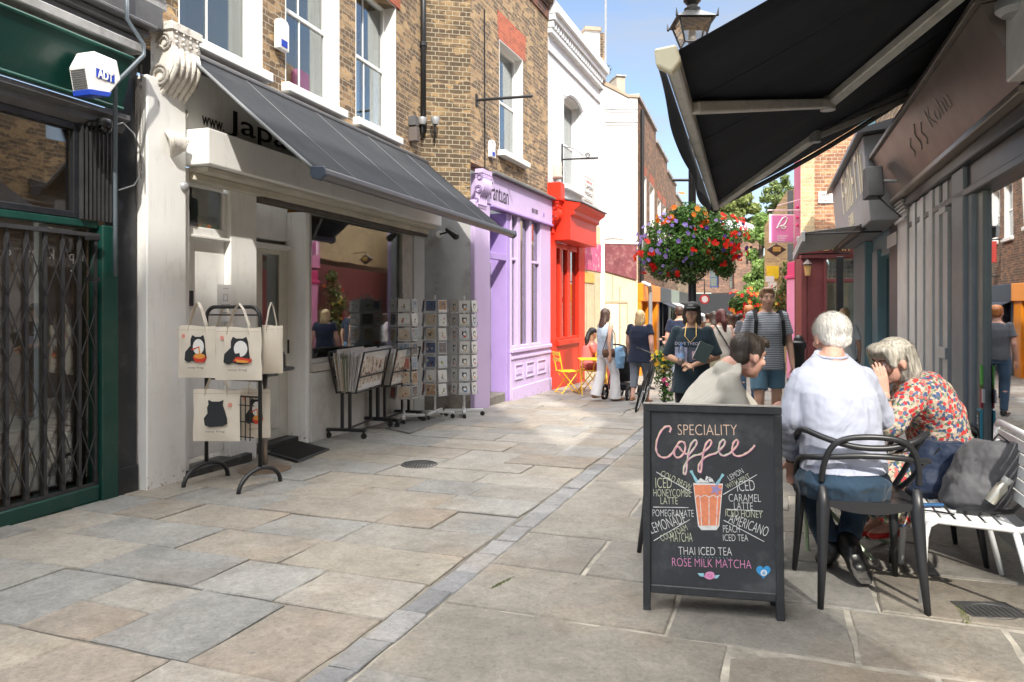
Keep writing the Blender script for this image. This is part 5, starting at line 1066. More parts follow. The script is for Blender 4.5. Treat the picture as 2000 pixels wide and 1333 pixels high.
# front lip found from its picture position
def reach(F,x,p):
    lo,hi=0,4
    for _ in range(50):
        d=(lo+hi)/2; v=F.w(x,-d); u=1000+FPX*v.x/v.y
        if u>p: lo=d
        else: hi=d
    return d
d=reach(RF,x0+.1,1551); v=RF.w(x0+.1,-d); zB=CAMZ-(495-HZ)/FPX*v.y-RF.o.z
mb=MB(); 
for k in range(13):
    t=k/12; mb.v+=[(0,-.35-(d-.35)*t,zA+(zB-zA)*t),(L,-.35-(d-.35)*t,zA+(zB-zA)*t)]
mb.f=[(2*k,2*k+1,2*k+3,2*k+2) for k in range(12)]
f=mb.build('canopy',GC,q); s_=f.modifiers.new('t','SOLIDIFY'); s_.thickness=.006
MB().box(0,L,-d-.02,-d+.02,zB-.12,zB+.0).build('valance',GC,q); MB().tube([(0,-d,zB),(L,-d,zB)],.025,8).build('front_bar',WHITE2,q)
for xx in (.02,L-.02): MB().tube([(xx,-.1,zB-.02),(xx,-d+.02,zB-.02)],.014,6).build('side_arm',BLACK,q)
MB().tube([(.02,-.1,zB+.45),(.02,-d*.75,zB+.28)],.014,6).build('side_arm',BLACK,q)
MB().tube([(0,-.33,zA-.03),(L,-.33,zA-.03)],.05,8).build('roller',BLACK,q)
q=empty('black_post',RF.w(rx(1646,-.15),-.2,0),RF.rz,'square black post under the grey striped awning by the pub window','post'); q.location.z=RF.o.z
MB().box(-.06,.06,-.06,.06,-.5,zA-.1).build('shaft',BLACK,q,bev=.008); MB().box(-.09,.09,-.09,.09,-.52,-.2).build('foot',BLACK,q,bev=.01)
q=empty('floodlight',RF.w(rx(1722,-.3),-.35,rzz(1722,345,-.35)),RF.rz,'big square black floodlight box on an arm beside the brown sign board','floodlight')
MB().hexa([(-.18,-.12,-.17),(.17,-.10,-.17),(.17,.06,-.17),(-.18,.06,-.17),(-.18,-.12,.18),(.0,-.10,.18),(.0,.06,.18),(-.18,.06,.18)]).build('lamp_head',M('matt_black',(.03,.03,.032),.6,.3,8,.2),q,bev=.01)
MB().tube([(.05,.05,0),(.1,.35,-.02)],.02,8).build('arm',GREY,q); MB().tube([(.1,0,-.17),(.25,.2,-.42)],.01,6).build('cable',BLACK,q)
# ---------------------------------------------------------------- pub facing the camera
Yp=14.2; UO=P(1563,0,Yp); UO.z=gz(Yp); UF=Fr(UO,(1,-.06)); ux=lambda p,y=0: UF.x(p,y); uz=lambda a,b,y=0: UF.z(a,b,y)
r=empty('corner_pub',UO,UF.rz,'orange brick corner pub with maroon tiled ground floor','pub')
PBR=brick_mat('warm_red_brick',(.50,.26,.14),(.42,.20,.11),(.48,.40,.30),(.22,.11,.07),darkamt=.3,seed=14); BUF=brick_mat('buff_quoin_brick',(.62,.46,.25),(.55,.40,.22),(.55,.46,.33),(.4,.3,.18),darkamt=.15,seed=15)
u1=ux(1648)+1.5; zb=uz(1600,462); zt=8.3; w0=ux(1613)
def skew(a,b,y0,y1,z0,z1,k=.44): return [(a,y0,z0),(b,y0,z0),(b+k*(y1-y0),y1,z0),(a+k*(y1-y0),y1,z0),(a,y0,z1),(b,y0,z1),(b+k*(y1-y0),y1,z1),(a+k*(y1-y0),y1,z1)]
mb=MB(); mb.hexa(skew(ux(1590),u1+4,0,12,zb,zt)); mb.build('wall',PBR,r); mb=MB(); mb.hexa(skew(.0,ux(1590)-.002,-.02,12,zb,zt)); mb.build('quoin_wall',BUF,r); mb=MB(); mb.hexa(skew(.02,.3,.4,12,-.7,zb-.2)); mb.build('flank_wall',M('maroon_tile',(.2,.05,.05)),r)
mb=MB(); mb.box(-.05,u1,-.25,.1,zb-.10,zb-.002); mb.build('cornice',M('grey_stone',(.33,.33,.34),.8,.2,5,.2),r,bev=.01)
MRN=M('maroon_tile',(.20,.055,.05),.35,.2,4,.05)
mb=MB(); mb.prism([(0,zb-.101),(-.20,zb-.101),(-.10,uz(1600,505,-.1)),(0,uz(1600,505,-.1))],'x',-.02,u1); mb.build('fascia',MRN,r,bev=.008)
text('lettering','Dunn',M('gold_lettering',(.60,.42,.14),.35,.05,5,0,metal=.5),r,(ux(1607,-.15),-.17,uz(1610,491,-.15)),.2,rot=(R(90)-.25,0,0),width=.5,height=.17)
mb=MB(); mb.box(.0,ux(1574),-.06,.3,-.6,uz(1600,505,-.1)-.002); mb.box(ux(1575),ux(1612),-.02,.3,-.6,uz(1600,505,-.1)-.002); mb.box(w0-.06,w0,-.06,.3,-.6,uz(1600,505,-.1)-.002); mb.build('pier',MRN,r,bev=.012)
mb=MB(); mb.box(w0,u1,-.04,.2,uz(1620,552),uz(1620,545)); mb.box(w0,u1,-.06,.2,-.6,.3); wf=mb.build('pub_window',MRN,r,bev=.006)
MB().box(w0,u1,.05,.058,.3,uz(1620,510)).build('pane',GLASS,wf)
mb=MB(); 
for k in range(6): mb.box(w0+.04+k*.09,w0+.05+k*.09,.03,.049,uz(1620,545),uz(1620,512))
for k in range(4): mb.box(w0+.03,w0+.56,.028,.0485,uz(1620,545)+k*.09,uz(1620,545)+k*.09+.01)
mb.build('leaded_light',GREY,wf)
MB().box(1.5,u1+1.5,2.5,2.55,-.7,3.4).build('room_wall',M('pale_bar_room',(.42,.42,.36),.9,.4,2,0),r)
MB().box(ux(1627),ux(1640),.3,.33,.2,uz(1620,552)).build('white_blind',WHITE2,r)
q=empty('wall_lantern',UF.w(ux(1569),-.06,uz(1569,520)),UF.rz,'bronze wall lantern on the maroon tiled pier of the pub','lantern')
MB().tube([(0,0,.1),(0,-.15,.14)],.012,6).build('arm',BLACK,q); MB().lathe([(0,.12),(.10,.02),(.09,0),(0,0)],(0,-.18,0),8).build('hood',M('dark_bronze',(.08,.05,.04),.4),q); MB().lathe([(0,-.2),(.05,-.2),(.075,0),(0,0)],(0,-.18,0),8).build('lamp_glass',M('amber_glass',(.6,.38,.15),.2),q)
a,b=UF.h(1599,375,-.03),UF.h(1630,397,-.03); q=empty('street_sign',UF.w((a[0]+b[0])/2,0,(a[1]+b[1])/2),UF.rz,'white street name plate on the orange brick pub wall','street sign')
w_,h_=abs(b[0]-a[0]),abs(a[1]-b[1]); MB().box(-w_/2,w_/2,-.03,-.001,-h_/2,h_/2).build('plate',WHITE2,q,bev=.004)
text('lettering','CAMDEN',INK,q,(-w_*.44,-.032,.02),.1,width=w_*.6,height=.06); text('lettering','PASSAGE N1',M('red_lettering',(.5,.03,.03)),q,(-w_*.44,-.032,-.08),.1,width=w_*.85,height=.06)
# ---------------------------------------------------------------- pink shop beyond the pub
Yk=15.5; KO2=P(1548,0,Yk); KO2.z=gz(Yk); K=Fr((KO2.x,KO2.y,KO2.z),(-.12,-1)); PNK=M('pink_paint',(.78,.30,.52),.45,.06,3,.03); HOT=M('hot_pink_paint',(.72,.06,.22),.45,.06,3,.03)
r=empty('pink_shop',KO2,0,'slim pink painted shop column and pink brick edge beside the pub','shop')
zz=lambda py,Y: CAMZ-(py-HZ)/FPX*Y-KO2.z
X=lambda p: (p-1548)/FPX*Yk
mb=MB(); mb.prism([(X(1549.5),-.2),(X(1563)+.4,-.2),(X(1563)+.4,zz(250,Yk)+2.5),(X(1563),zz(250,Yk)+2.5),(X(1547),zz(500,Yk))],'y',.0,1.2) if False else mb.hexa(skew(X(1551),X(1563)+.5,.0,.5,zz(505,Yk),zz(200,Yk)+2)); mb.build('wall',PNK,r)
for k,(a,b,m_) in enumerate(((1543,1548,PNK),(1548.3,1552,HOT),(1552.3,1557.5,PNK))): MB().box(X(a),X(b),-.30-.02*(k%2),.2,-.3,zz(545,Yk)).build('column',m_,r,bev=.015)
mb=MB(); mb.box(X(1541),X(1559),-.36,.25,zz(545,Yk)+.002,zz(538,Yk)); mb.box(X(1544),X(1557),-.28,.2,zz(538,Yk)+.001,zz(512,Yk)); mb.ell((X(1551),-.28,zz(520,Yk)),(.07,.08,.11)); mb.build('capital',HOT,r,bev=.01)
mb=MB(); mb.box(X(1543),X(1556),-.34,.2,-.4,.25); mb.build('plinth',PNK,r,bev=.015); MB().prism([(X(1549),zz(650,Yk)),(X(1552),zz(650,Yk)),(X(1551),zz(660,Yk)),(X(1550),zz(660,Yk))],'y',-.34,-.322).build('column_drop',HOT,r)
for py in (405,425,440): MB().ell((X(1557),-.01,zz(py,Yk)),.035,8,5).build('wall_bolt',HOT,r)
# hanging pink sign
Ys=15.2; q=empty('hanging_sign',P(1527,360,Ys),0,'square pink hanging sign with a white looping letter on pink rods','sign')
s_=(1549-1504)/FPX*Ys; h_=(473-421)/FPX*Ys; z0=CAMZ-(447-HZ)/FPX*Ys-q.location.z
MB().box(-s_/2-.02,s_/2+.02,-.02,.04,z0-h_/2-.02,z0+h_/2+.02).build('frame',M('pale_pink',(.82,.6,.7),.5),q,bev=.006)
MB().box(-s_/2+.01,s_/2-.01,-.028,-.0201,z0-h_/2+.01,z0+h_/2-.01).build('panel',M('bright_pink',(.80,.22,.50),.5,.05,5,0),q)
pts=[(-.12,-.06),(-.07,.05),(.0,.18),(.06,.22),(.10,.19),(.08,.1),(.03,.02),(-.05,-.0),(-.07,-.01),(.04,-.0),(.07,-.02),(.05,-.06),(-.02,-.05)]
MB().tube([(a,-.033,z0+.05+b*.9) for a,b in pts],.016,6).build('letter_mark',WHITE2,q)
for k in range(3): MB().box(-.11,.11-.03*k,-.031,-.0281,z0-.17-.045*k,z0-.148-.045*k).build('small_print',M('pale_pink',(.8,.6,.7)),q)
for py in (411,): MB().tube([(-s_/2-.05,0,CAMZ-(py-HZ)/FPX*Ys-q.location.z),(s_/2+.15,0,CAMZ-(py-HZ)/FPX*Ys-q.location.z)],.014,6).build('rod',M('pale_pink',(.8,.6,.7)),q)
MB().tube([(-.1,0,CAMZ-(402-HZ)/FPX*Ys-q.location.z),(s_/2+.15,0,CAMZ-(390-HZ)/FPX*Ys-q.location.z)],.012,6).build('stay',M('pale_pink',(.8,.6,.7)),q)
for xx in (-s_/2+.05,s_/2-.05): MB().tube([(xx,0,z0+h_/2),(xx,0,CAMZ-(411-HZ)/FPX*Ys-q.location.z)],.008,6).build('hanger',GREY,q)
# beyond: buff building, diamond sign, yellow sign
Yb=21.; q0=P(1492,0,Yb); B0=Fr((q0.x+.02,Yb,gz(Yb)),(1,-.12))
r=empty('buff_building',B0.o,B0.rz,'buff brick building beyond the pink sign','building')
bx=lambda p,y=0:B0.x(p,y); bz=lambda a,b,y=0:B0.z(a,b,y)
mb=MB(); mb.prism([(bx(1493),-.4),(bx(1552),-.4),(bx(1552),bz(1540,370)),(bx(1538),bz(1538,372)),(bx(1493),bz(1493,442))],'y',0,6); mb.v=[(v[0]+.36*v[1],v[1],v[2]) for v in mb.v]; mb.build('wall',BUF,r)
mb=MB(); 
for (a,b,c_,d_) in ((1538,1549,425,372),(1538,1549,510,477)): mb.box(bx(a),bx(b),-.02,-.001,bz(1540,c_),bz(1540,d_))
mb.build('window',M('grey_glass',(.14,.17,.2),.15,.1,5,0),r)
MB().box(bx(1500),bx(1516),-.10,-.002,-.4,bz(1505,552)).build('white_door',WHITE2,r); MB().box(bx(1497),bx(1520),-.06,-.002,bz(1505,545),bz(1505,520)).build('yellow_sign_panel',M('yellow_sign',(.85,.60,.03),.5),r)
MB().box(bx(1488),bx(1504),-.5,-.44,bz(1505,552),bz(1505,541)).build('white_sign_panel',WHITE2,r)
q=empty('diamond_sign',P(1516,488,18.),0,'dark diamond shaped hanging sign below the square pink sign','sign'); s_=19/FPX*18
MB().prism([(-s_,0),(-s_*.35,s_*.42),(0,s_*.55),(s_*.35,s_*.42),(s_,0),(0,-s_*.7)],'y',-.03,.03).build('board',M('dark_brown',(.06,.035,.03),.5),q,bev=.006)
MB().box(-s_*.4,s_*.4,-.036,-.031,-.05,.07).build('gold_panel',M('gold_lettering',(.6,.4,.15)),q); MB().tube([(0,0,s_*.5),(0,0,s_*.9),(.8,.2,s_*.9)],.012,6).build('arm',BLACK,q)
# ---------------------------------------------------------------- buildings behind the viewer that keep the street in shade
r=empty('brick_block',RF.w(3.9,0,0),0,'tall brick terrace block behind the viewpoint on the restaurant side','building')
loc=r.location; uu=2.2
def fx_(y): return 1.546+.36*y
pl=[(fx_(.75)+.02,.75),(fx_(-18)+.02,-18),((uu+3.6)/.98,-18),((uu-.15)/.98,.75)]
mb=MB(); mb.prism([(a-loc.x,b-loc.y) for a,b in pl],'z',-1,13.0-loc.z); mb.build('wall',BRICK,r)
r2=empty('brick_block',Vector((5.2,-4,0)),0,'unseen second brick block added behind the viewpoint to shade the street','building'); loc=r2.location; u3=3.45  # unseen block added to shade the ground beyond the sunlit strip
pl=[((u3-.1)/.98,.5),((u3+3.6)/.98,-18),(13,-18),(13,.5)]
MB().prism([(a-loc.x,b-loc.y) for a,b in pl],'z',-1,12.5).build('wall',BRICKD,r2)
# ---------------------------------------------------------------- chalkboard A-board
def chalkboard():
    BL=G(1256,1190); BR=G(1532,1211); W=(BR-BL); Wd=W.length; lean=R(5.0)
    F=Fr(BL,(W.x,W.y)); q=empty('chalkboard',BL,F.rz,'black framed chalkboard stand listing coffees and iced teas in coloured chalk','chalkboard')
    FRM=M('black_stained_wood',(.028,.031,.036),.5,.35,7,.15,dirt=((.10,.10,.10),.5),dscale=8); SLT=M('chalky_slate',(.036,.040,.047),.65,.22,2.2,.06,dirt=((.10,.105,.112),.9),dscale=3.0)
    Lf=empty.__call__ and None
    H=(F.h(1390,793,.08)[1])/math.cos(lean)
    Zd=Vector((0,math.sin(lean),math.cos(lean)))          # up the board, in the root frame
    def hit(px_,py_):
        r_=Vector(((px_-1000)/FPX,1,-(py_-HZ)/FPX)); c=Vector((0,0,CAMZ)); Rm=Matrix.Rotation(-F.rz,3,'Z'); r2=Rm@r_; c2=Rm@(c-BL); n=Vector((0,math.cos(lean),-math.sin(lean)))
        t=-c2.dot(n)/r2.dot(n); p=c2+r2*t; return p.x,p.dot(Zd)
    x1=Wd; fw=.037
    def leaf(nm,rot):
        mb=MB(); mb.box(-.0,fw,-.018,.018,0,H-fw); mb.box(x1-fw,x1,-.018,.018,0,H-fw); mb.box(0,x1,-.018,.018,H-fw+.0005,H); mb.box(fw,x1-fw,-.016,.016,.085,.125)
        o=mb.build(nm,FRM,q,bev=.004); return o
    fr=leaf('front_frame',0); fr.rotation_euler=(-lean,0,0)
    MB().box(fw,x1-fw,-.006,.006,.125,H-fw).build('slate_panel',SLT,fr)
    b=leaf('back_frame',0); b.location=(0,2*H*math.sin(lean)+.01,0); b.rotation_euler=(lean,0,0); MB().box(fw,x1-fw,-.006,.006,.125,H-fw).build('back_panel',SLT,b)
    MB().box(0,x1,.0,2*.0+.04,-.004,.004).build('top_edge',M('bare_wood_edge',(.42,.40,.37),.7,.2,8,.1),fr).location=(0,-.02,H+.0045)
    def ch(c,n): return M('chalk_'+n,c,.95,.16,60,0)
    W_=ch((.75,.77,.77),'white'); CR=ch((.82,.62,.48),'peach'); PK=ch((.70,.30,.52),'pink'); YG=ch((.66,.70,.52),'pale_green'); OR=ch((.80,.28,.15),'orange'); BL_=ch((.30,.58,.68),'light_blue'); VI=ch((.35,.30,.55),'violet'); BU=ch((.05,.32,.66),'blue')
    bp=lambda u,v: hit(1230+u/2.897,770+v/2.897)
    def put(t,a,b,h,m,name='chalk_lettering'):
        A=bp(*a);B=bp(*b); wd=math.hypot(B[0]-A[0],B[1]-A[1]); an=math.atan2(B[1]-A[1],B[0]-A[0])
        text(name,t,m,fr,(A[0],-.0075,A[1]),.05,rot=(R(90),-an,0),width=wd,height=h/2.897/FPX*3.5,depth=.0004,off=-.0008)
    def stroke(pts,r_,m,y=-.008,name='chalk_stroke'):
        P_=[bp(*p) for p in pts]; 
        # smooth
        for _ in range(2):
            n=[P_[0]]
            for i in range(len(P_)-1):
                a,b=P_[i],P_[i+1]; n+=[(a[0]*.75+b[0]*.25,a[1]*.75+b[1]*.25),(a[0]*.25+b[0]*.75,a[1]*.25+b[1]*.75)]
            P_=n+[P_[-1]]
        mb=MB(); n=len(P_)
        for i in range(n):
            a=P_[max(i-1,0)]; b=P_[min(i+1,n-1)]; dx,dz=b[0]-a[0],b[1]-a[1]; L_=math.hypot(dx,dz) or 1; w_=r_*(.85+.25*math.sin(i*1.7)); nx,nz=-dz/L_*w_,dx/L_*w_
            mb.v+=[(P_[i][0]+nx,y,P_[i][1]+nz),(P_[i][0]-nx,y,P_[i][1]-nz)]
        mb.f=[(2*i,2*i+1,2*i+3,2*i+2) for i in range(n-1)]
        return mb.build(name,m,fr)
    put('SPECIALITY',(272,231),(607,233),60,CR)
    cof=[[(225,215),(235,190),(218,178),(190,188),(160,235),(146,295),(155,340),(185,362),(225,352),(255,310),(280,264),(312,272),(316,315),(290,355),(258,360),(248,325),(270,285),(300,330),(335,345)],
      [(330,345),(368,300),(384,266),(362,256),(336,300),(324,380),(320,445),(306,458),(302,420),(325,370),(365,345),(400,340)],
      [(400,340),(450,300),(466,266),(445,256),(420,300),(408,380),(404,438),(390,444),(386,405),(410,365),(450,342),(485,335)],
      [(485,335),(530,295),(542,262),(520,256),(502,290),(505,335),(530,352),(570,330)],[(570,330),(604,295),(616,264),(596,256),(578,290),(580,335),(605,354),(645,342),(682,318),(706,288)]]
    for k,c in enumerate(cof):
        stroke(c,.0050,CR if k%2==0 else YG,-.0082-.0002*k); stroke([(a+3,b+4) for a,b in c],.0018,PK,-.0094-.0002*k)
    for t,a,b,h,m in (('COLD BREW',(170,462),(338,545),36,YG),('ICED',(147,530),(238,531),58,YG),('HONEYCOMBE',(135,578),(346,580),42,YG),('LATTE',(175,621),(272,622),38,YG),('POMEGRANATE',(130,690),(362,693),38,W_),('LEMONADE',(124,790),(322,724),58,W_),('COLD FOAM',(182,832),(330,768),34,YG),('MATCHA',(232,834),(355,834),50,YG),
      ('LEMON',(566,490),(646,444),30,W_),('WITH MINT',(553,536),(682,472),26,YG),('ICED',(609,551),(709,543),58,W_),('CARAMEL',(560,607),(741,609),42,W_),('LATTE',(590,651),(696,652),38,W_),('ICED HONEY',(541,690),(749,700),38,YG),('AMERICANO',(556,722),(772,806),54,W_),('PEACH',(528,781),(622,782),40,W_),('ICED TEA',(528,829),(669,831),36,W_),('THAI ICED TEA',(276,907),(578,912),44,W_),('ROSE MILK MATCHA',(240,971),(688,986),46,PK)): put(t,a,b,h,m)
    for a,b in (((150,440),(352,557)),((132,638),(332,641)),((136,828),(340,708)),((528,567),(718,455)),((545,650),(752,661)),((530,712),(759,833))): stroke([a,b],.0019,W_)
    for k in range(15): stroke([(287+k*20,917+k*.7),(291+k*20,917+k*.7)],.0018,BL_,name='chalk_dot')
    def patch(pts,m,y,name): return MB().prism([bp(*p) for p in pts],'y',y-.0008,-.0062).build(name,m,fr)
    patch([(358,502),(526,506),(506,745),(490,768),(405,768),(386,745)],W_,-.0075,'drawn_glass'); patch([(362,512),(522,514),(514,590),(500,742),(392,742),(372,590)],OR,-.0085,'drawn_drink')
    for u in (402,448,492): stroke([(u-6 if u<440 else u+4 if u>460 else u,575),(u,660),(u+(4 if u<440 else -4 if u>460 else 0),755)],.002,W_,-.0105,'drawn_line')
    stroke([(370,585),(385,568),(402,585),(424,566),(448,585),(472,566),(492,585),(508,568),(516,580)],.002,W_,-.0105,'drawn_line')
    stroke([(345,432),(385,505)],.007,BL_,-.0085,'drawn_straw'); stroke([(528,452),(485,520)],.007,BL_,-.0085,'drawn_straw')
    patch([(375,500),(400,474),(425,490),(432,462),(462,472),(480,500)],W_,-.0080,'drawn_ice')
    for a in ([(405,470),(430,455),(452,470),(430,492),(405,470)],[(440,478),(470,470),(478,496),(448,500),(440,478)]): stroke(a,.0016,INK,-.0095,'drawn_ice_edge')
    st=[]; 
    for k in range(10):
        rr=38 if k%2==0 else 15; a=k*PI/5-PI/2+.3; st.append((486+rr*math.cos(a),538+rr*math.sin(a)))
    patch(st,VI,-.0105,'drawn_star')
    ro=[(452+30*math.cos(t)*(1+.1*math.sin(5*t)),1025+22*math.sin(t)) for t in [2*PI*k/24 for k in range(24)]]; patch(ro,PK,-.0080,'drawn_rose'); stroke([(435,1028),(452,1014),(468,1028),(455,1036),(446,1026)],.0015,M('chalk_deep_pink',(.45,.08,.25),.9,.2,40,0),-.0095,'drawn_petal')
    patch([(383,1012),(420,1012),(418,1032),(396,1028)],BL_,-.0080,'drawn_leaf'); patch([(482,1024),(508,1022),(495,1040),(478,1042)],BL_,-.0080,'drawn_leaf')
    ht=[]
    for k in range(40):
        t=2*PI*k/40; ht.append((755+2.5*16*math.sin(t)**3,1002-2.6*(13*math.cos(t)-5*math.cos(2*t)-2*math.cos(3*t)-math.cos(4*t))))
    patch(ht,BU,-.0080,'drawn_heart'); c=[(757+18*math.cos(t),1009+18*math.sin(t)) for t in [2*PI*k/20 for k in range(20)]]; patch(c,W_,-.0095,'drawn_ring'); patch([(757+(a-757)*.5,1009+(b-1009)*.5) for a,b in c],BU,-.0105,'drawn_pupil'); patch([(757+(a-757)*.2,1009+(b-1009)*.2) for a,b in c],W_,-.0115,'drawn_glint')
chalkboard()
# ---------------------------------------------------------------- tote bag rack
CAN=M('natural_canvas',(.74,.68,.58),.9,.06,5,.3,fine=220); PRB=M('black_print',(.022,.026,.03),.8,.15,30,0); PRR=M('red_print',(.60,.05,.03),.8,.1,20,0); PRO=M('orange_print',(.75,.32,.06),.8,.1,20,0); PRW=M('white_print',(.80,.80,.78),.8,.05,20,0); PRS=M('salmon_stamp',(.75,.30,.24),.8,.1,20,0)
fa=(G(368,952)+G(436,931))/2; fb=(G(478,964)+G(536,941))/2; ra=G(368,952)-G(436,931); 
axx=(fb-fa); q=empty('bag_rack',fa,math.atan2(axx.y,axx.x),'black tubular rack on arched feet hung with canvas tote bags','rack'); Lr=axx.length
for k,xx in enumerate((0,Lr)):
    MB().tube([(xx,-.26*math.cos(t),.17*math.sin(t)) for t in [PI*i/14 for i in range(15)]],.019,10).build('foot',BLACK,q,smooth=True)
hr=1.40-fa.z; 
MB().tube([(0,0,.17),*[(.10-.10*math.cos(t),0,hr-.10+.10*math.sin(t)) for t in [PI/2*i/6 for i in range(7)]],*[(Lr-.10+.10*math.sin(t),0,hr-.10+.10*math.cos(t)) for t in [PI/2*i/6 for i in range(7)]],(Lr,0,.17)],.017,10).build('upright_frame',BLACK,q,smooth=True)
for z in (hr-.07,hr-.19,.92,.78): MB().tube([(0,0,z),(Lr,0,z)],.008,6).build('cross_bar',BLACK,q)
wb=MB()
for k in range(5): wb.tube([(Lr-.22+k*.05,-.10,.42),(Lr-.22+k*.05,-.10,.80)],.005,5)
for z in (.45,.58,.72): wb.tube([(Lr-.25,-.10,z),(Lr+.02,-.10,z)],.005,5)
wb.build('wire_basket',BLACK,q)
def tote(p0,p1,Y,label,kind,yaw=0,hh=.20,thick=.05,cap='cosy frog',open_=0):
    "bag whose front covers the picture rectangle p0..p1 at depth Y"
    a=P(p0[0],p0[1],Y); b=P(p1[0],p1[1],Y); w=abs(b.x-a.x)/max(.3,math.cos(yaw)); h=a.z-b.z; c=Vector(((a.x+b.x)/2,Y,a.z))
    q=empty('tote_bag',Vector((c.x,c.y,b.z)),yaw,label,'tote bag','canvas tote bags on the rack')
    mb=MB(); n=12; m=12
    for s in (0,1):
        for i in range(n+1):
            for j in range(m+1):
                u=i/n; v=j/m; x=(u-.5)*w*(1-.03*v+.012*math.sin(9*v+s)); z=v*h
                bul=thick*math.sin(PI*min(1,v*1.0+.0))**.6*math.sin(PI*u)**.45 if 0<u<1 else 0
                rip=.006*math.sin(u*11+v*3+s*2)*(v**2)+.004*math.sin(v*13+u*5)
                y=(-.004-bul*.22+rip*.35) if s==0 else (.006+bul+rip)
                mb.v.append((x,y,z+.006*math.sin(u*6+s)*(v>.95)))
    N0=(n+1)*(m+1); idx=lambda s,i,j: s*N0+i*(m+1)+j
    for s in (0,1):
        for i in range(n):
            for j in range(m): mb.f.append((idx(s,i,j),idx(s,i+1,j),idx(s,i+1,j+1),idx(s,i,j+1)))
    for i in range(n): mb.f.append((idx(0,i,0),idx(1,i,0),idx(1,i+1,0),idx(0,i+1,0)))
    for j in range(m):
        for i in (0,n): mb.f.append((idx(0,i,j),idx(0,i,j+1),idx(1,i,j+1),idx(1,i,j)))
    body=mb.build('bag_body',CAN,q,smooth=True,auto=50)
    for s,y in ((-1,-.006),(1,.02)):
        mb=MB(); pts=[(-w*.24,y,h-.06),(-w*.22,y,h+.02),(-w*.10,y+.004,h+hh*.75),(-.0,y+.01,h+hh),(w*.10,y+.004,h+hh*.75),(w*.22,y,h+.02),(w*.24,y,h-.06)]
        mb.tube(pts,.014,8,flat=.22); mb.build('handle',CAN,q)
    MB().box(-w*.485,w*.485,-.0125,-.0115,h-.035,h-.032).build('top_seam',M('canvas_seam',(.5,.43,.33),.9),q)
    yy=-(.004+thick*.22+.010)
    def pt(pts,mat,nm,y): return MB().prism([((u-.5)*w,v*h) for u,v in pts],'y',y-.0006,-.006).build(nm,mat,q)
    if kind=='back':
        pt([(.28,.32),(.26,.45),(.34,.55),(.33,.66),(.36,.72),(.35,.80),(.42,.77),(.58,.77),(.66,.80),(.65,.70),(.70,.58),(.74,.45),(.74,.34),(.66,.30),(.50,.29),(.38,.28)],PRB,'animal_print',yy)
        st=(.80,.70)
    elif kind:
        pt([(.20,.34),(.22,.50),(.36,.62),(.36,.74),(.40,.82),(.46,.79),(.62,.79),(.68,.82),(.72,.72),(.74,.55),(.76,.40),(.72,.32),(.55,.30),(.40,.33),(.30,.30)],PRB,'animal_print',yy)
        ov=lambda cx,cy,rx_,ry_: [(cx+rx_*math.cos(t),cy+ry_*math.sin(t)) for t in [2*PI*k/20 for k in range(20)]]
        pt(ov(.57,.60,.145,.15),PRW,'belly_print',yy-.0012)
        if kind=='bowl': pt([(.42,.40),(.78,.40),(.70,.30),(.50,.30)],PRR,'bowl_print',yy-.0024); pt(ov(.60,.42,.15,.05),PRO,'noodle_print',yy-.0036); pt([(.60,.44),(.63,.44),(.60,.60),(.57,.60)],PRO,'noodle_print',yy-.0036); pt([(.38,.55),(.60,.61),(.60,.59),(.40,.53)],PRR,'chopstick_print',yy-.0036)
        else: pt([(.40,.36),(.78,.34),(.80,.40),(.48,.45)],PRR,'lobster_print',yy-.0024); pt([(.45,.40),(.75,.37),(.72,.33),(.50,.34)],PRO,'lobster_print',yy-.0036); pt([(.30,.48),(.55,.52),(.56,.45),(.34,.42)],PRB,'arm_print',yy-.0030)
        st=(.16,.80)
    if kind:
        pt([(st[0]-.035,st[1]-.03),(st[0]+.035,st[1]-.03),(st[0]+.025,st[1]+.04),(st[0]-.025,st[1]+.04)],PRS,'stamp_print',yy)
        text('caption',cap,M('grey_print',(.16,.15,.14),.8),q,(-w*.2,yy-.001,h*.17),.05,width=w*.40,height=.022,depth=.0004)
    return q
Yr=(fa.y+fb.y)/2
tote((347,637),(424,738),Yr-.20,'left tote bag in the upper row with a black animal eating from a red bowl','bowl',-.10)
tote((420,640),(512,743),Yr-.27,'right tote bag in the upper row with a black animal over a red lobster','lobster',-.04)
tote((512,636),(549,730),Yr-.02,'plain sided tote bag hanging edge on at the right end of the rack',None,.55,thick=.10)
tote((406,640),(470,725),Yr+.10,'blank tote bag half hidden behind the upper two printed bags',None,-.05)
tote((377,761),(470,862),Yr-.15,'lower tote bag with a plain black animal seen from behind','back',-.02,thick=.09)
tote((470,760),(527,856),Yr+.06,'lower tote bag behind the right post with a red bowl print','bowl',.12,thick=.06)
# pedestal table behind the rack
c=G(517,918); q=empty('pedestal_table',c,0,'small pedestal table with rusty round foot and black top behind the bag rack','table')
MB().lathe([(0,.0),(.245,0),(.245,.012),(.20,.022),(.05,.035),(.04,.05),(0,.05)],n=30).build('round_foot',M('rusty_chrome',(.30,.22,.16),.35,.4,5,.1,metal=.7),q,smooth=True,auto=40)
MB().tube([(0,0,.04),(0,0,.96)],.028,12).build('stem',M('dull_chrome',(.4,.39,.37),.3,.1,5,.02,metal=.8),q,smooth=True)
MB().lathe([(0,.965),(.27,.965),(.28,.975),(.27,.985),(0,.985)],n=30).build('tabletop',BLACK,q)
q=empty('black_canister',c+Vector((.15,.0,.986)),0,'short black canister standing on the pedestal table','canister'); MB().lathe([(0,0),(.05,0),(.05,.12),(.04,.14),(0,.14)],n=16).build('body',BLACK,q,smooth=True,auto=40); MB().lathe([(0,.141),(.04,.141),(.04,.155),(0,.155)],n=14).build('lid',BLACK,q)
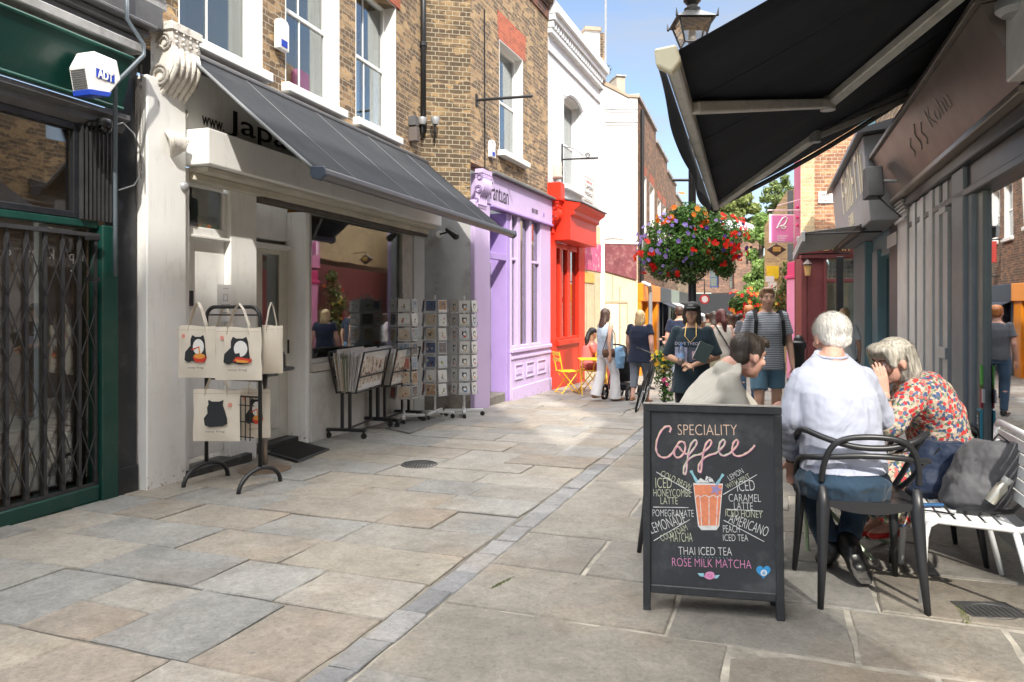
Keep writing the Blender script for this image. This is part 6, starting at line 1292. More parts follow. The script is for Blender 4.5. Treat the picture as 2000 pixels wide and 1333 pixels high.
# door mat
m4=[G(522,888),G(582,905),G(645,880),G(556,857)]; c=sum(m4,Vector())/4; q=empty('door_mat',c,0,'dark ribbed rubber mat lying before the white shop door','mat')
MB().hexa([tuple(v-c+Vector((0,0,.001))) for v in m4]+[tuple((v-c)*.97+Vector((0,0,.022+.0*i))) for i,v in enumerate(m4)]).build('mat_body',M('black_rubber',(.028,.028,.029),.7,.2,20,.3),q,bev=.004)
mb=MB()
for k in range(1,22):
    t=k/22; a=m4[0].lerp(m4[3],t)-c; b=m4[1].lerp(m4[2],t)-c; a*=.93;b*=.93; mb.tube([a+Vector((0,0,.024)),b+Vector((0,0,.024))],.005,4)
o=mb.build('ribs',M('black_rubber',(.03,.03,.03)),q); o['kind']='stuff'
m4=[G(752,838),G(800,848),G(870,822),G(820,810)]; c=sum(m4,Vector())/4; q=empty('door_mat',c,0,'grey fibre mat under the print rack and card spinners','mat')
MB().hexa([tuple(v-c+Vector((0,0,.001))) for v in m4]+[tuple((v-c)*.98+Vector((0,0,.012))) for v in m4]).build('mat_body',M('grey_coir',(.13,.13,.125),.95,.3,20,.6),q)
# ---------------------------------------------------------------- print browser racks
def art_mat():
    m,nt,bs=nodes('art_print'); tc=N(nt,'TexCoord'); no=N(nt,'TexNoise'); setin(no,Scale=7,Detail=5,Distortion=1.6); nt.links.new(tc.outputs['Object'],no.inputs['Vector'])
    cr=N(nt,'ValToRGB'); e=cr.color_ramp.elements; e[0].position=.30; e[0].color=(.03,.03,.035,1); e[1].position=.42; e[1].color=(.30,.16,.10,1)
    for p,c in ((.46,(.62,.57,.48,1)),(.56,(.70,.67,.60,1)),(.61,(.52,.22,.08,1)),(.66,(.66,.62,.56,1)),(.74,(.16,.22,.12,1))): x=e.new(p); x.color=c
    nt.links.new(no.outputs['Fac'],cr.inputs[0]); nt.links.new(cr.outputs[0],bs.inputs['Base Color']); setin(bs,Roughness=.5); return m
ART=art_mat()
def browser(c,ax,L,label,seed):
    rr=random.Random(seed); q=empty('print_rack',c,math.atan2(ax[1],ax[0])-R(90),label,'print rack')
    # local: y along the rack, x across
    zb,zt,wb_,wt=.56,1.06,.125,.235; z0=.09
    for y in (0,L):
        mb=MB(); mb.tube([(-wt,y,zt),(-wb_,y,zb),(wb_,y,zb),(wt,y,zt)],.013,6); mb.build('end_frame',BLACK,q)
        MB().box(-.26,.26,y-.035,y+.035,z0,z0+.035).build('foot_bar',BLACK,q,bev=.004)
        for x in (-.05,.05): MB().box(x-.018,x+.018,y-.018,y+.018,z0+.036,zb).build('leg',BLACK,q,bev=.003)
        for x in (-.23,.23):
            w_=MB().lathe([(0,-.014),(.036,-.014),(.036,.014),(0,.014)],n=14).build('castor',M('castor_rubber',(.012,.012,.012),.6),q,smooth=True,auto=40); w_.rotation_euler=(R(90),0,R(30)); w_.location=(x,y,.037)
            MB().box(x-.012,x+.012,y-.012,y+.012,.06,z0-.001).build('castor_fork',BLACK,q)
    for sx in (-1,1):
        for t in (0,.38,1): MB().tube([(sx*(wb_+(wt-wb_)*t),0,zb+(zt-zb)*t),(sx*(wb_+(wt-wb_)*t),L,zb+(zt-zb)*t)],.011,6).build('rail',BLACK,q)
    MB().tube([(0,0,zb),(0,L,zb)],.011,6).build('rail',BLACK,q); MB().tube([(0,0,z0+.02),(0,L,z0+.02)],.014,6).build('floor_bar',BLACK,q)
    pal=[(.72,.71,.68),(.66,.65,.62),(.75,.74,.73),(.6,.55,.48),(.70,.69,.70)]; hot=[(.35,.10,.05),(.15,.22,.08),(.5,.3,.08),(.06,.14,.32),(.40,.38,.30),(.06,.06,.07)]
    n=15
    for k in range(n):
        pm=MB()
        t=(k+.5)/n*2-1; xb=t*(wb_-.02); xt=t*(wt-.025)*rr.uniform(.92,1.0); y0=rr.uniform(.01,.05); y1=L-rr.uniform(.01,.06); zt2=zt+rr.uniform(-.10,.05)
        mb=MB(); f=.004; vx=lambda z: xb+(xt-xb)*(z-zb)/(zt2-zb); zz0=zb+.015
        cc=rr.choice(pal); mb.hexa([(vx(zz0)-f,y0,zz0),(vx(zz0)+f,y0,zz0),(vx(zz0)+f,y1,zz0),(vx(zz0)-f,y1,zz0),(xt-f,y0,zt2),(xt+f,y0,zt2),(xt+f,y1,zt2),(xt-f,y1,zt2)],cc)
        if k>=n-5:   # mounted pictures facing the street
            for i in range(5):
                a=y0+.03+(y1-y0-.06)*i/5; b=a+(y1-y0-.06)/5*rr.uniform(.8,.98); z1=zz0+.03+rr.uniform(0,.06); z2=zt2-.04-rr.uniform(0,.08); e=f+.0012
                pm.add([(vx(z1)+e,a,z1),(vx(z1)+e,b,z1),(vx(z2)+e,b,z2),(vx(z2)+e,a,z2)],[(0,1,2,3)])
        else:
            e=f*.9; mb.hexa([(vx(zz0)-e,y0-.002,zz0),(vx(zz0)+e,y0-.002,zz0),(vx(zz0)+e,y0-.0005,zz0),(vx(zz0)-e,y0-.0005,zz0),(xt-e,y0-.002,zt2-.02),(xt+e,y0-.002,zt2-.02),(xt+e,y0-.0005,zt2-.02),(xt-e,y0-.0005,zt2-.02)],rr.choice(pal+hot[:3]))
        pr=mb.build('print',COLA,q)
        if pm.v: pm.build('picture',ART,pr)
    return q
browser(G(676,857),(.17,.93),.93,'nearer black wheeled rack of unframed prints under the shop window',3)
browser(G(745,835),(.26,.93),.80,'farther black wheeled rack of unframed prints next to the card spinners',4)
# ---------------------------------------------------------------- postcard spinners
def spinner(c,label,seed,theme,yaw):
    rr=random.Random(seed); q=empty('card_spinner',c,yaw,label,'card spinner'); WM=M('white_metal',(.7,.7,.7)); HT=1.80
    MB().tube([(0,0,.10),(0,0,HT+.05)],.018,10).build('pole',WM,q)
    for a in (0,R(90)):
        o=MB().box(-.30,.30,-.022,.022,.075,.11).build('base_bar',WM,q,bev=.004); o.rotation_euler=(0,0,a)
    for k in range(4):
        a=k*R(90); o=MB().lathe([(0,-.014),(.034,-.014),(.034,.014),(0,.014)],n=14).build('castor',M('castor_rubber',(.01,.01,.01)),q,smooth=True,auto=40); o.rotation_euler=(R(90),0,a+.4); o.location=(.28*math.cos(a),.28*math.sin(a),.036)
    rad=.168; n=6; rows=7; ph=.208
    wr=MB()
    for k in range(n):
        a=R(-90)+k*R(60); ca,sa=math.cos(a),math.sin(a); tv=Vector((-sa,ca,0)); nv=Vector((ca,sa,0))
        for rw in range(rows):
            z=HT-.20-rw*ph
            for s in (-.09,.09): wr.tube([nv*rad+tv*s+Vector((0,0,z-.01)),nv*(rad+.02)+tv*s+Vector((0,0,z-.01)),nv*(rad+.02)+tv*s+Vector((0,0,z+.05))],.003,4)
            wr.tube([nv*(rad+.02)+tv*-.08+Vector((0,0,z+.02)),nv*(rad+.02)+tv*.08+Vector((0,0,z+.02))],.003,4); wr.tube([nv*rad+tv*-.08+Vector((0,0,z-.01)),nv*rad+tv*.08+Vector((0,0,z-.01))],.003,4)
        for s in (-.08,.08): wr.tube([nv*rad+tv*s+Vector((0,0,HT)),nv*rad+tv*s+Vector((0,0,HT-rows*ph))],.003,4)
        if k in (0,1,5,2):
            for rw in range(rows):
                z=HT-.205-rw*ph+rr.uniform(-.004,.004); tl=rr.uniform(-.03,.03); mb=MB(); w_=rr.choice([.076,.080,.084]); h_=.180
                def card(u0,u1,v0,v1,off,c):
                    pts=[]
                    for (u,v) in ((u0,v0),(u1,v0),(u1,v1),(u0,v1)): pts.append(nv*(rad+.004+off+.012*(1-v/h_))+tv*(u+tl*v)+Vector((0,0,z+v)))
                    mb.add(pts,[(0,1,2,3)],c)
                def oval(cu,cv,ru,rv,off,c): mb.add([nv*(rad+.004+off+.012*(1-(cv+rv*math.sin(t))/h_))+tv*(cu+ru*math.cos(t)+tl*cv)+Vector((0,0,z+cv+rv*math.sin(t))) for t in [2*PI*i/12 for i in range(12)]],[tuple(range(12))],c)
                base=rr.choice([(.72,.72,.70),(.68,.67,.64),(.62,.64,.66)]); 
                card(-w_,w_,0,h_,0,base); card(-w_,w_,0,h_,-.003,base)
                if theme=='animal':
                    oval(0,.088,.038,.036,.001,(.03,.03,.03)); oval(.006,.084,.024,.025,.0016,(.8,.8,.78)); card(-.034,-.02,.11,.132,.001,(.03,.03,.03)); card(.016,.03,.11,.132,.001,(.03,.03,.03)); oval(rr.uniform(-.01,.02),.05,.026,.013,.002,rr.choice([(.6,.08,.04),(.7,.3,.05),(.1,.2,.4),(.6,.5,.3)]))
                elif theme=='mixed':
                    kk=rr.random()
                    if kk<.5: 
                        c1=rr.choice([(.10,.14,.24),(.45,.30,.18),(.22,.20,.19),(.42,.16,.13),(.36,.42,.46),(.55,.46,.34)]); card(-w_+.008,w_-.008,.012,h_-.012,.001,c1)
                        for _ in range(5): a0=rr.uniform(-w_+.01,w_-.035); b0=rr.uniform(.02,h_-.05); card(a0,a0+rr.uniform(.01,.03),b0,b0+rr.uniform(.01,.04),.0015+.0002*_,rr.choice([(.6,.55,.45),(.05,.05,.06),(.4,.1,.06),(.1,.2,.35)]))
                    else:
                        for _ in range(6): a0=rr.uniform(-.04,.02); b0=rr.uniform(.03,.10); card(a0,a0+rr.uniform(.01,.025),b0,b0+rr.uniform(.008,.03),.0012+.0002*_,rr.choice([(.5,.06,.05),(.05,.05,.05),(.1,.25,.08),(.55,.42,.1)]))
                mb.build('postcard',COLA,q)
    o=wr.build('wire_frame',M('chrome_wire',(.5,.5,.5),.35,.05,5,0,metal=.6),q)
    return q
spinner(Vector((-1.56,10.35,gz(10.35))),'leftmost card spinner, with colourful art cards, in front of the shop window edge',11,'mixed',R(8))
spinner(Vector((-1.16,10.80,gz(10.8))),'middle of the three card spinners by the grey rendered wall',12,'mixed',R(-14))
spinner(Vector((-.735,11.02,gz(11.02))),'card spinner nearest the lilac column with rows of black and white animal cards',13,'animal',R(5))
# display inside the shop window
def at_local(par,o): o.parent=par; return o
q=empty('framed_print',LW.w(LW.x(690,.45),.45,LW.z(690,636,.45)),LW.rz,'framed blue print leaning inside the shop window','framed print')
MB().box(-.24,.24,-.012,.012,0,.40).build('frame',M('dark_wood_frame',(.05,.04,.03),.4),q,bev=.004).rotation_euler=(R(-14),R(6),0)
MB().box(-.215,.215,-.016,-.0125,.025,.375).build('mount',M('cream_mount',(.55,.56,.48),.8),q).rotation_euler=(R(-14),R(6),0)
MB().box(-.11,.11,-.019,-.0165,.09,.31).build('picture',M('blue_picture',(.02,.09,.15),.6,.5,14,0),q).rotation_euler=(R(-14),R(6),0)
for (a,b,c_,lb) in ((652,658,.11,'small framed card standing at the foot of the framed print in the window'),(708,650,.15,'pale greeting card propped in the shop window beside the plant')):
    q=empty('greeting_card',LW.w(LW.x(a,.3),.3,LW.z(a,b+14,.3)),LW.rz,lb,'card'); MB().box(-c_/2,c_/2,-.006,.006,0,c_*1.05).build('card',M('pale_blue_card',(.55,.62,.62),.7),q).rotation_euler=(R(-10),0,0)
q=empty('book_row',LW.w(LW.x(655,.5),.5,wz0-.06+r.location.z*0),LW.rz,'row of dark books and boxes at the bottom of the shop window','books')
for k in range(7): MB().box(-.30+k*.07,-.235+k*.07,-.1,.1,LW.z(655,705,.5)-q.location.z,LW.z(655,668+rnd.randint(-8,6),.5)-q.location.z).build('book',M('book_%d'%(k%4),[(.08,.04,.03),(.05,.05,.06),(.16,.10,.06),(.10,.03,.03)][k%4],.6),q)
q.location.z=0
for ch in q.children: pass
def palm(c,label,n,L,seed,name='palm_plant'):
    rr=random.Random(seed); q=empty(name,c,0,label,'plant'); mb=MB()
    for k in range(n):
        a=rr.uniform(0,2*PI); el=rr.uniform(.5,1.3); p=Vector((0,0,0)); d=Vector((math.cos(a)*math.cos(el),math.sin(a)*math.cos(el),math.sin(el))); w_=.012
        side=Vector((-math.sin(a),math.cos(a),0)); pts=[]
        for i in range(7):
            pts.append(p.copy()); p+=d*L/6; d.z-=.14; d.normalize()
        for i in range(6):
            wa=w_*(1-abs(i/6-.3)); wb_=w_*(1-abs((i+1)/6-.3)) if i<5 else .001
            mb.add([pts[i]-side*wa,pts[i]+side*wa,pts[i+1]+side*wb_,pts[i+1]-side*wb_],[(0,1,2,3)],rr.choice([(.02,.05,.015),(.03,.07,.02),(.015,.035,.012)]))
    o=mb.build('fronds',LEAF,q); o['kind']='stuff'
    MB().lathe([(0,-.25),(.07,-.25),(.09,0),(0,0)],n=14).build('pot',M('dark_pot',(.06,.05,.045),.5),q); return q
palm(LW.w(LW.x(712,.5),.5,LW.z(712,660,.5)),'spiky dark palm behind the framed print in the shop window',40,.42,5)
palm(LW.w(LW.x(742,.42),.42,LW.z(742,690,.42)),'taller fern at the right end of the shop window',46,.55,6)
# ---------------------------------------------------------------- foliage helpers
def leaves(mb,c,rad,n,size,cols,rr,squash=(1,1,1),shell=.55,droop=0):
    for _ in range(n):
        d=Vector((rr.gauss(0,1),rr.gauss(0,1),rr.gauss(0,1))).normalized(); k=rad*(shell+(1-shell)*rr.random()) if rr.random()<.8 else rad*rr.random()
        p=Vector(c)+Vector((d.x*squash[0],d.y*squash[1],d.z*squash[2]))*k; p.z-=droop*rr.random()
        s=size*rr.uniform(.6,1.4); u=(d+Vector((rr.uniform(-.8,.8),rr.uniform(-.8,.8),rr.uniform(-.8,.8)))).normalized(); v=u.cross(Vector((rr.uniform(-1,1),rr.uniform(-1,1),rr.uniform(-1,1)))).normalized(); w_=u.cross(v)
        col_=rr.choice(cols); f=rr.uniform(.7,1.3)
        mb.add([p-v*s,p+w_*s*.55+u*s*.15,p+v*s,p-w_*s*.55+u*s*.15],[(0,1,2,3)],(col_[0]*f,col_[1]*f,col_[2]*f))
def blooms(mb,c,rad,n,size,cols,rr,squash=(1,1,1),petals=5,front=True,cluster=1):
    for _ in range(n):
        d=Vector((rr.gauss(0,1),rr.gauss(0,1),rr.gauss(0,1))).normalized()
        if front and d.y>.3: d.y=-d.y
        p=Vector(c)+Vector((d.x*squash[0],d.y*squash[1],d.z*squash[2]))*rad*rr.uniform(.98,1.10)
        for q_ in range(cluster):
            pp=p+(Vector((rr.uniform(-1,1),rr.uniform(-1,1),rr.uniform(-1,1)))*size*1.5 if cluster>1 else Vector())
            u=(d+Vector((0,-.5,.15))).normalized(); v=u.orthogonal().normalized(); w_=u.cross(v); s=size*rr.uniform(.75,1.2); c0=rr.choice(cols); a0=rr.random()*6
            for k in range(petals):
                a=a0+2*PI*k/petals; e=(v*math.cos(a)+w_*math.sin(a)); g=(v*math.cos(a+.55)+w_*math.sin(a+.55)); h_=(v*math.cos(a-.55)+w_*math.sin(a-.55))
                mb.add([pp,pp+h_*s*.8+u*s*.12,pp+e*s+u*s*.22,pp+g*s*.8+u*s*.12],[(0,1,2,3)],tuple(x*rr.uniform(.85,1.1) for x in c0))
PETAL=attr_mat('petal',.6,.15,20,0,spec=.2,trans=.3)
GRN=[(.07,.17,.03),(.09,.21,.04),(.055,.13,.03),(.13,.25,.05)]; GRND=[(.06,.12,.03),(.08,.14,.035),(.04,.09,.025),(.11,.14,.04)]
REDF=[(.75,.02,.015),(.62,.015,.02),(.8,.06,.02)]; ORF=[(.85,.22,.03),(.85,.33,.06)]; VIF=[(.26,.16,.52),(.34,.25,.60),(.30,.20,.48)]; DPF=[(.07,.02,.20)]; YEF=[(.85,.55,.03),(.8,.62,.1)]
def flower_mass(q,blobs,seed,ls=.022,den=1.0):
    rr=random.Random(seed); mb=MB()
    for c,r_,sq,cols in blobs: leaves(mb,c,r_,int(2300*den*(r_/.4)**2),ls,cols,rr,sq)
    o=mb.build('foliage',LEAF,q); o['kind']='stuff'
# ---------------------------------------------------------------- street lamp with hanging flower baskets
YL=10.5; c=Vector((.2514*YL,YL,gz(YL))); zz=lambda py: CAMZ-(py-HZ)/FPX*YL-c.z
q=empty('street_lamp',c,0,'black Victorian street lamp with four sided lantern above the flower baskets','street lamp')
MB().lathe([(0,0),(.14,0),(.14,.5),(.10,.6),(.085,.9),(.06,1.0),(.055,zz(330)),(.075,zz(325)),(.05,zz(318)),(.042,zz(110)),(.06,zz(100)),(.07,zz(92)),(.03,zz(88)),(0,zz(88))],n=14).build('post',BLACK,q,smooth=True,auto=35)
MB().tube([(-.30,0,zz(352)),(.30,0,zz(352))],.022,8).build('ladder_bar',BLACK,q)
zl0,zl1=zz(88),zz(45); w0,w1=.14,.235
mb=MB()
for sx,sy in ((-1,-1),(1,-1),(1,1),(-1,1)): mb.tube([(sx*w0,sy*w0,zl0),(sx*w1,sy*w1,zl1)],.014,6)
for (z,w_) in ((zl0,w0),(zl1,w1)): mb.tube([(-w_,-w_,z),(w_,-w_,z),(w_,w_,z),(-w_,w_,z)],.016,6,closed=True)
mb.build('lantern_frame',BLACK,q)
LG=glass_mat('lantern_glass',.25,(.85,.86,.85)); mb=MB(); a=[(-w0,-w0,zl0),(w0,-w0,zl0),(w0,w0,zl0),(-w0,w0,zl0)]; b=[(-w1,-w1,zl1),(w1,-w1,zl1),(w1,w1,zl1),(-w1,w1,zl1)]
for i in range(4): mb.quad(a[i],a[(i+1)%4],b[(i+1)%4],b[i])
mb.build('lantern_glass',LG,q); MB().lathe([(0,zl0+.02),(.06,zl0+.02),(.05,zl0+.2),(0,zl0+.22)],n=12).build('lamp_bulb',M('frosted_bulb',(.7,.7,.68),.4),q,smooth=True)
mb=MB(); w2=.29; mb.hexa([(-w2,-w2,zl1),(w2,-w2,zl1),(w2,w2,zl1),(-w2,w2,zl1),(-.10,-.10,zl1+.15),(.10,-.10,zl1+.15),(.10,.10,zl1+.15),(-.10,.10,zl1+.15)])
for sx,sy in ((-1,-1),(1,-1),(1,1),(-1,1)): mb.cone((sx*w2,sy*w2,zl1),.02,(sx*(w2+.01),sy*(w2+.01),zl1+.10),.004,8)
mb.build('lantern_roof',BLACK,q,bev=.006)
MB().lathe([(0,0),(.11,0),(.12,.05),(.07,.10),(.13,.17),(.12,.26),(.06,.30),(.05,.36),(.08,.42),(.05,.5),(0,.53)],(0,0,zl1+.152),16).build('vent_finial',BLACK,q,smooth=True,auto=40)
def pxp(a,b,Y,base): v=P(a,b,Y); return v-base
def basket(label,cx,cy,r_px,seed,spec,Y,cat='flower basket'):
    ctr=P(cx,cy,Y); q=empty('flower_basket',ctr,0,label,cat,'flower baskets on the street lamp'); k=Y/FPX
    bl=[((dx*k,dy,-dz*k),rr_*k,sq,GRN if (dz<30) else GRND) for dx,dz,rr_,dy,sq in r_px]
    rl=random.Random(seed+7)
    for _ in range(13):
        a=rl.uniform(0,2*PI); d_=rl.uniform(44,60); bl.append(((d_*.95*math.cos(a)*k,rl.uniform(-.15,.1),(d_*math.sin(a)-4)*k),rl.uniform(9,17)*k,(1,1,rl.uniform(.8,1.7)),rl.choice((GRN,GRND))))
    flower_mass(q,bl,seed,.026)
    rr=random.Random(seed+50)
    for nm,cols,n,size,dx,dz,rp,cl,pt in spec:
        mb=MB(); blooms(mb,(dx*k,0,-dz*k),rp*k,n,size,cols,rr,(1,1,1),pt,True,cl); o=mb.build(nm,PETAL,q); o['kind']='stuff'
    MB().lathe([(0,-.2),(.12,-.2),(.20,-.05),(.21,0),(0,0)],n=16).build('basket',M('dark_moss_basket',(.03,.028,.02),.9),q)
    return q
basket('left hanging flower basket full of violet and orange blooms on the street lamp',1312,480,[(0,0,52,0,(1,1,1.15)),(-28,22,36,.1,(1,1,.9)),(12,-48,36,0,(1,1,.8)),(-10,48,34,0,(1,1,.7)),(34,-52,38,0,(1,1,.9)),(36,4,46,-.05,(1,1,1)),(30,50,36,0,(1,1,.8))],21,
  (('petunias',VIF,58,.034,-8,-2,58,1,5),('begonias',ORF,14,.05,22,-58,42,2,6),('geraniums',REDF,8,.03,-45,20,30,5,5),('red_blooms',REDF,7,.035,10,5,56,3,5),('lilac_trailers',VIF,14,.028,-28,15,40,1,5)),YL-.12)
basket('right hanging flower basket full of red geraniums on the street lamp',1398,470,[(0,0,48,0,(1,1,1.2)),(22,8,34,.1,(1,1,1.1)),(-22,-18,38,0,(1,1,1)),(18,48,28,0,(.8,.8,.9)),(-30,40,36,-.1,(1,1,.8))],22,
  (('geraniums',REDF,22,.030,0,0,56,6,5),('violets',DPF,10,.032,5,8,54,1,5),('petunias',VIF,10,.03,5,-10,52,1,5),('red_trailers',REDF,6,.026,30,0,40,3,5)),YL)
# stand of flowers by the bicycle
YF=9.2; c=P(1297,700,YF); c.z=gz(YF); q=empty('flower_planter',c,0,'tall slim planter of yellow flowers trailing beside the bicycle','planter')
kz=lambda py: CAMZ-(py-HZ)/FPX*YF-c.z; k=YF/FPX
MB().tube([(0,0,0),(0,0,kz(690))],.02,8).build('post',BLACK,q); MB().lathe([(0,0),(.16,0),(.16,.03),(0,.03)],n=16).build('foot',BLACK,q)
flower_mass(q,[((6*k,0,kz(700)),26*k,(1,1,.8),GRN),((0,0,kz(735)),24*k,(.9,.9,1.2),GRND),((4*k,0,kz(768)),18*k,(.9,.9,1.1),GRN),((12*k,0,kz(685)),16*k,(1,1,.8),GRN)],31,.022,.9)
rr=random.Random(5); mb=MB(); blooms(mb,(8*k,0,kz(697)),26*k,11,.026,YEF,rr,cluster=2); blooms(mb,(0,0,kz(716)),24*k,6,.026,YEF,rr); o=mb.build('yellow_blooms',PETAL,q); o['kind']='stuff'
mb=MB(); blooms(mb,(2*k,0,kz(682)),24*k,6,.026,[(.85,.4,.25),(.8,.5,.4)],rr,cluster=2); blooms(mb,(10*k,0,kz(750)),24*k,7,.025,[(.55,.08,.2)],rr); o=mb.build('peach_blooms',PETAL,q); o['kind']='stuff'
# far basket and shrubs
YB2=30; c=P(1458,598,YB2); q=empty('flower_basket',c,0,'far round flower basket with red blooms behind the ginger haired man','flower basket'); k=YB2/FPX
flower_mass(q,[((0,0,0),26*k,(1,1,.95),GRN),((-18*k,0,4*k),16*k,(1,1,1),GRND),((12*k,0,-20*k),16*k,(1,1,1),GRND)],41,.06,1.0)
rr=random.Random(9); mb=MB(); blooms(mb,(0,0,0),30*k,34,.085,REDF+ORF,rr,cluster=2); o=mb.build('red_blooms',PETAL,q); o['kind']='stuff'; MB().tube([(0,.1,0),(0,.1,-3)],.05,8).build('post',BLACK,q)
# ---------------------------------------------------------------- trees beyond the street
def tree(label,c,H,blobs,seed,cols,ls=.16,den=1.0):
    q=empty('tree',c,0,label,'tree','trees beyond the end of the street'); rr=random.Random(seed)
    mb=MB(); mb.tube([(0,0,-.5),(.1,.05,H*.3),(-.05,.1,H*.55),(.1,0,H*.8)],[.35,.27,.18,.06],8)
    for b,r_ in blobs:
        mb.tube([(0,.05,H*.4),tuple(Vector(b)*.5+Vector((0,0,H*.25))),b],[.14,.09,.03],6)
    mb.build('trunk',M('bark',(.09,.07,.05),.9,.3,3,.5),q)
    mb=MB()
    for b,r_ in blobs:
        for s in range(7):
            d=Vector((rr.gauss(0,1),rr.gauss(0,1),rr.gauss(0,.8))).normalized()*r_*.62; leaves(mb,Vector(b)+d,r_*rr.uniform(.35,.6),int(330*den*r_),ls,cols,rr,(1,1,.8),.3)
    o=mb.build('crown',LEAF,q); return q
TL=[(.22,.27,.08),(.27,.31,.10),(.16,.22,.06),(.31,.33,.13)]
Yt=62; k=Yt/FPX; zt=lambda py: CAMZ-(py-HZ)/FPX*Yt+.55
tree('broad sunlit tree left of the sky gap behind the brick corner building',Vector((P(1432,0,Yt).x,Yt,-.55)),9,[((-22*k,0,zt(415)),1.7),((5*k,0,zt(398)),1.7),((25*k,0,zt(425)),1.6),((-5*k,0,zt(430)),1.9),((38*k,0,zt(450)),1.4),((-45*k,1,zt(435)),1.5)],61,TL)
Yt=40; k=Yt/FPX; zt=lambda py: CAMZ-(py-HZ)/FPX*Yt+.55
tree('slender light green tree against the flank of the buff building',Vector((P(1484,0,Yt).x,Yt,-.55)),6,[((0,0,zt(470)),.9),((4*k,0,zt(510)),1.0),((-2*k,0,zt(550)),.9),((-14*k,0,zt(575)),.9),((8*k,0,zt(440)),.7)],62,[(.18,.28,.07),(.24,.34,.10),(.13,.21,.05)],.11,1.2)
Yt=52; k=Yt/FPX; zt=lambda py: CAMZ-(py-HZ)/FPX*Yt+.55
tree('wispy tall tree showing between the sky gap and the pink sign',Vector((P(1522,0,Yt).x,Yt,-.55)),9,[((-10*k,0,zt(385)),1.1),((6*k,0,zt(365)),1.0),((12*k,0,zt(405)),1.2),((-14*k,0,zt(415)),1.0),((0,0,zt(440)),1.2)],63,[(.13,.18,.05),(.17,.21,.07)],.12,.45)
c=P(1520,600,16.4); q=empty('climbing_shrub',Vector((c.x,16.4,gz(16.4))),0,'leafy climber with orange flowers on the wall below the yellow sign','shrub'); rr=random.Random(71); mb=MB()
for (a,b,r_) in ((1515,590,.3),(1530,610,.38),(1538,565,.3),(1536,640,.35),(1522,650,.3),(1540,530,.2)): leaves(mb,P(a,b,16.4)-q.location,r_,320,.045,[(.16,.19,.05),(.24,.25,.10),(.12,.16,.05),(.34,.28,.10),(.10,.17,.04)],rr,(1,1,1.2),.2)
o=mb.build('foliage',LEAF,q); o['kind']='stuff'; mb=MB()
for (a,b,r_) in ((1515,590,.3),(1530,610,.38),(1538,565,.3),(1536,640,.35),(1522,650,.3)): blooms(mb,P(a,b,16.4)-q.location,r_,7,.035,ORF+YEF+REDF,rr,front=False,cluster=2)
o=mb.build('orange_blooms',PETAL,q); o['kind']='stuff'; mb=MB(); mb.tube([(0,.2,0),(.1,.2,1.5),(0.2,.2,2.5)],.03,6); mb.build('stem',M('bark',(.1,.1,.1)),q)
c=P(1178,135,19.8); q=empty('roof_weed',c,0,'tuft of green weeds growing at the roof edge of the rendered house','plant'); mb=MB(); rr=random.Random(77); leaves(mb,(0,.1,0),.28,260,.045,[(.10,.13,.04),(.16,.18,.07)],rr,(1,.7,.7),.2); o=mb.build('foliage',LEAF,q); o['kind']='stuff'
mb=MB(); mb.tube([(0,.1,-.3),(0,.1,.1)],.015,5); mb.build('stem',M('bark',(.1,.1,.1)),q)
# ---------------------------------------------------------------- people
def skinm(n,c): return M('skin_'+n,c,.55,.08,12,.05,spec=.35)
SKIN=skinm('light',(.56,.33,.24)); SKINT=skinm('tan',(.46,.27,.18)); SKINP=skinm('pink',(.60,.34,.26))
def hairm(n,c,amt=.45):
    if 'hair_'+n in MATS: return MATS['hair_'+n]
    m,nt,bs=nodes('hair_'+n); tc=N(nt,'TexCoord'); mp=N(nt,'Mapping'); mp.inputs['Scale'].default_value=(70,70,7); nt.links.new(tc.outputs['Object'],mp.inputs[0])
    no=N(nt,'TexNoise'); setin(no,Scale=1,Detail=4); nt.links.new(mp.outputs[0],no.inputs['Vector'])
    mr=N(nt,'MapRange'); setin(mr,From_Min=.25,From_Max=.75,To_Min=1-amt,To_Max=1+amt); nt.links.new(no.outputs['Fac'],mr.inputs[0])
    mu=N(nt,'Mix',data_type='RGBA',blend_type='MULTIPLY'); mu.inputs[0].default_value=1; mu.inputs[6].default_value=(*c,1); nt.links.new(mr.outputs[0],mu.inputs[7]); nt.links.new(mu.outputs[2],bs.inputs['Base Color']); setin(bs,Roughness=.5)
    bump(nt,bs,no.outputs['Fac'],.8,.01); MATS['hair_'+n]=m; return m
def cloth(n,c,fold=.35,fscale=7,rough=.85,amt=.06):
    if n in MATS: return MATS[n]
    m,nt,bs=nodes(n); out,fac,tc=vary(nt,c,amt,9); nt.links.new(out,bs.inputs['Base Color']); setin(bs,Roughness=rough); bs.inputs['Specular IOR Level'].default_value=.2; bs.inputs['Sheen Weight'].default_value=.15
    mp=N(nt,'Mapping'); mp.inputs['Scale'].default_value=(1,1,.55); mp.inputs['Rotation'].default_value=(.3,.5,.2); nt.links.new(tc.outputs['Object'],mp.inputs[0])
    no=N(nt,'TexNoise'); setin(no,Scale=fscale,Detail=3,Roughness=.45,Distortion=.9); nt.links.new(mp.outputs[0],no.inputs['Vector']); bump(nt,bs,no.outputs['Fac'],fold,.05); MATS[n]=m; return m
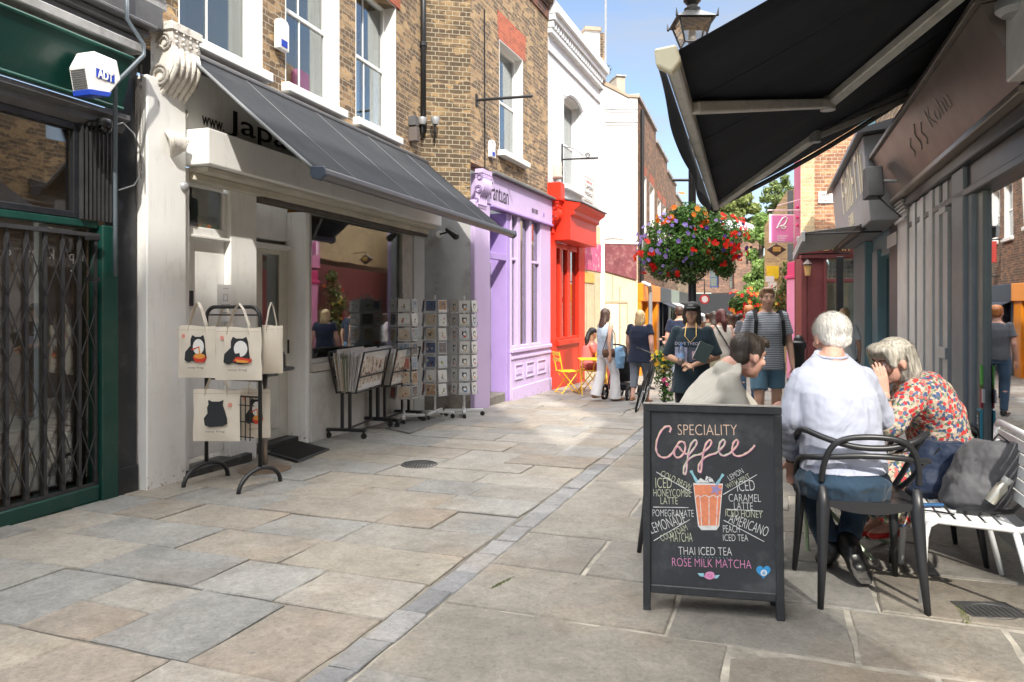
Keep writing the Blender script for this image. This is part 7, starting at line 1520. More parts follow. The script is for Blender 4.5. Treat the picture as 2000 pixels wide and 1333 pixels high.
def stripes(n,a,b,freq,duty=.5):
    m,nt,bs=nodes(n); tc=N(nt,'TexCoord'); sx=N(nt,'SeparateXYZ'); nt.links.new(tc.outputs['Object'],sx.inputs[0])
    no=N(nt,'TexNoise'); setin(no,Scale=4,Detail=1); nt.links.new(tc.outputs['Object'],no.inputs['Vector']); ma=N(nt,'Math',operation='MULTIPLY_ADD'); nt.links.new(no.outputs['Fac'],ma.inputs[0]); ma.inputs[1].default_value=.02; nt.links.new(sx.outputs[2],ma.inputs[2])
    mu=N(nt,'Math',operation='MULTIPLY'); mu.inputs[1].default_value=freq; nt.links.new(ma.outputs[0],mu.inputs[0]); fr=N(nt,'Math',operation='FRACT'); nt.links.new(mu.outputs[0],fr.inputs[0]); gt=N(nt,'Math',operation='GREATER_THAN'); gt.inputs[1].default_value=duty; nt.links.new(fr.outputs[0],gt.inputs[0])
    mi=N(nt,'Mix',data_type='RGBA'); nt.links.new(gt.outputs[0],mi.inputs[0]); mi.inputs[6].default_value=(*a,1); mi.inputs[7].default_value=(*b,1); nt.links.new(mi.outputs[2],bs.inputs['Base Color']); setin(bs,Roughness=.85)
    n2=N(nt,'TexNoise'); setin(n2,Scale=7,Detail=3); nt.links.new(tc.outputs['Object'],n2.inputs['Vector']); bump(nt,bs,n2.outputs['Fac'],.35,.04); return m
def floral():
    m,nt,bs=nodes('floral_cotton'); tc=N(nt,'TexCoord'); base=None
    wn=N(nt,'TexNoise'); setin(wn,Scale=30,Detail=2); nt.links.new(tc.outputs['Object'],wn.inputs['Vector']); wv=N(nt,'VectorMath',operation='MULTIPLY_ADD'); nt.links.new(wn.outputs['Color'],wv.inputs[0]); wv.inputs[1].default_value=(.02,.02,.02); nt.links.new(tc.outputs['Object'],wv.inputs[2])
    def layer(scale,thr,ramp,prev):
        v=N(nt,'TexVoronoi'); setin(v,Scale=scale); nt.links.new(wv.outputs[0],v.inputs['Vector']); s=N(nt,'SeparateColor'); nt.links.new(v.outputs['Color'],s.inputs[0])
        cr=N(nt,'ValToRGB'); cr.color_ramp.interpolation='CONSTANT'; e=cr.color_ramp.elements; e[0].color=(*ramp[0],1); e[1].position=1/len(ramp); e[1].color=(*ramp[1],1)
        for k,c in enumerate(ramp[2:]): x=e.new((k+2)/len(ramp)); x.color=(*c,1)
        nt.links.new(s.outputs[0],cr.inputs[0])
        if prev is None: return cr.outputs[0]
        lt=N(nt,'Math',operation='LESS_THAN'); lt.inputs[1].default_value=thr/scale*10; nt.links.new(v.outputs['Distance'],lt.inputs[0]); 
        mi=N(nt,'Mix',data_type='RGBA'); nt.links.new(lt.outputs[0],mi.inputs[0]); nt.links.new(prev,mi.inputs[6]); nt.links.new(cr.outputs[0],mi.inputs[7]); return mi.outputs[2]
    b=layer(75,1,[(.50,.42,.32),(.30,.32,.22),(.52,.42,.33),(.10,.15,.07),(.48,.36,.30),(.06,.09,.17)],None)
    b=layer(42,2.1,[(.55,.025,.03),(.05,.09,.20),(.52,.43,.34),(.52,.04,.04),(.08,.13,.24),(.52,.12,.10)],b)
    nt.links.new(b,bs.inputs['Base Color']); setin(bs,Roughness=.8); n2=N(nt,'TexNoise'); setin(n2,Scale=6,Detail=3,Distortion=1); nt.links.new(tc.outputs['Object'],n2.inputs['Vector']); bump(nt,bs,n2.outputs['Fac'],.5,.05); return m
V=Vector
def loft(mb,secs,n=18):
    vs=[]
    for c,a,b in secs:
        c=V(c);a=V(a);b=V(b)
        for k in range(n):
            q=2*PI*k/n; vs.append(c+a*math.cos(q)+b*math.sin(q))
    m=len(secs); fs=[(i*n+k,i*n+(k+1)%n,(i+1)*n+(k+1)%n,(i+1)*n+k) for i in range(m-1) for k in range(n)]+[list(range(n))[::-1],[(m-1)*n+k for k in range(n)]]
    return mb.add(vs,fs)
def hand(mb,wr,el,side,s=1,curl=.5,pn=None):
    "palm, four unequal bent fingers and a thumb from the side of the palm"
    wr=V(wr); d=(wr-V(el)).normalized(); pn=V(pn) if pn is not None else V((0,0,-1)); pn=(pn-d*pn.dot(d)).normalized(); ac=d.cross(pn)*side
    loft(mb,[(wr-d*.015*s,ac*.024*s,pn*.019*s),(wr+d*.03*s,ac*.036*s,pn*.016*s),(wr+d*.085*s,ac*.040*s,pn*.012*s)],12)
    for k,(off,L) in enumerate(((-.030,.070),(-.010,.080),(.010,.074),(.029,.058))):
        p=wr+d*.08*s+ac*off*s; dd=d.copy()
        for j in range(3):
            a=curl*(.35+.35*j); d2=(d*math.cos(a)+pn*math.sin(a)+ac*off*1.5).normalized(); q=p+d2*L*s*(.42,.33,.25)[j]
            mb.cone(p,(.0092-.0008*j)*s,q,(.0086-.0010*j)*s,8); p=q
    p=wr+d*.022*s-ac*.030*s
    for j in range(2):
        d2=(d*.75-ac*.62+pn*(.25+.3*j)).normalized(); q=p+d2*(.045,.032)[j]*s; mb.cone(p,(.0125-.002*j)*s,q,(.0105-.002*j)*s,8); p=q
def head(mb,c,f,u,s=1,female=False):
    c=V(c);f=V(f).normalized();u=V(u);u=(u-f*u.dot(f)).normalized();r=f.cross(u)
    Rm=Matrix((r,f,u)).transposed()
    at=lambda x,y,z: c+(r*x+f*y+u*z)*s
    mb.ell(at(0,-.012,.028),[.076*s,.096*s,.092*s],16,10,Rm); mb.ell(at(0,.022,-.035),[.058*s,.066*s,.080*s],14,9,Rm); mb.ell(at(0,.052,-.088),[.030*s,.030*s,.024*s],10,7,Rm)
    mb.cone(at(0,.083,.012),.009*s,at(0,.101,-.024),.0125*s,8); mb.ell(at(0,.076,-.058),[.026*s,.014*s,.010*s],10,6,Rm); mb.ell(at(0,.072,.030),[.050*s,.014*s,.012*s],10,6,Rm)
    for sx in (-1,1): mb.ell(at(sx*.078,-.008,-.012),[.010*s,.022*s,.032*s],8,6,Rm); mb.ell(at(sx*.045,.062,-.022),[.022*s,.018*s,.020*s],8,6,Rm)
    return at,Rm,r,f,u
def eyes(par,at,s):
    for sx in (-1,1):
        MB().ell(at(sx*.031,.0685,.006),.0098*s,10,7).build('eye',M('eye_white',(.7,.68,.66),.3,0,5,0),par,smooth=True); e=MB().ell(at(sx*.031,.0752,.006),.0050*s,8,6).build('iris',M('eye_dark',(.03,.02,.015),.2,0,5,0),par.children[-1] if False else par,smooth=True)
        MB().tube([at(sx*.015,.083,.028),at(sx*.032,.083,.033),at(sx*.050,.070,.028)],.0038*s,6).build('eyebrow',M('brow_hair',(.06,.04,.03),.8),par)
    MB().tube([at(-.022,.083,-.057),at(-.010,.0885,-.055),at(.010,.0885,-.055),at(.022,.083,-.057)],.0036*s,6).build('lips',M('lip',(.40,.13,.11),.5),par)
def limb(mb,a,ra,b,rb,c,rc,n=12): mb.cone(a,ra,b,rb,n); mb.cone(b,rb,c,rc,n)
def person(pos,yaw,h,label,J=None,skin=None,hair=None,hairkind='short',top=None,sleeve=.5,bottom=None,bkind='trousers',shoe=None,female=False,face=False,vox=.011,group=None,look=None,tilt=0,stride=0,arms=None,bulk=1.0,topext=0,flare=1.0,topblob=None,legbend=0):
    """standing or walking figure; local +y is the way it faces. arms: (elbowL,wristL,elbowR,wristR) offsets in units of height"""
    s=h/1.72; q=empty('person',pos,yaw,label,'person',group); skin=skin or SKIN
    sw=(.158 if female else .178)*s*bulk; hipw=.092*s; zs=1.405*s; zh=.90*s
    Hc=V((0,.025*s,1.60*s)); sh={-1:V((-sw,0,zs)),1:V((sw,0,zs))}
    st=stride
    hip={k:V((k*hipw,0,zh)) for k in (-1,1)}
    an={1:V((.095*s,st*s,.085*s+(.03*s if st<0 else 0))),-1:V((-.095*s,-st*s,.085*s+(.05*s if st>0 else 0)))}
    kn={k:(hip[k]+an[k])/2+V((k*.008*s,(.03+abs(st)*.25)*s,.02*s)) for k in (-1,1)}
    if arms is None:
        el={k:sh[k]+V((k*.055*s,-.03*s-k*st*.35*s,-.29*s)) for k in (-1,1)}; wr={k:el[k]+V((k*.01*s,.07*s-k*st*.35*s,-.25*s)) for k in (-1,1)}
    else:
        el={-1:V(arms[0])*s,1:V(arms[2])*s}; wr={-1:V(arms[1])*s,1:V(arms[3])*s}
    mb=MB(); X_=V((1,0,0)); Y_=V((0,1,0))
    tb=[((0,0,.86),.155,.105),((0,.0,.95),.165,.115),((0,.0,1.08),.138 if female else .150,.10),((0,0,1.22),.155,.112),((0,-.005,1.34),.165 if female else .18,.105),((0,-.008,1.42),.13,.075),((0,0,1.47),.060,.055)]
    def torso(mb,g,z0=.0,z1=9,fl=1):
        secs=[]
        for c,a,b in tb:
            if c[2]<z0 or c[2]>z1: continue
            secs.append((V(c)*s,X_*(a*bulk+g)*s,Y_*(b*bulk+g)*s))
        return loft(mb,secs,18)
    torso(mb,0); mb.cone(V((0,-.005,1.42))*s,.058*s,Hc+V((0,-.02,-.05))*s,.052*s,12)
    lk=V(look) if look else V((0,1,0)); up=V((0,-tilt,1))
    at,Rm,r_,f_,u_=head(mb,Hc,lk,up,s*.97,female)
    for k in (-1,1):
        limb(mb,sh[k],.048*s*bulk,el[k],.039*s*bulk,wr[k],.027*s); hand(mb,wr[k],el[k],k,s,.6,V((-k,0.2,0)) if arms is None else V((0,-.2,-1)))
        limb(mb,hip[k],.082*s*bulk,kn[k],.056*s,an[k],.038*s); mb.cone(kn[k]+V((0,-.02,-.12))*s,.052*s,kn[k]+V((0,-.01,-.25))*s,.040*s,10)
        mb.cone(an[k]+V((0,-.03,-.045))*s,.036*s,an[k]+V((k*.02,.14,-.058))*s,.030*s,10)
    b=blob('body',mb,skin,q,vox,5)
    if face: eyes(q,at,s*.97)
    # hair
    if hair:
        hm=MB(); 
        hm.ell(at(0,-.024,.042),[.086*s,.100*s,.092*s],16,10,Rm)
        if hairkind=='short': hm.ell(at(0,-.055,-.005),[.076*s,.062*s,.068*s],14,9,Rm); hm.ell(at(0,.035,.098),[.062*s,.050*s,.034*s],12,7,Rm)
        if hairkind in('long','bob','bun','pony'):
            for k in (-1,1): hm.cone(at(k*.066,-.012,.03),.034*s,at(k*.076,-.015,-.10 if hairkind!='bun' else -.02),.028*s,10)
            hm.ell(at(0,-.06,-.02),[.080*s,.06*s,.10*s],14,9,Rm)
        if hairkind=='long': loft(hm,[(at(0,-.055,-.02),r_*.080*s,f_*.055*s),(at(0,-.085,-.14),r_*.098*s,f_*.05*s),(at(0,-.11,-.28),r_*.09*s,f_*.042*s),(at(.01,-.11,-.42),r_*.05*s,f_*.03*s)],14)
        if hairkind=='bob': loft(hm,[(at(0,-.05,0),r_*.085*s,f_*.07*s),(at(0,-.055,-.10),r_*.098*s,f_*.075*s),(at(0,-.06,-.17),r_*.09*s,f_*.06*s)],14)
        if hairkind=='pony': hm.cone(at(0,-.10,.03),.045*s,at(0.0,-.15,-.10),.055*s,10); hm.cone(at(0,-.15,-.10),.055*s,at(.02,-.14,-.26),.03*s,10)
        blob('hair',hm,hair,q,vox*.9,4)
    # top
    g=.016
    if topblob!='none' and top:
        t=MB(); z0=(.86-topext)
        secs=[(V((0,0,z0))*s,X_*(.168*bulk+g+topext*.18)*flare*s,Y_*(.118*bulk+g+topext*.12)*flare*s),(V((0,0,.95))*s,X_*(.168*bulk+g)*s,Y_*(.12*bulk+g)*s)]
        for c,a,b_ in tb[2:6]: secs.append((V(c)*s,X_*(a*bulk+g+(.012 if c[2]<1.3 else 0))*s,Y_*(b_*bulk+g+(.01 if c[2]<1.3 else 0))*s))
        secs.append((V((0,0,1.452))*s,X_*.075*s,Y_*.066*s)); loft(t,secs,20)
        for k in (-1,1):
            if sleeve>0:
                e=sh[k].lerp(el[k],min(1,sleeve*1.15)); t.cone(sh[k]+V((-k*.012,0,-.012))*s,.060*s*bulk,e,(.066 if sleeve<.9 else .052)*s*bulk,14,cap=False); t.ell(sh[k]+V((-k*.010,0,-.002))*s,.061*s*bulk,12,8)
                if sleeve>1: w2=el[k].lerp(wr[k],(sleeve-1)); t.cone(el[k],.052*s*bulk,w2,.045*s,12,cap=False); t.ell(el[k],.052*s*bulk,12,8)
        blob('top',t,top,q,vox,5)
    if bottom:
        t=MB(); loft(t,[(V((0,0,.82))*s,X_*.165*bulk*s,Y_*.118*bulk*s),(V((0,0,.92))*s,X_*.172*bulk*s,Y_*.124*bulk*s),(V((0,0,.99))*s,X_*.16*bulk*s,Y_*.115*bulk*s)],18)
        for k in (-1,1):
            if bkind in('trousers','wide','capri'):
                fl={'trousers':(.064,.050),'wide':(.085,.105),'capri':(.072,.062)}[bkind]; e=an[k] if bkind!='capri' else kn[k].lerp(an[k],.62)
                if bkind=='wide': e=e+V((0,.0,-.045))*s
                t.cone(hip[k],.098*s*bulk,kn[k],fl[0]*s*bulk,14); t.cone(kn[k],fl[0]*s*bulk,e,fl[1]*s,14,cap=False)
            elif bkind=='shorts': t.cone(hip[k],.102*s*bulk,hip[k].lerp(kn[k],.80),.092*s*bulk,14,cap=False)
        if bkind=='skirt': loft(t,[(V((0,0,.95))*s,X_*.175*bulk*s,Y_*.128*bulk*s),(V((0,0,.78))*s,X_*.20*bulk*s,Y_*.16*bulk*s),(V((0,.0,.45))*s,X_*.23*s,Y_*.20*s)],18)
        blob(bkind if bkind not in('wide','capri') else 'trousers',t,bottom,q,vox,4)
    if shoe:
        for k in (-1,1):
            t=MB(); a=an[k]; t.cone(a+V((0,-.045,-.05))*s,.040*s,a+V((k*.02,.15,-.056))*s,.036*s,12,sq=.75); loft(t,[(a+V((0,-.03,-.05))*s,X_*.042*s,Y_*.05*s),(a+V((0,-.02,-.0))*s,X_*.046*s,Y_*.05*s)],12); blob('shoe',t,shoe,q,vox*.8,3)
    return q,at,s,dict(sh=sh,el=el,wr=wr,hip=hip,kn=kn,an=an)
BRN=hairm('brown',(.055,.030,.020)); BLK=hairm('black',(.014,.012,.012)); BLO=hairm('blonde',(.48,.34,.18)); GIN=hairm('ginger',(.36,.13,.04)); AUB=hairm('auburn',(.10,.025,.022)); WHI=hairm('white',(.66,.64,.60),.18); GRYH=hairm('silver',(.42,.39,.33),.6); DKB=hairm('dark_brown',(.030,.022,.017))
NAVY=cloth('navy_cotton',(.014,.020,.042)); WHT=cloth('white_linen',(.74,.73,.74),.5,5); DEN=cloth('blue_denim',(.055,.10,.17),.35,9); GRJ=cloth('grey_denim',(.17,.19,.225),.4,8); DNT=cloth('dark_slate_cotton',(.018,.033,.044),.5,6); BLKC=cloth('black_cotton',(.015,.016,.019)); KHA=cloth('khaki_cotton',(.40,.37,.25),.4,6); GRT=cloth('grey_cotton',(.10,.105,.12)); CHR=cloth('cream_jersey',(.62,.56,.50),.3,6)
STRP=stripes('striped_jersey',(.085,.105,.15),(.44,.46,.50),48,.42); LEA=M('brown_leather',(.10,.05,.03),.4,.2,6,.1); SAND=M('sandal_leather',(.30,.14,.07),.5,.1,6,.1); BLS=M('black_leather',(.012,.012,.013),.35,.15,9,.1); WSH=M('white_shoe',(.72,.71,.69),.5,.05,6,.05)
def onp(px_,Y,py=None): return Vector(((px_-1000)/FPX*Y,Y,gz(Y)))
# woman with white trousers
q,at,s,j=person(onp(1182,13.2),R(-58),1.70,'long haired woman in pale sleeveless top and wide white trousers walking past the yellow table',hair=BRN,hairkind='long',top=cloth('pale_blue_print',(.42,.50,.58),.3,9,amt=.35),sleeve=0,bottom=WHT,bkind='wide',shoe=SAND,female=True,face=True,stride=.16,skin=SKIN)
b=MB(); loft(b,[((.17*s,-.06,.98*s),V((.035,0,0)),V((0,.15,0))),((.18*s,-.05,.90*s),V((.055,0,0)),V((0,.17,0))),((.17*s,-.05,.82*s),V((.045,0,0)),V((0,.13,0)))],16); bb=blob('shoulder_bag',b,LEA,None,.011,4); bb.location=q.location; bb.rotation_euler=q.rotation_euler; tag(bb,'brown leather bag at the hip of the woman in white trousers','bag')
MB().tube([(.16*s,-.18,.96*s),(.17*s,-.08,1.25*s),(.12*s,-.0,1.46*s),(.17*s,.09,1.25*s),(.18*s,.09,.96*s)],.010,6).build('strap',LEA,bb)
dj=MB(); loft(dj,[((.27*s,.10,1.02*s),V((.03,0,0)),V((0,.10,0))),((.28*s,.12,.85*s),V((.05,0,0)),V((0,.12,0))),((.28*s,.12,.62*s),V((.04,0,0)),V((0,.09,0)))],14); dj=blob('denim_jacket',dj,cloth('light_denim',(.20,.36,.55),.6,12),None,.012,3,disp=.03,dsize=.08); dj.location=q.location; dj.rotation_euler=q.rotation_euler; tag(dj,'light blue denim jacket draped over the arm beside the brown leather bag','jacket')
# blonde woman
person(onp(1250,12.8),R(-28),1.66,'blonde woman in navy top and rolled grey jeans walking beside the pram',hair=BLO,hairkind='bob',top=NAVY,sleeve=.42,bottom=GRJ,bkind='capri',shoe=SAND,female=True,stride=.14,bulk=1.18,skin=SKINP,topext=.10,flare=1.1)
person(onp(1327,14.5),R(-6),1.78,'brown haired man in navy tee shirt seen from behind at the orange shop',hair=BRN,hairkind='short',top=NAVY,sleeve=.55,bottom=GRJ,shoe=BLS,stride=.10,bulk=1.05)
# woman with cap
arms=((-.26,.02,1.14),(-.05,.24,1.06),(.27,.00,1.13),(.05,.25,1.08))
q,at,s,j=person(onp(1352,7.4),R(158),1.63,'woman in black cap and oversized dark printed tee shirt holding a bottle and book',hair=DKB,hairkind='pony',top=DNT,sleeve=.85,bottom=BLKC,bkind='trousers',shoe=BLS,female=True,face=True,arms=arms,topext=.12,flare=1.06,bulk=1.10,skin=SKINT)
c=MB(); c.ell(at(0,-.014,.062),[.092*s,.104*s,.075*s],16,10); c.ell(at(0,.115,.060),[.070*s,.065*s,.010*s],14,6); cap=blob('cap',c,M('black_cap',(.012,.012,.014),.7,.1,8,.1),q,.008,3)
text('cap_lettering','nyc',M('white_thread',(.7,.7,.7),.8),cap,at(.025,.088,.085),.03,rot=(R(70),0,R(180)),width=.045,height=.015)
pm=MB()
text('print_lettering','DOVE THEORY',M('pale_violet_print',(.42,.40,.50),.8),q,(.16*s,.153*s,1.265*s),.05,rot=(R(95),0,R(180)),width=.30*s,height=.03)
for k,(a,b,z0,z1,c_) in enumerate(((.03,.16,1.08,1.24,(.26,.26,.36)),(-.12,.02,1.08,1.24,(.06,.07,.10)),(-.10,-.02,1.11,1.2,(.36,.22,.26)))): MB().quad((a*s,(.158+.002*k)*s,z0*s),(b*s,(.158+.002*k)*s,z0*s),(b*s,(.15+.002*k)*s,z1*s),(a*s,(.15+.002*k)*s,z1*s)).build('shirt_print',M('shirt_print_%d'%k,c_,.8,.5,25,0),q)
MB().tube([V((.05,.07,1.50))*s,V((.06,.13,1.36))*s,V((0,.15,1.29))*s,V((-.06,.13,1.36))*s,V((-.05,.07,1.50))*s],.003,5).build('necklace',M('gold',(.6,.4,.12),.3,0,5,0,metal=.8),q)
wq=q.matrix_basis.copy()
def held(name,mbs,label,cat,loc):
    e=empty(name,q.location+Matrix.Rotation(q.rotation_euler[2],3,'Z')@V(loc),q.rotation_euler[2],label,cat)
    for nm,mb,mt in mbs: mb.build(nm,mt,e,smooth=True,auto=45)
held('water_bottle',[('bottle_body',MB().lathe([(0,0),(.034,0),(.036,.03),(.034,.12),(.03,.16),(.014,.19),(0,.19)],n=14),glass_mat('clear_plastic',.12,(.86,.9,.94),.1)),('label_band',MB().lathe([(.0365,.07),(.0368,.07),(.0368,.12),(.0365,.12)],n=14),M('blue_label',(.25,.38,.62),.5)),('cap',MB().lathe([(0,.191),(.016,.191),(.016,.215),(0,.215)],n=12),M('blue_cap',(.1,.2,.5),.5))],'clear water bottle held by the woman in the black cap','bottle',(.075*s,.28*s,1.06*s))
e=empty('book',q.location+Matrix.Rotation(q.rotation_euler[2],3,'Z')@V((-.10*s,.20*s,1.10*s)),q.rotation_euler[2],'dark book with pale pages tucked in the arm of the woman with the cap','book'); o=MB().box(-.07,.07,-.015,.015,0,.19).build('cover',M('dark_green_cover',(.02,.04,.035),.5),e); o.rotation_euler=(0,R(-24),0); o=MB().box(.0702,.074,-.012,.012,.004,.186).build('pages',PAPER,e); o.rotation_euler=(0,R(-24),0)
# others in the lane
person(onp(1394,16.0),R(10),1.70,'woman with long dark hair in dark top walking away behind the lamp post',hair=DKB,hairkind='long',top=cloth('olive_knit',(.16,.15,.11)),sleeve=1.2,bottom=BLKC,shoe=BLS,female=True)
q,at,s,j=person(onp(1409,12.0),R(6),1.66,'auburn haired woman in pale sleeveless top and khaki skirt seen from behind',hair=AUB,hairkind='pony',top=CHR,sleeve=0,bottom=KHA,bkind='skirt',shoe=SAND,female=True,skin=SKINP)
MB().tube([V((-.13,-.02,1.47))*s,V((-.10,-.13,1.36))*s,V((.06,-.135,1.10))*s,V((.19,-.10,.92))*s],.014,6,flat=.5).build('bag_strap',BLKC,q)
e=MB(); e.ell(V((.22,-.05,.84))*s,[.05,.11,.10],12,8); e=blob('cross_body_bag',e,BLKC,None,.012,2); e.location=q.location; e.rotation_euler=q.rotation_euler; tag(e,'small black bag hanging at the hip of the auburn haired woman','bag')
person(onp(1463,12.6),R(4),1.74,'ginger haired man in dark grey tee shirt seen from behind',hair=GIN,hairkind='short',top=GRT,sleeve=.55,bottom=DEN,shoe=BLS,skin=SKINP)
arms=((-.25,-.02,1.14),(-.24,.05,.90),(.25,-.02,1.14),(.24,.05,.90))
q,at,s,j=person(onp(1498,8.5),R(172),1.84,'man in striped tee shirt and blue shorts walking towards the viewer with a backpack',hair=hairm('light_brown',(.20,.11,.055)),hairkind='short',top=STRP,sleeve=.62,bottom=cloth('faded_blue_denim',(.10,.19,.27),.4,8),bkind='shorts',shoe=WSH,face=True,stride=.10,bulk=1.02,skin=SKIN,topext=.04)
for k in (-1,1): MB().tube([V((k*.13,-.10,1.44))*s,V((k*.135,.02,1.475))*s,V((k*.14,.135,1.36))*s,V((k*.15,.145,1.20))*s,V((k*.17,.05,1.08))*s],.022,6,flat=.3).build('backpack_strap',BLKC,q)
crowd=[(1440,20,1.68,'far woman in red top among the walkers under the distant basket',cloth('red_cotton',(.55,.04,.04)),BLK,'long'),(1428,17.5,1.66,'far woman in white blouse beside the red top',WHT,BRN,'long'),(1447,25,1.72,'far man in pale shirt at the end of the lane',cloth('pale_shirt',(.5,.5,.5)),BRN,'short'),(1420,27,1.70,'far walker in black by the dark corner shopfront',BLKC,BLK,'short'),(1382,24,1.74,'far walker in brown jacket behind the lamp post',cloth('brown_cotton',(.16,.09,.06)),BRN,'short')]
for i,(p,Y,h,lb,tp_,hr_,hk) in enumerate(crowd): person(onp(p,Y),R(10*(i%3)-8),h,lb,hair=hr_,hairkind=hk,top=tp_,sleeve=.55,bottom=GRJ if i%2 else BLKC,shoe=BLS,female=hk=='long',vox=.018)
person(onp(1662,11.2)+V((-.1,0,0)),R(-20),1.66,'person in white top and denim shorts half hidden behind the white haired man',hair=BLO,hairkind='short',top=WHT,sleeve=.6,bottom=DEN,bkind='shorts',shoe=WSH,female=True,skin=SKINP,vox=.014)
# ---------------------------------------------------------------- black moulded armchairs
CHB=M('black_polymer',(.020,.021,.024),.38,.12,8,.03)
def armchair(pos,yaw,label):
    q=empty('armchair',pos,yaw,label,'chair','black moulded armchairs round the cafe table')
    def u(a,v,y): return ((a-530)/1159*1.02,y,.50+(560-v)/1159)
    # legs
    for k in (-1,1):
        MB().tube([(k*.205,-.20,.56),(k*.205,-.205,.46),(k*.215,-.235,.22),(k*.23,-.265,0)],[.017,.030,.021,.014],10).build('leg',CHB,q,smooth=True)
        MB().tube([(k*.225,.20,.46),(k*.235,.225,.22),(k*.25,.25,0)],[.026,.020,.013],10).build('leg',CHB,q,smooth=True)
    # seat shell: slightly dished with a thick rolled rear edge
    mb=MB(); n=12; m=10; top=[]
    for s in (0,1):
        for i in range(n+1):
            for j in range(m+1):
                a=i/n*2-1; b=j/m*2-1; w_=.215+.02*(b+1)/2-.02*abs(b)**3; x=a*w_; y=b*.215+.0; z=.492-.018*(1-a*a)*(1-b*b)-.012*(b>0)*b**3-(s*.022 if s else 0)-(.035*(1-a*a) if (s and j==0) else 0)
                mb.v.append((x,y,z))
    N0=(n+1)*(m+1); ix=lambda s,i,j:s*N0+i*(m+1)+j
    for s in (0,1):
        for i in range(n):
            for j in range(m): mb.f.append((ix(s,i,j),ix(s,i+1,j),ix(s,i+1,j+1),ix(s,i,j+1)))
    for i in range(n):
        for j in (0,m): mb.f.append((ix(0,i,j),ix(0,i+1,j),ix(1,i+1,j),ix(1,i,j)))
    for j in range(m):
        for i in (0,n): mb.f.append((ix(0,i,j),ix(0,i,j+1),ix(1,i,j+1),ix(1,i,j)))
    mb.build('seat',CHB,q,smooth=True,auto=50)
    # three interlaced loops of back and arms
    def sm(p):
        p=[V(a) for a in p]
        for _ in range(2):
            n_=[p[0]]
            for i in range(len(p)-1): n_+=[p[i].lerp(p[i+1],.25),p[i].lerp(p[i+1],.75)]
            p=n_+[p[-1]]
        return p
    A=[(-.225,.20,.47),(-.265,.12,.60),(-.285,.02,.74),u(190,188,-.14),u(300,232,-.215),u(430,268,-.24),u(530,274,-.245),u(640,268,-.24),u(760,232,-.215),u(850,188,-.14),(.285,.02,.74),(.265,.12,.60),(.225,.20,.47)]
    B=[u(290,470,-.20),u(295,380,-.215),u(325,275,-.235),u(390,222,-.25),u(530,208,-.255),u(670,222,-.25),u(735,275,-.235),u(768,380,-.215),u(772,470,-.20)]
    C=[(-.225,.16,.465),(-.28,.06,.56),(-.285,-.05,.66),u(215,352,-.15),u(300,336,-.215),u(430,318,-.24),u(530,314,-.245),u(640,318,-.24),u(765,336,-.215),u(850,352,-.15),(.285,-.05,.66),(.28,.06,.56),(.225,.16,.465)]
    for nm,p in (('arm_loop',A),('back_arch',B),('lower_arm_loop',C)): MB().tube(sm(p),.0145,8).build(nm,CHB,q,smooth=True)
    return q
ch_pos=(G(1790,1197)+G(1610,1190)+G(1562,1118)+G(1745,1124))/4
armchair(ch_pos,R(-11),'black moulded armchair under the white haired man').scale=(1.06,1.06,1.07)
armchair(Vector((2.52,4.40,gz(4.4))),R(78),'black moulded armchair beneath the woman in the floral dress')
armchair(Vector((1.08,4.22,gz(4.2))),R(-80),'black moulded armchair under the man in the pale tee shirt behind the chalkboard')
# ---------------------------------------------------------------- pale green folding table
tcn=Vector((1.86,4.56,gz(4.5))); PG_=M('sage_green_metal',(.30,.40,.24),.4,.1,6,.03)
q=empty('cafe_table',tcn,0,'pale green round folding cafe table between the three seated people','table')
MB().lathe([(0,.735),(.33,.735),(.345,.742),(.345,.752),(.33,.760),(0,.760)],n=40).build('tabletop',PG_,q,smooth=True,auto=40)
for g_ in (G(1708,1096),G(1577,1076),G(1733,1063),G(1600,1052)):
    d=g_-tcn; MB().tube([(-d.x*.45,-d.y*.45,.73),(d.x*.1,d.y*.1,.36),(d.x,d.y,.0)],.020,6,flat=.55).build('leg',PG_,q)
MB().lathe([(0,-.02),(.03,-.02),(.03,.02),(0,.02)],(0,0,.37),12).build('pivot',PG_,q)
for (dx,dy,lb) in ((-.12,-.02,'white coffee cup nearest the man in the pale tee shirt'),(.14,.05,'white coffee cup in front of the woman in the floral dress')):
    e=empty('coffee_cup',tcn+Vector((dx,dy,.761)),0,lb,'cup'); MB().lathe([(0,0),(.03,0),(.042,.055),(.039,.055),(.028,.006),(0,.006)],n=18).build('cup',WHITE2,e,smooth=True); MB().tube([(.036,0,.045),(.06,0,.04),(.055,0,.015),(.034,0,.015)],.005,6).build('handle',WHITE2,e)
    MB().lathe([(0,-.0),(.06,.004),(.07,.010),(0,.003)],n=18).build('saucer',WHITE2,e)
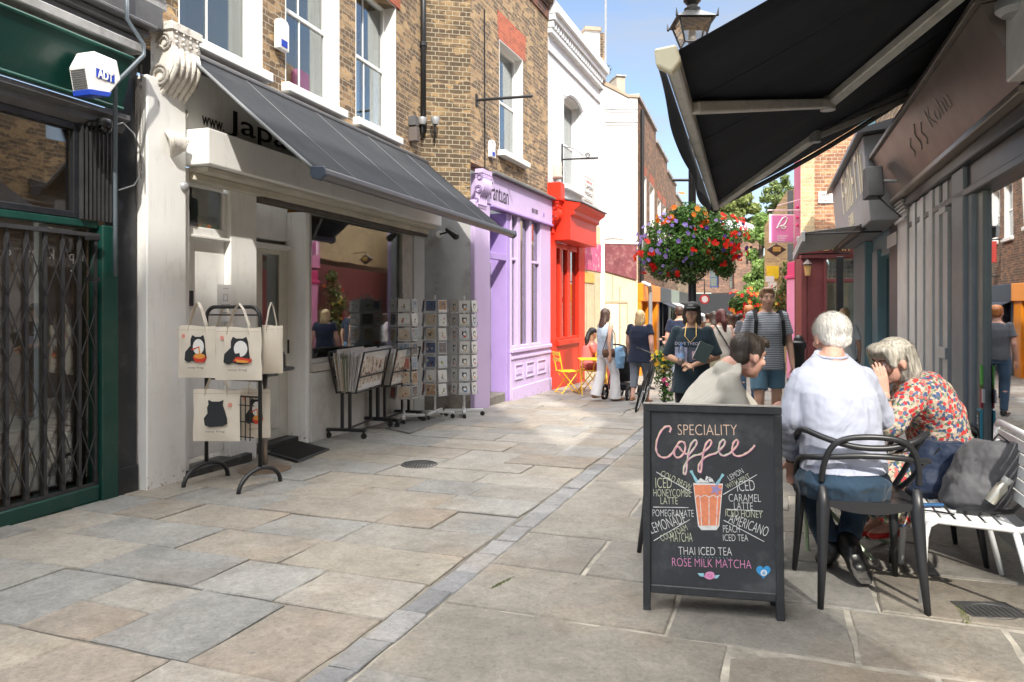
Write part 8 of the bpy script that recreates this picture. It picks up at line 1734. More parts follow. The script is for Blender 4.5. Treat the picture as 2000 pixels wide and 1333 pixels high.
# ---------------------------------------------------------------- seated figures
def figure(name,label,root,J,skin,k=1.0,vox=.008,up=(0,0,1),face=False,group=None):
    "continuous body from explicit joints (world points)"
    q=empty('person',root,0,label,'person',group); L=lambda p: V(p)-root
    mb=MB()
    loft(mb,[(L(c),V(a)*.92,V(b)*.92) for c,a,b in J['torso']],18)
    mb.cone(L(J['neck']),.056*k,L(J['head'])+V(J['f']).normalized()*-.03*k+V((0,0,-.05))*k,.050*k,12)
    at,Rm,r_,f_,u_=head(mb,L(J['head']),J['f'],up,k)
    for s in 'LR':
        limb(mb,L(J['sh'+s]),.048*k,L(J['el'+s]),.040*k,L(J['wr'+s]),.028*k); hand(mb,L(J['wr'+s]),L(J['el'+s]),-1 if s=='L' else 1,k,J.get('curl'+s,.6),J.get('pn'+s)) if not J.get('nohand'+s) else None
        limb(mb,L(J['hip'+s]),.080*k,L(J['kn'+s]),.058*k,L(J['an'+s]),.038*k)
        mb.cone(L(J['an'+s]),.036*k,L(J['toe'+s]),.030*k,10)
    blob('body',mb,skin,q,vox,4)
    if face: eyes(q,at,k)
    return q,at,Rm,r_,f_,u_,L
X_=V((1,0,0)); Y_=V((0,1,0)); Z_=V((0,0,1))
# white haired man, seen from behind
K=1.10; root=Vector((ch_pos.x,ch_pos.y,ch_pos.z))
T=[(P(1645,940,3.76),X_*.20,V((0,.14,0))),(P(1645,895,3.77),X_*.205,V((0,.14,0))),(P(1640,820,3.77),X_*.195,V((0,.13,0))),(P(1634,760,3.80),X_*.192,V((0,.135,.02))),(P(1630,726,3.84),X_*.168,V((0,.11,.03))),(P(1627,704,3.88),X_*.105,V((0,.075,.03))),(P(1625,690,3.90),X_*.07,V((0,.055,.02)))]
J=dict(torso=T,neck=P(1625,700,3.89),head=P(1622,660,3.98),f=(-.08,1,-.22),shL=P(1567,740,3.84),shR=P(1687,740,3.86),elL=P(1541,822,3.83),elR=P(1726,822,3.95),wrL=P(1548,900,3.99),wrR=P(1705,838,4.34),hipL=P(1600,935,3.80),hipR=P(1690,935,3.80),knL=P(1572,930,4.24),knR=P(1688,925,4.26),anL=P(1622,1072,4.02),anR=P(1655,1058,3.98),toeL=P(1610,1092,4.18),toeR=P(1674,1108,3.88))
q,at,Rm,r_,f_,u_,L=figure('person','white haired man in pale blue shirt and dark jeans seated with his back turned',root,J,SKINP,K)
SHIRT=cloth('pale_blue_shirt',(.40,.425,.52),.9,5.5,amt=.03)
t=MB(); loft(t,[(L(c),a*1.05+a.normalized()*.006,b*1.05+b.normalized()*.01) for c,a,b in ([(P(1648,918,3.74),X_*.205,V((0,.155,0)))]+T[1:6]+[(P(1624,692,3.905),X_*.082,V((0,.068,.03)))])],22)
for s in 'LR':
    a,b,c=L(J['sh'+s]),L(J['el'+s]),L(J['wr'+s]); t.cone(a,.062*K,b,.058*K,14); t.cone(b,.058*K,b.lerp(c,.86),.048*K,14,cap=False); t.ell(a,.062*K,12,8)
    for z in (.25,.5,.7): p=b.lerp(c,z); t.cone(p,.056*K,b.lerp(c,z+.06),.055*K,12)
sh_=blob('shirt',t,SHIRT,q,.008,4,disp=.022,dsize=.11)
c=MB(); cp=L(P(1624,694,3.90)); c.tube([cp+V((.080*math.cos(a),.064*math.sin(a)-.0,.0+.014*math.sin(a))) for a in [2*PI*i/24 for i in range(24)]],.010,8,closed=True); blob('collar',c,SHIRT,q,.007,3)
JEAN=cloth('dark_jeans',(.022,.045,.075),.5,8,amt=.12)
t=MB(); loft(t,[(L(P(1648,968,3.74)),X_*.222,V((0,.17,0))),(L(P(1648,938,3.72)),X_*.238,V((0,.18,0))),(L(P(1645,908,3.75)),X_*.205,V((0,.145,0)))],20)
for s in 'LR': t.cone(L(J['hip'+s]),.105*K,L(J['kn'+s]),.078*K,14); t.cone(L(J['kn'+s]),.076*K,L(J['kn'+s]).lerp(L(J['an'+s]),.94),.058*K,14,cap=False)
blob('trousers',t,JEAN,q,.008,4,disp=.02,dsize=.07)
h_=MB(); h_.ell(at(0,-.020,.036),[.086*K,.106*K,.094*K],18,11,Rm); h_.ell(at(0,-.060,-.012),[.074*K,.056*K,.064*K],14,9,Rm); h_.ell(at(-.056,-.030,.02),[.026*K,.055*K,.05*K],12,8,Rm); h_.ell(at(.056,-.030,.02),[.026*K,.055*K,.05*K],12,8,Rm)
hb=blob('hair',h_,WHI,q,.007,3,disp=.012,dsize=.03)
rr=random.Random(4); st=MB()
for i in range(1500):   # short combed strands
    th=rr.uniform(0,2*PI); ph=rr.uniform(-.45,1); d=r_*math.cos(th)*math.sqrt(1-ph*ph)*.088*K+f_*math.sin(th)*math.sqrt(1-ph*ph)*.107*K+u_*ph*.096*K
    p=at(0,-.020,.036)+d*rr.uniform(.97,1.02)
    if f_.dot(d)>.07: continue
    n=d.normalized(); tdir=(-u_*.8-n*u_.dot(n)*-.8+r_*rr.uniform(-.3,.3)); tdir=(tdir-n*tdir.dot(n)).normalized(); e=p+tdir*rr.uniform(.02,.035)+n*rr.uniform(0,.004); sd_=tdir.cross(n)*.0016
    st.add([p-sd_,p+sd_,e],[(0,1,2)])
o=st.build('hair_strands',WHI,hb); o['kind']='stuff'
for s,toe in (('L',J['toeL']),('R',J['toeR'])):
    a=L(J['an'+s]); b=L(toe); m=MB(); d=(b-a).normalized()
    m.cone(a,.052*K,a.lerp(b,.35),.055*K,12); m.cone(a.lerp(b,.3),.053*K,b,.044*K,12,sq=.8); m.ell(b,[.048*K,.05*K,.040*K],12,8); so_=blob('shoe',m,BLS,q,.007,3)
# sole of the tucked foot faces the viewer
a,b=L(J['anR']),L(J['toeR']); d=(b-a).normalized(); nrm=V((.10,-1,-.25)).normalized(); sx=d.cross(nrm).normalized()
mb=MB(); pts=[]; prof_=[(-.02,.030),(.03,.040),(.08,.037),(.14,.047),(.19,.046),(.225,.030)]
lo=[a+d*t_*K*.85+nrm*.052 for t_,w_ in prof_]
ring=[l+sx*w_*K for l,(t_,w_) in zip(lo,prof_)]+[l-sx*w_*K for l,(t_,w_) in reversed(list(zip(lo,prof_)))]
n=len(ring); mb.add([tuple(v) for v in ring]+[tuple(v-nrm*.03) for v in ring],[list(range(n)),[i+n for i in range(n)][::-1]]+[(i,(i+1)%n,(i+1)%n+n,i+n) for i in range(n)])
sole=mb.build('sole',M('worn_rubber',(.055,.052,.048),.8,.5,14,.5),q,bev=.006)
for t_ in (.06,.11,.15,.19): p=a+d*t_*K*.85+nrm*.054; MB().tube([p-sx*.03,p+sx*.03],.005,5).build('tread',M('worn_rubber',(.05,.05,.05)),sole)
MB().tube([L(J['wrL'])+V((.03*math.cos(t_),.03*math.sin(t_),0)) for t_ in [2*PI*i/16 for i in range(16)]],.008,6,closed=True).build('watch_strap',BLS,q)
# man in pale tee shirt leaning in from the left
K=1.10; root=Vector((1.10,4.22,gz(4.2)))
F3=V((.80,.22,.30)); lat=V((-.25,.97,0))
T=[(P(1350,920,4.22),V((.13,.03,0)),lat*.18),(P(1352,860,4.22),V((.125,.03,.02)),lat*.18),(P(1368,800,4.22),V((.12,.03,.04)),lat*.185),(P(1388,758,4.22),V((.11,.03,.06)),lat*.20),(P(1408,728,4.22),V((.085,.02,.06)),lat*.17),(P(1424,714,4.22),V((.055,.02,.035)),lat*.075)]
J=dict(torso=T,neck=P(1424,716,4.22),head=P(1462,695,4.22),f=(.88,.30,-.26),shL=P(1418,750,4.40),shR=P(1422,748,4.07),elL=P(1480,825,4.48),elR=P(1458,838,4.02),wrL=P(1560,812,4.45),wrR=P(1512,800,4.18),hipL=P(1358,925,4.32),hipR=P(1356,925,4.10),knL=P(1475,925,4.40),knR=P(1475,930,4.12),anL=P(1470,1055,4.42),anR=P(1470,1070,4.14),toeL=P(1515,1065,4.44),toeR=P(1515,1080,4.16))
q,at,Rm,r_,f_,u_,L=figure('person','dark haired man in a pale stone tee shirt leaning forward behind the chalkboard',root,J,SKINP,K,face=True)
TEE=cloth('stone_tee',(.44,.42,.37),.35,6,amt=.03)
t=MB(); loft(t,[(L(c),a*1.06+a.normalized()*.006,b*1.05+b.normalized()*.006) for c,a,b in T[:5]]+[(L(P(1422,714,4.22)),V((.066,.02,.045)),lat*.090),(L(P(1431,707,4.22)),V((.058,.018,.044)),lat*.076)],20)
for s in 'LR': a,b=L(J['sh'+s]),L(J['el'+s]); t.cone(a,.062*K,a.lerp(b,.72),.070*K,14,cap=False); t.ell(a,.060*K,12,8)
t.ell(L(P(1413,722,4.22)),[.062,.085,.058],14,9)
blob('tee_shirt',t,TEE,q,.010,26,disp=.008,dsize=.12)
t=MB(); loft(t,[(L(P(1350,945,4.22)),V((.16,.03,0)),lat*.20),(L(P(1350,905,4.22)),V((.15,.03,0)),lat*.19)],18)
for s in 'LR': t.cone(L(J['hip'+s]),.10*K,L(J['kn'+s]),.078*K,14); t.cone(L(J['kn'+s]),.075*K,L(J['an'+s]),.056*K,14,cap=False)
blob('trousers',t,cloth('stone_chinos',(.30,.26,.20),.4,8),q,.010,4)
h_=MB(); h_.ell(at(0,-.020,.042),[.081*K,.099*K,.084*K],18,11,Rm); h_.ell(at(0,-.052,-.012),[.068*K,.050*K,.060*K],14,9,Rm); h_.ell(at(0,.050,.090),[.056*K,.050*K,.026*K],12,7,Rm); h_.cone(at(.0,.06,.098),.026*K,at(0,.105,.080),.014*K,10)
for sx in (-1,1): h_.ell(at(sx*.068,-.002,.02),[.018*K,.034*K,.05*K],10,7,Rm)
hb=blob('hair',h_,hairm('near_black',(.040,.030,.023),.6),q,.007,3,disp=.005,dsize=.03)
for s in 'LR': m=MB(); m.cone(L(J['an'+s]),.048*K,L(J['toe'+s]),.042*K,12,sq=.8); blob('shoe',m,WSH,q,.010,3)
# woman in floral dress
K=1.08; root=Vector((2.50,4.25,gz(4.25)))
lat=V((.10,.99,0))
T=[(P(1838,915,4.22),V((.17,.0,0)),lat*.20),(P(1840,868,4.22),V((.155,.0,.02)),lat*.185),(P(1826,815,4.20),V((.14,.0,.05)),lat*.18),(P(1800,775,4.18),V((.125,.0,.075)),lat*.185),(P(1782,752,4.17),V((.095,.0,.07)),lat*.16),(P(1768,742,4.16),V((.05,.0,.045)),lat*.07)]
J=dict(torso=T,neck=P(1768,742,4.16),head=P(1741,706,4.13),f=(-.95,-.18,-.30),shL=P(1786,768,3.98),shR=P(1783,762,4.36),elL=P(1733,835,3.95),elR=P(1720,825,4.40),wrL=P(1727,772,3.94),wrR=P(1690,832,4.5),hipL=P(1830,920,4.10),hipR=P(1826,920,4.34),knL=P(1722,932,4.12),knR=P(1724,926,4.34),anL=P(1742,1030,4.30),anR=P(1712,1026,4.46),toeL=P(1706,1045,4.28),toeR=P(1680,1040,4.45),pnL=(.25,.9,.1),curlL=.45,nohandL=True)
q,at,Rm,r_,f_,u_,L=figure('person','silver haired woman in a red and blue floral dress resting cheek on hand',root,J,SKINP,K,face=True)
# hand against the cheek, five fingers spread up over the face
hm=MB(); wrp=L(J['wrL']); hd=(L(P(1718,712,3.95))-wrp).normalized(); hand(hm,wrp,wrp-hd,-1,K*1.05,.28,(-.35,.9,.2)); blob('hand',hm,SKINP,q,.005,2)
FLO=floral()
t=MB(); loft(t,[(L(c),a*1.07+a.normalized()*.008,b*1.06+b.normalized()*.008) for c,a,b in T[:5]]+[(L(P(1771,744,4.16)),V((.062,0,.055)),lat*.09)],22)
for s in 'LR':
    a,b,c=L(J['sh'+s]),L(J['el'+s]),L(J['wr'+s]); t.cone(a,.078*K,a.lerp(b,.95),.070*K,14,cap=False); t.ell(a,.074*K,12,8); t.ell(b.lerp(a,.06),.066*K,12,8)
# skirt over the thighs, hanging to the shins
t.cone(L(J['hipL']),.13*K,L(J['knL']),.10*K,14); t.cone(L(J['hipR']),.13*K,L(J['knR']),.10*K,14)
loft(t,[(L(P(1724,925,4.23)),V((.10,0,0)),lat*.21),(L(P(1728,975,4.25)),V((.10,0,0)),lat*.22),(L(P(1732,1008,4.27)),V((.115,0,0)),lat*.235)],18)
loft(t,[(L(P(1845,905,4.22)),V((.17,0,0)),lat*.22),(L(P(1838,950,4.22)),V((.20,0,0)),lat*.235),(L(P(1825,985,4.24)),V((.20,0,0)),lat*.22)],18)
blob('floral_dress',t,FLO,q,.009,4,disp=.03,dsize=.10)
h_=MB(); h_.ell(at(0,-.022,.038),[.089*K,.106*K,.088*K],18,11,Rm)
loft(h_,[(at(0,-.035,.06),r_*.090*K,f_*.098*K),(at(0,-.060,-.02),r_*.094*K,f_*.078*K),(at(0,-.060,-.075),r_*.098*K,f_*.076*K),(at(0,-.052,-.112),r_*.086*K,f_*.064*K)],20)
h_.ell(at(0,.058,.085),[.070*K,.055*K,.036*K],14,8,Rm); h_.cone(at(-.062,.055,.075),.028*K,at(-.078,.05,.0),.020*K,10); h_.cone(at(.062,.055,.075),.028*K,at(.078,.05,-.02),.020*K,10)
hb=blob('hair',h_,GRYH,q,.007,3)
st=MB(); rr=random.Random(8)
for i in range(700):
    th=rr.uniform(0,2*PI); d=r_*math.cos(th)*.100*K+f_*math.sin(th)*.104*K
    if f_.dot(d)>.02: continue
    z0=rr.uniform(-.02,.08); n=d.normalized(); p=at(0,-.035,z0)+d*(.93 if z0>.04 else 1.0); e=p-u_*rr.uniform(.06,.10)*K+n*rr.uniform(-.004,.005); sd_=u_.cross(n)*.0018
    if (e-at(0,-.035,-.13)).dot(u_)<-.015: continue
    st.add([p-sd_,p+sd_,e],[(0,1,2)])
o=st.build('hair_strands',GRYH,hb); o['kind']='stuff'
SIL_=M('silver',(.6,.6,.6),.2,0,5,0,metal=1)
wp=L(J['wrL']).lerp(L(J['elL']),.10); MB().tube([wp+V((.036*math.cos(a),.036*math.sin(a),0)) for a in [2*PI*i/18 for i in range(18)]],.008,6,closed=True).build('bracelet',SIL_,q)
REDL=M('red_leather',(.55,.02,.02),.4,.1,6,.05)
for s in 'LR': m=MB(); m.cone(L(J['an'+s])+V((.02,0,-.03)),.040*K,L(J['toe'+s]),.034*K,12,sq=.7); blob('shoe',m,REDL,q,.008,3)
for s in 'LR':
    p=L(J['an'+s]); MB().tube([p+V((.042*math.cos(a),.042*math.sin(a),.02)) for a in [2*PI*i/14 for i in range(14)]],.006,6,closed=True).build('ankle_strap',REDL,q)
# ---------------------------------------------------------------- white slatted seat with two rucksacks
WM2=M('white_powder_coat',(.76,.77,.77),.35,.04,5,.02); bo=G(1800,1180); by=math.atan2(.34,.94); q=empty('garden_seat',bo,-by+0,'white slatted metal garden seat with two rucksacks on it','seat')
W_=.60; D=.39
for y in (0,W_):
    MB().tube([(0,y,0),(.015,y,.34),(.03,y,.40),(.07,y,.425),(.42,y,.412),(.455,y,.43),(.465,y,.50),(.475,y,.83)],.016,10).build('side_frame',WM2,q,smooth=True)
    MB().tube([(.40,y,.405),(.50,y,0)],.015,10).build('rear_leg',WM2,q,smooth=True)
MB().tube([(.475,0,.83),(.478,.03,.855),(.478,W_-.03,.855),(.475,W_,.83)],.016,10).build('top_rail',WM2,q,smooth=True)
mb=MB(); mb.v=[]; pr=[(.012,.335),(.014,.37),(.026,.405),(.05,.425),(.085,.432)]
for x,z in pr: mb.v+=[(x,.012,z),(x,W_-.012,z)]
mb.f=[(2*i,2*i+1,2*i+3,2*i+2) for i in range(4)]
o=mb.build('seat_slat',WM2,q,smooth=True); s_=o.modifiers.new('t','SOLIDIFY'); s_.thickness=.006
for k in range(5): x=.098+k*.066; MB().box(x,x+.052,.012,W_-.012,.424-.003*k,.431-.003*k).build('seat_slat',WM2,q,bev=.003)
for k in range(5):
    z=.50+k*.066; x=.462+(z-.50)*.03; MB().hexa([(x,.012,z),(x+.008,.012,z),(x+.008,W_-.012,z),(x,W_-.012,z),(x+.007,.012,z+.05),(x+.015,.012,z+.05),(x+.015,W_-.012,z+.05),(x+.007,W_-.012,z+.05)]).build('back_slat',WM2,q)
Rb=Matrix.Rotation(-by,3,'Z'); bw=lambda x,y,z: bo+Rb@V((x,y,z))
def pack(name,c,yaw,tilt,w_,d_,h_,mt,label,bottle=False,straps=True,lean=0):
    e=empty(name,c,yaw,label,'rucksack'); m=MB()
    loft(m,[(V((0,0,.0)),V((w_*.80,0,0)),V((0,d_*.8,0))),(V((0,0,.03)),V((w_,0,0)),V((0,d_,0))),(V((tilt*.3,0,h_*.45)),V((w_*1.02,0,0)),V((0,d_*1.05,0))),(V((tilt*.75,0,h_*.8)),V((w_*1.0,0,0)),V((0,d_*.9,0))),(V((tilt,0,h_*1.0)),V((w_*.74,0,0)),V((0,d_*.6,0)))],20)
    loft(m,[(V((-w_*.2,-d_*.8,.04)),V((w_*.7,0,0)),V((0,d_*.5,0))),(V((tilt*.25-w_*.2,-d_*.85,h_*.3)),V((w_*.72,0,0)),V((0,d_*.5,0))),(V((tilt*.4-w_*.2,-d_*.7,h_*.5)),V((w_*.6,0,0)),V((0,d_*.35,0)))],16)
    b=blob('pack_body',m,mt,e,.008,5,disp=.03,dsize=.09)
    zp=MB(); zp.tube([V((tilt*t_-w_*1.0*math.cos(t_*1.4)*.9,-d_*.55-.25*d_*math.sin(t_*3),h_*t_)) for t_ in [k/10 for k in range(1,10)]],.005,5); zp.build('zip',BLS,e)
    if straps:
        MB().tube([V((w_*.7+tilt,.02,h_*.92)),V((w_*1.5+tilt,0,h_*.7)),V((w_*1.65,-.03,h_*.35)),V((w_*1.1,-.08,.02)),V((w_*.2,-d_*1.5,.012)),V((-w_*.5,-d_*1.55,.010))],.018,6,flat=.35).build('shoulder_strap',BLS,e)
        MB().tube([V((tilt-.03,0,h_*.98)),V((tilt,0,h_*1.10)),V((tilt+.05,0,h_*.98))],.010,6,flat=.5).build('grab_handle',BLS,e)
    return e
GRYN=cloth('grey_nylon',(.085,.085,.092),.5,7,.6,.1); NVN=cloth('navy_nylon',(.014,.024,.052),.5,7,.6,.1)
pack('rucksack',bw(.29,.31,.432),R(-30),.115,.155,.105,.36,GRYN,'big dark grey rucksack slumped on the white slatted seat')
e=empty('flask',bw(.335,.17,.50),R(-30),'steel flask in the side pocket of the grey rucksack','flask'); o=MB().lathe([(0,0),(.032,0),(.034,.02),(.034,.13),(.024,.15),(.024,.165),(0,.165)],n=16).build('flask_body',M('pale_steel',(.55,.53,.45),.3,.05,5,0,metal=.7),e,smooth=True,auto=40); e.rotation_euler=(R(12),R(30),0); e.scale=(.85,.85,.75)
MB().lathe([(0,.166),(.027,.166),(.027,.20),(0,.20)],n=16).build('flask_cap',M('pale_cap',(.5,.5,.48),.4),e)
pack('rucksack',bw(.12,.49,.432),R(-20),.09,.14,.09,.31,NVN,'smaller navy rucksack beside the grey one on the white slatted seat',straps=False)
BLW=M('blue_webbing',(.02,.09,.22),.7,.1,20,.2); o=MB().tube([bw(-.03,.24,.44),bw(.04,.22,.445),bw(.14,.235,.45)],.02,6,flat=.4).build('webbing_strap',BLW); tag(o,'blue webbing strap at the foot of the navy rucksack on the seat edge','strap')
o=MB().tube([bw(-.005,.16,.30),bw(.01,.15,.435),bw(.09,.12,.44),bw(.16,.08,.443)],.005,5).build('cord',BLS); tag(o,'thin black cord trailing over the front slat of the white seat','cord')
# ---------------------------------------------------------------- bollard, yellow bistro set, bicycle, pram
c=onp(1560,8.6); q=empty('bollard',c,0,'black cast iron bollard behind the shoulder of the white haired man','bollard'); MB().lathe([(0,0),(.09,0),(.09,.14),(.075,.18),(.066,1.10),(.085,1.13),(.085,1.19),(.06,1.21),(.055,1.24),(.03,1.27),(0,1.28)],n=18).build('shaft',BLACK,q,smooth=True,auto=35)
YM=M('yellow_powder_coat',(.82,.50,.015),.4,.08,5,.03)
def bistro(pos,yaw,label):
    q=empty('bistro_chair',pos,yaw,label,'chair','yellow folding bistro chairs by the red shop')
    for k in (-1,1):
        MB().tube([(k*.19,-.20,0),(k*.19,.16,.45)],.011,6).build('leg',YM,q); MB().tube([(k*.17,.20,0),(k*.17,-.17,.45),(k*.175,-.25,.86)],.011,6).build('back_leg',YM,q)
    for y in (-.19,.19): MB().tube([(-.18,y,.03),(.18,y,.03)],.008,6).build('cross_rail',YM,q)
    mb=MB()
    for j in range(5): mb.box(-.205,.205,-.19+j*.078,-.125+j*.078,.448,.462)
    mb.build('seat',YM,q,bev=.003)
    for z in (.66,.78): MB().box(-.19,.19,-.245-(z-.66)*.1,-.23-(z-.66)*.1,z,z+.07).build('back_slat',YM,q,bev=.003)
    return q
def pp_(px_,py_,dy=0): g_=G(px_,py_); return g_
c1=pp_(1108,768); bistro(c1,R(-72),'nearer yellow folding bistro chair in front of the red stall riser')
c2=c1+Vector((.62,.75,-.02)); bistro(Vector((1.62,15.1,gz(15.1))),R(60),'farther yellow folding bistro chair under the woman in pink')
c3=Vector((1.66,14.55,gz(14.5))); q=empty('bistro_table',c3,0,'small yellow bistro table between the two yellow chairs','table')
mb=MB()
for j in range(6): mb.box(-.30,.30,-.30+j*.1,-.215+j*.1,.70,.715)
mb.build('tabletop',YM,q); 
for k in (-1,1): MB().tube([(k*.26,-.26,0),(k*.26,.24,.70)],.012,6).build('leg',YM,q); MB().tube([(k*.24,.26,0),(k*.24,-.24,.70)],.012,6).build('leg',YM,q)
# woman in pink, seated
K=1.0; root=Vector((1.60,15.1,gz(15.1))); b=root
pt=lambda x,y,z: b+V((x,y,z))
T=[(pt(0,0,.50),X_*.17,Y_*.14),(pt(.02,0,.72),X_*.14,Y_*.12),(pt(.05,0,.92),X_*.15,Y_*.13),(pt(.07,0,1.0),X_*.12,Y_*.12),(pt(.08,0,1.05),X_*.05,Y_*.05)]
J=dict(torso=T,neck=pt(.08,0,1.04),head=pt(.11,0,1.22),f=(.9,.4,-.1),shL=pt(.04,.16,.99),shR=pt(.06,-.16,.99),elL=pt(.16,.2,.76),elR=pt(.18,-.2,.76),wrL=pt(.36,.08,.75),wrR=pt(.36,-.1,.75),hipL=pt(.03,.1,.52),hipR=pt(.03,-.1,.52),knL=pt(.42,.12,.50),knR=pt(.42,-.1,.50),anL=pt(.40,.12,.09),anR=pt(.40,-.1,.09),toeL=pt(.54,.13,.04),toeR=pt(.54,-.09,.04))
q,at,Rm,r_,f_,u_,L=figure('person','woman with black ponytail in a coral pink top at yellow table',root,J,SKINT,K,vox=.013)
t=MB(); loft(t,[(L(c),a*1.1,b_*1.1) for c,a,b_ in T],18)
for s in 'LR': t.cone(L(J['sh'+s]),.062,L(J['sh'+s]).lerp(L(J['el'+s]),.7),.06,12,cap=False)
blob('top',t,cloth('coral_cotton',(.62,.16,.15)),q,.013,4)
t=MB(); 
for s in 'LR': t.cone(L(J['hip'+s]),.10,L(J['kn'+s]),.08,12); t.cone(L(J['kn'+s]),.075,L(J['an'+s]),.055,12,cap=False)
blob('trousers',t,cloth('brick_red_cotton',(.28,.06,.05)),q,.013,4)
h_=MB(); h_.ell(at(0,-.022,.04),[.086,.10,.09],14,9,Rm); h_.cone(at(0,-.10,.02),.045,at(0,-.14,-.14),.055,10); h_.cone(at(0,-.14,-.14),.055,at(0,-.12,-.32),.025,10); blob('hair',h_,BLK,q,.012,3)
# bicycle
def bicycle():
    a=G(1243,806); a.y=11.6; a.x=(1243-1000)/FPX*11.6; a.z=gz(11.6); dirv=V((.30,1.0,0)).normalized(); q=empty('bicycle',a,math.atan2(dirv.y,dirv.x),'black bicycle leaning beside the yellow flowers','bicycle')
    q.rotation_euler=(R(16),0,math.atan2(dirv.y,dirv.x)); r_=.335
    for x in (0,1.02):
        w_=MB().tube([(x+r_*math.cos(t_),0,r_+r_*math.sin(t_)) for t_ in [2*PI*i/36 for i in range(36)]],.018,8,closed=True).build('wheel',M('tyre',(.012,.012,.012),.8),q,smooth=True)
        MB().tube([(x+(r_-.025)*math.cos(t_),0,r_+(r_-.025)*math.sin(t_)) for t_ in [2*PI*i/36 for i in range(36)]],.009,6,closed=True).build('rim',GREY,w_)
        sp=MB()
        for i in range(18): t_=2*PI*i/18; sp.tube([(x,0,r_),(x+(r_-.02)*math.cos(t_),0,r_+(r_-.02)*math.sin(t_))],.0015,3)
        o=sp.build('spokes',GREY,w_); MB().lathe([(0,-.04),(.02,-.04),(.02,.04),(0,.04)],n=10).build('hub',GREY,w_).matrix_local=Matrix.Translation((x,0,r_))@Matrix.Rotation(R(90),4,'X')
    fm=MB(); fm.tube([(0.0,0,r_),(.13,0,.78),(.17,0,.92)],.016,8); fm.tube([(.15,0,.80),(.62,0,.76)],.016,8); fm.tube([(.12,0,.70),(.56,0,.28)],.018,8); fm.tube([(.56,0,.28),(.64,0,.86)],.016,8); fm.tube([(.56,0,.28),(1.02,0,r_)],.012,8); fm.tube([(.62,0,.76),(1.02,0,r_)],.010,8); fm.build('frame',BLACK,q,smooth=True)
    MB().tube([(.10,-.29,.98),(.17,-.20,.97),(.17,0,.95),(.17,.20,.97),(.10,.29,.98)],.013,8).build('handlebar',BLACK,q)
    sd_=MB(); sd_.ell((.66,0,.90),[.13,.065,.035],12,8); sd_.cone((.58,0,.90),.03,(.52,0,.89),.02,8); blob('saddle',sd_,BLS,q,.01,2)
    MB().lathe([(0,-.004),(.10,-.004),(.10,.004),(0,.004)],n=20).build('chainring',GREY,q).matrix_local=Matrix.Translation((.56,-.03,.28))@Matrix.Rotation(R(90),4,'X')
    for k in (-1,1): MB().tube([(.56,k*.05,.28),(.56+k*.12,k*.07,.28-k*.10)],.010,6).build('crank',GREY,q); MB().box(.56+k*.12-.04,.56+k*.12+.04,k*.07,k*.15,.28-k*.10-.012,.28-k*.10+.012).build('pedal',BLACK,q)
bicycle()
c=onp(1216,13.7); q=empty('pram',c,R(-30),'black pushchair being wheeled between the two women','pram')
for (x,y,r_) in ((-.24,-.30,.13),(.24,-.30,.13),(-.2,.42,.10),(.2,.42,.10)):
    w_=MB().tube([(x,y+r_*math.cos(t_),r_+r_*math.sin(t_)) for t_ in [2*PI*i/20 for i in range(20)]],.028,8,closed=True).build('wheel',M('tyre',(.01,.01,.01)),q,smooth=True); MB().lathe([(0,-.015),(r_*.45,-.015),(r_*.45,.015),(0,.015)],n=12).build('hub',GREY,w_).matrix_local=Matrix.Translation((x,y,r_))@Matrix.Rotation(R(90),4,'Y')
fm=MB()
for k in (-1,1): fm.tube([(k*.22,-.30,.13),(k*.22,.0,.55),(k*.22,-.45,1.02)],.014,6); fm.tube([(k*.2,.42,.1),(k*.22,-.05,.52)],.014,6)
fm.tube([(-.22,-.45,1.02),(-.12,-.50,1.05),(.12,-.50,1.05),(.22,-.45,1.02)],.016,8); fm.build('chassis',BLACK,q)
m=MB(); loft(m,[(V((0,.10,.32)),X_*.17,Y_*.22),(V((0,.05,.5)),X_*.20,Y_*.25),(V((0,-.02,.72)),X_*.20,Y_*.20)],16); blob('seat',m,BLKC,q,.014,3)
m=MB(); m.ell((0,-.04,.80),[.21,.26,.20],16,10); blob('hood',m,cloth('charcoal_hood',(.03,.032,.036)),q,.014,3)
MB().box(-.18,.18,-.28,.12,.18,.30).build('basket',BLKC,q,bev=.02)

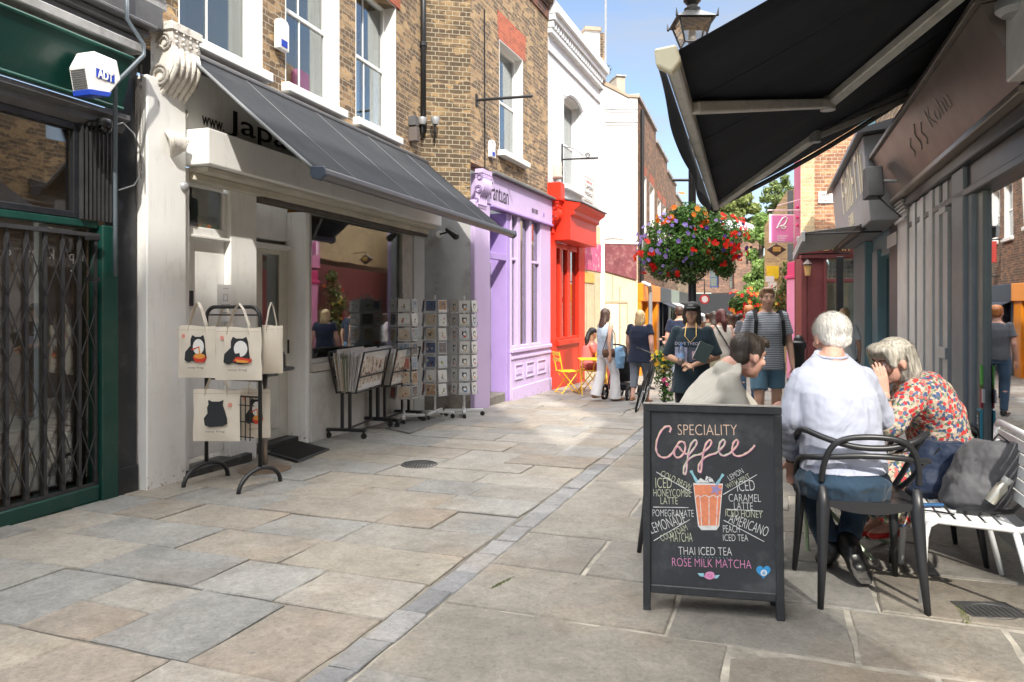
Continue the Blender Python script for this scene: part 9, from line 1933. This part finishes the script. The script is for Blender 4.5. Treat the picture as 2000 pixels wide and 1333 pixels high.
# ---------------------------------------------------------------- street clutter further along
for i,(pa,Yc_,py_,colr,lab) in enumerate(((1290,25.5,505,(.5,.06,.05),'small red hanging sign on the orange shop'),(1318,30,520,(.7,.7,.68),'small white hanging sign on the navy shop'))):
    x=TB.x(pa); z_=CAMZ-(py_-HZ)/FPX*TB.w(x,0).y-TB.o.z; e=empty('hanging_sign',TB.w(x,0,z_),TB.rz,lab,'sign'); MB().tube([(0,0,.35),(0,-.8,.35)],.02,6).build('arm',BLACK,e); MB().box(-.02,.02,-.78,-.2,-.35,.30).build('board',M('sign_board_%d'%i,colr,.5),e,bev=.01)
for i,(pa,pb,mt,lab) in enumerate(((1281.5,1300,M('navy_awning',(.02,.025,.04),.8),'navy shop awning sloping over the second terrace house'),(1304,1318,M('white_awning',(.6,.6,.58),.8),'white shop awning sloping over the third terrace house'))):
    xa,xb=TB.x(pa),TB.x(pb); e=empty('shop_awning',TB.w(xa,0,0),TB.rz,lab,'awning'); L=xb-xa
    MB().hexa([(0,-.16,2.05),(L,-.16,2.05),(L,-.17,2.03),(0,-.17,2.03),(0,-1.3,1.55),(L,-1.3,1.55),(L,-1.3,1.52),(0,-1.3,1.52)]).build('canopy',mt,e); MB().box(0,L,-1.32,-1.305,1.34,1.55).build('valance',mt,e)
def cable(a,b,sag,lab,r_=.008):
    a=V(a);b=V(b); pts=[a.lerp(b,k/14)-V((0,0,sag*math.sin(PI*k/14))) for k in range(15)]
    o=MB().tube(pts,r_,5).build('cable',BLACK); tag(o,lab,'cable')
cable(WF.w(-.3,-.06,WF.z(1172,214)),WF.w(wx(1244),-.06,WF.z(1244,216)),.02,'upper thin cable running across the white rendered house end',.012)
cable(WF.w(-.3,-.06,WF.z(1172,240)),WF.w(wx(1244),-.06,WF.z(1244,241)),.02,'lower thin cable running across the white rendered house end',.012)
cable(PF.w(PF.x(945),-.012,PF.z(945,20)),PF.w(PF.x(946),-.012,PF.z(946,335)),0,'thin black cable running straight down the brown brick front',.012)
e=empty('round_sign',P(1376,585,22),0,'round red and white sign hanging under the distant black awning','sign'); o=MB().lathe([(0,-.02),(.15,-.02),(.15,.02),(0,.02)],n=24).build('disc',M('red_rim',(.55,.05,.05),.5),e); o.rotation_euler=(R(90),0,0); o=MB().lathe([(0,.021),(.10,.021),(.10,.026),(0,.026)],n=24).build('face',WHITE2,e); o.rotation_euler=(R(90),0,0); MB().tube([(0,.0,.15),(0,0,.6),(-.9,.2,.6)],.02,6).build('arm',BLACK,e)
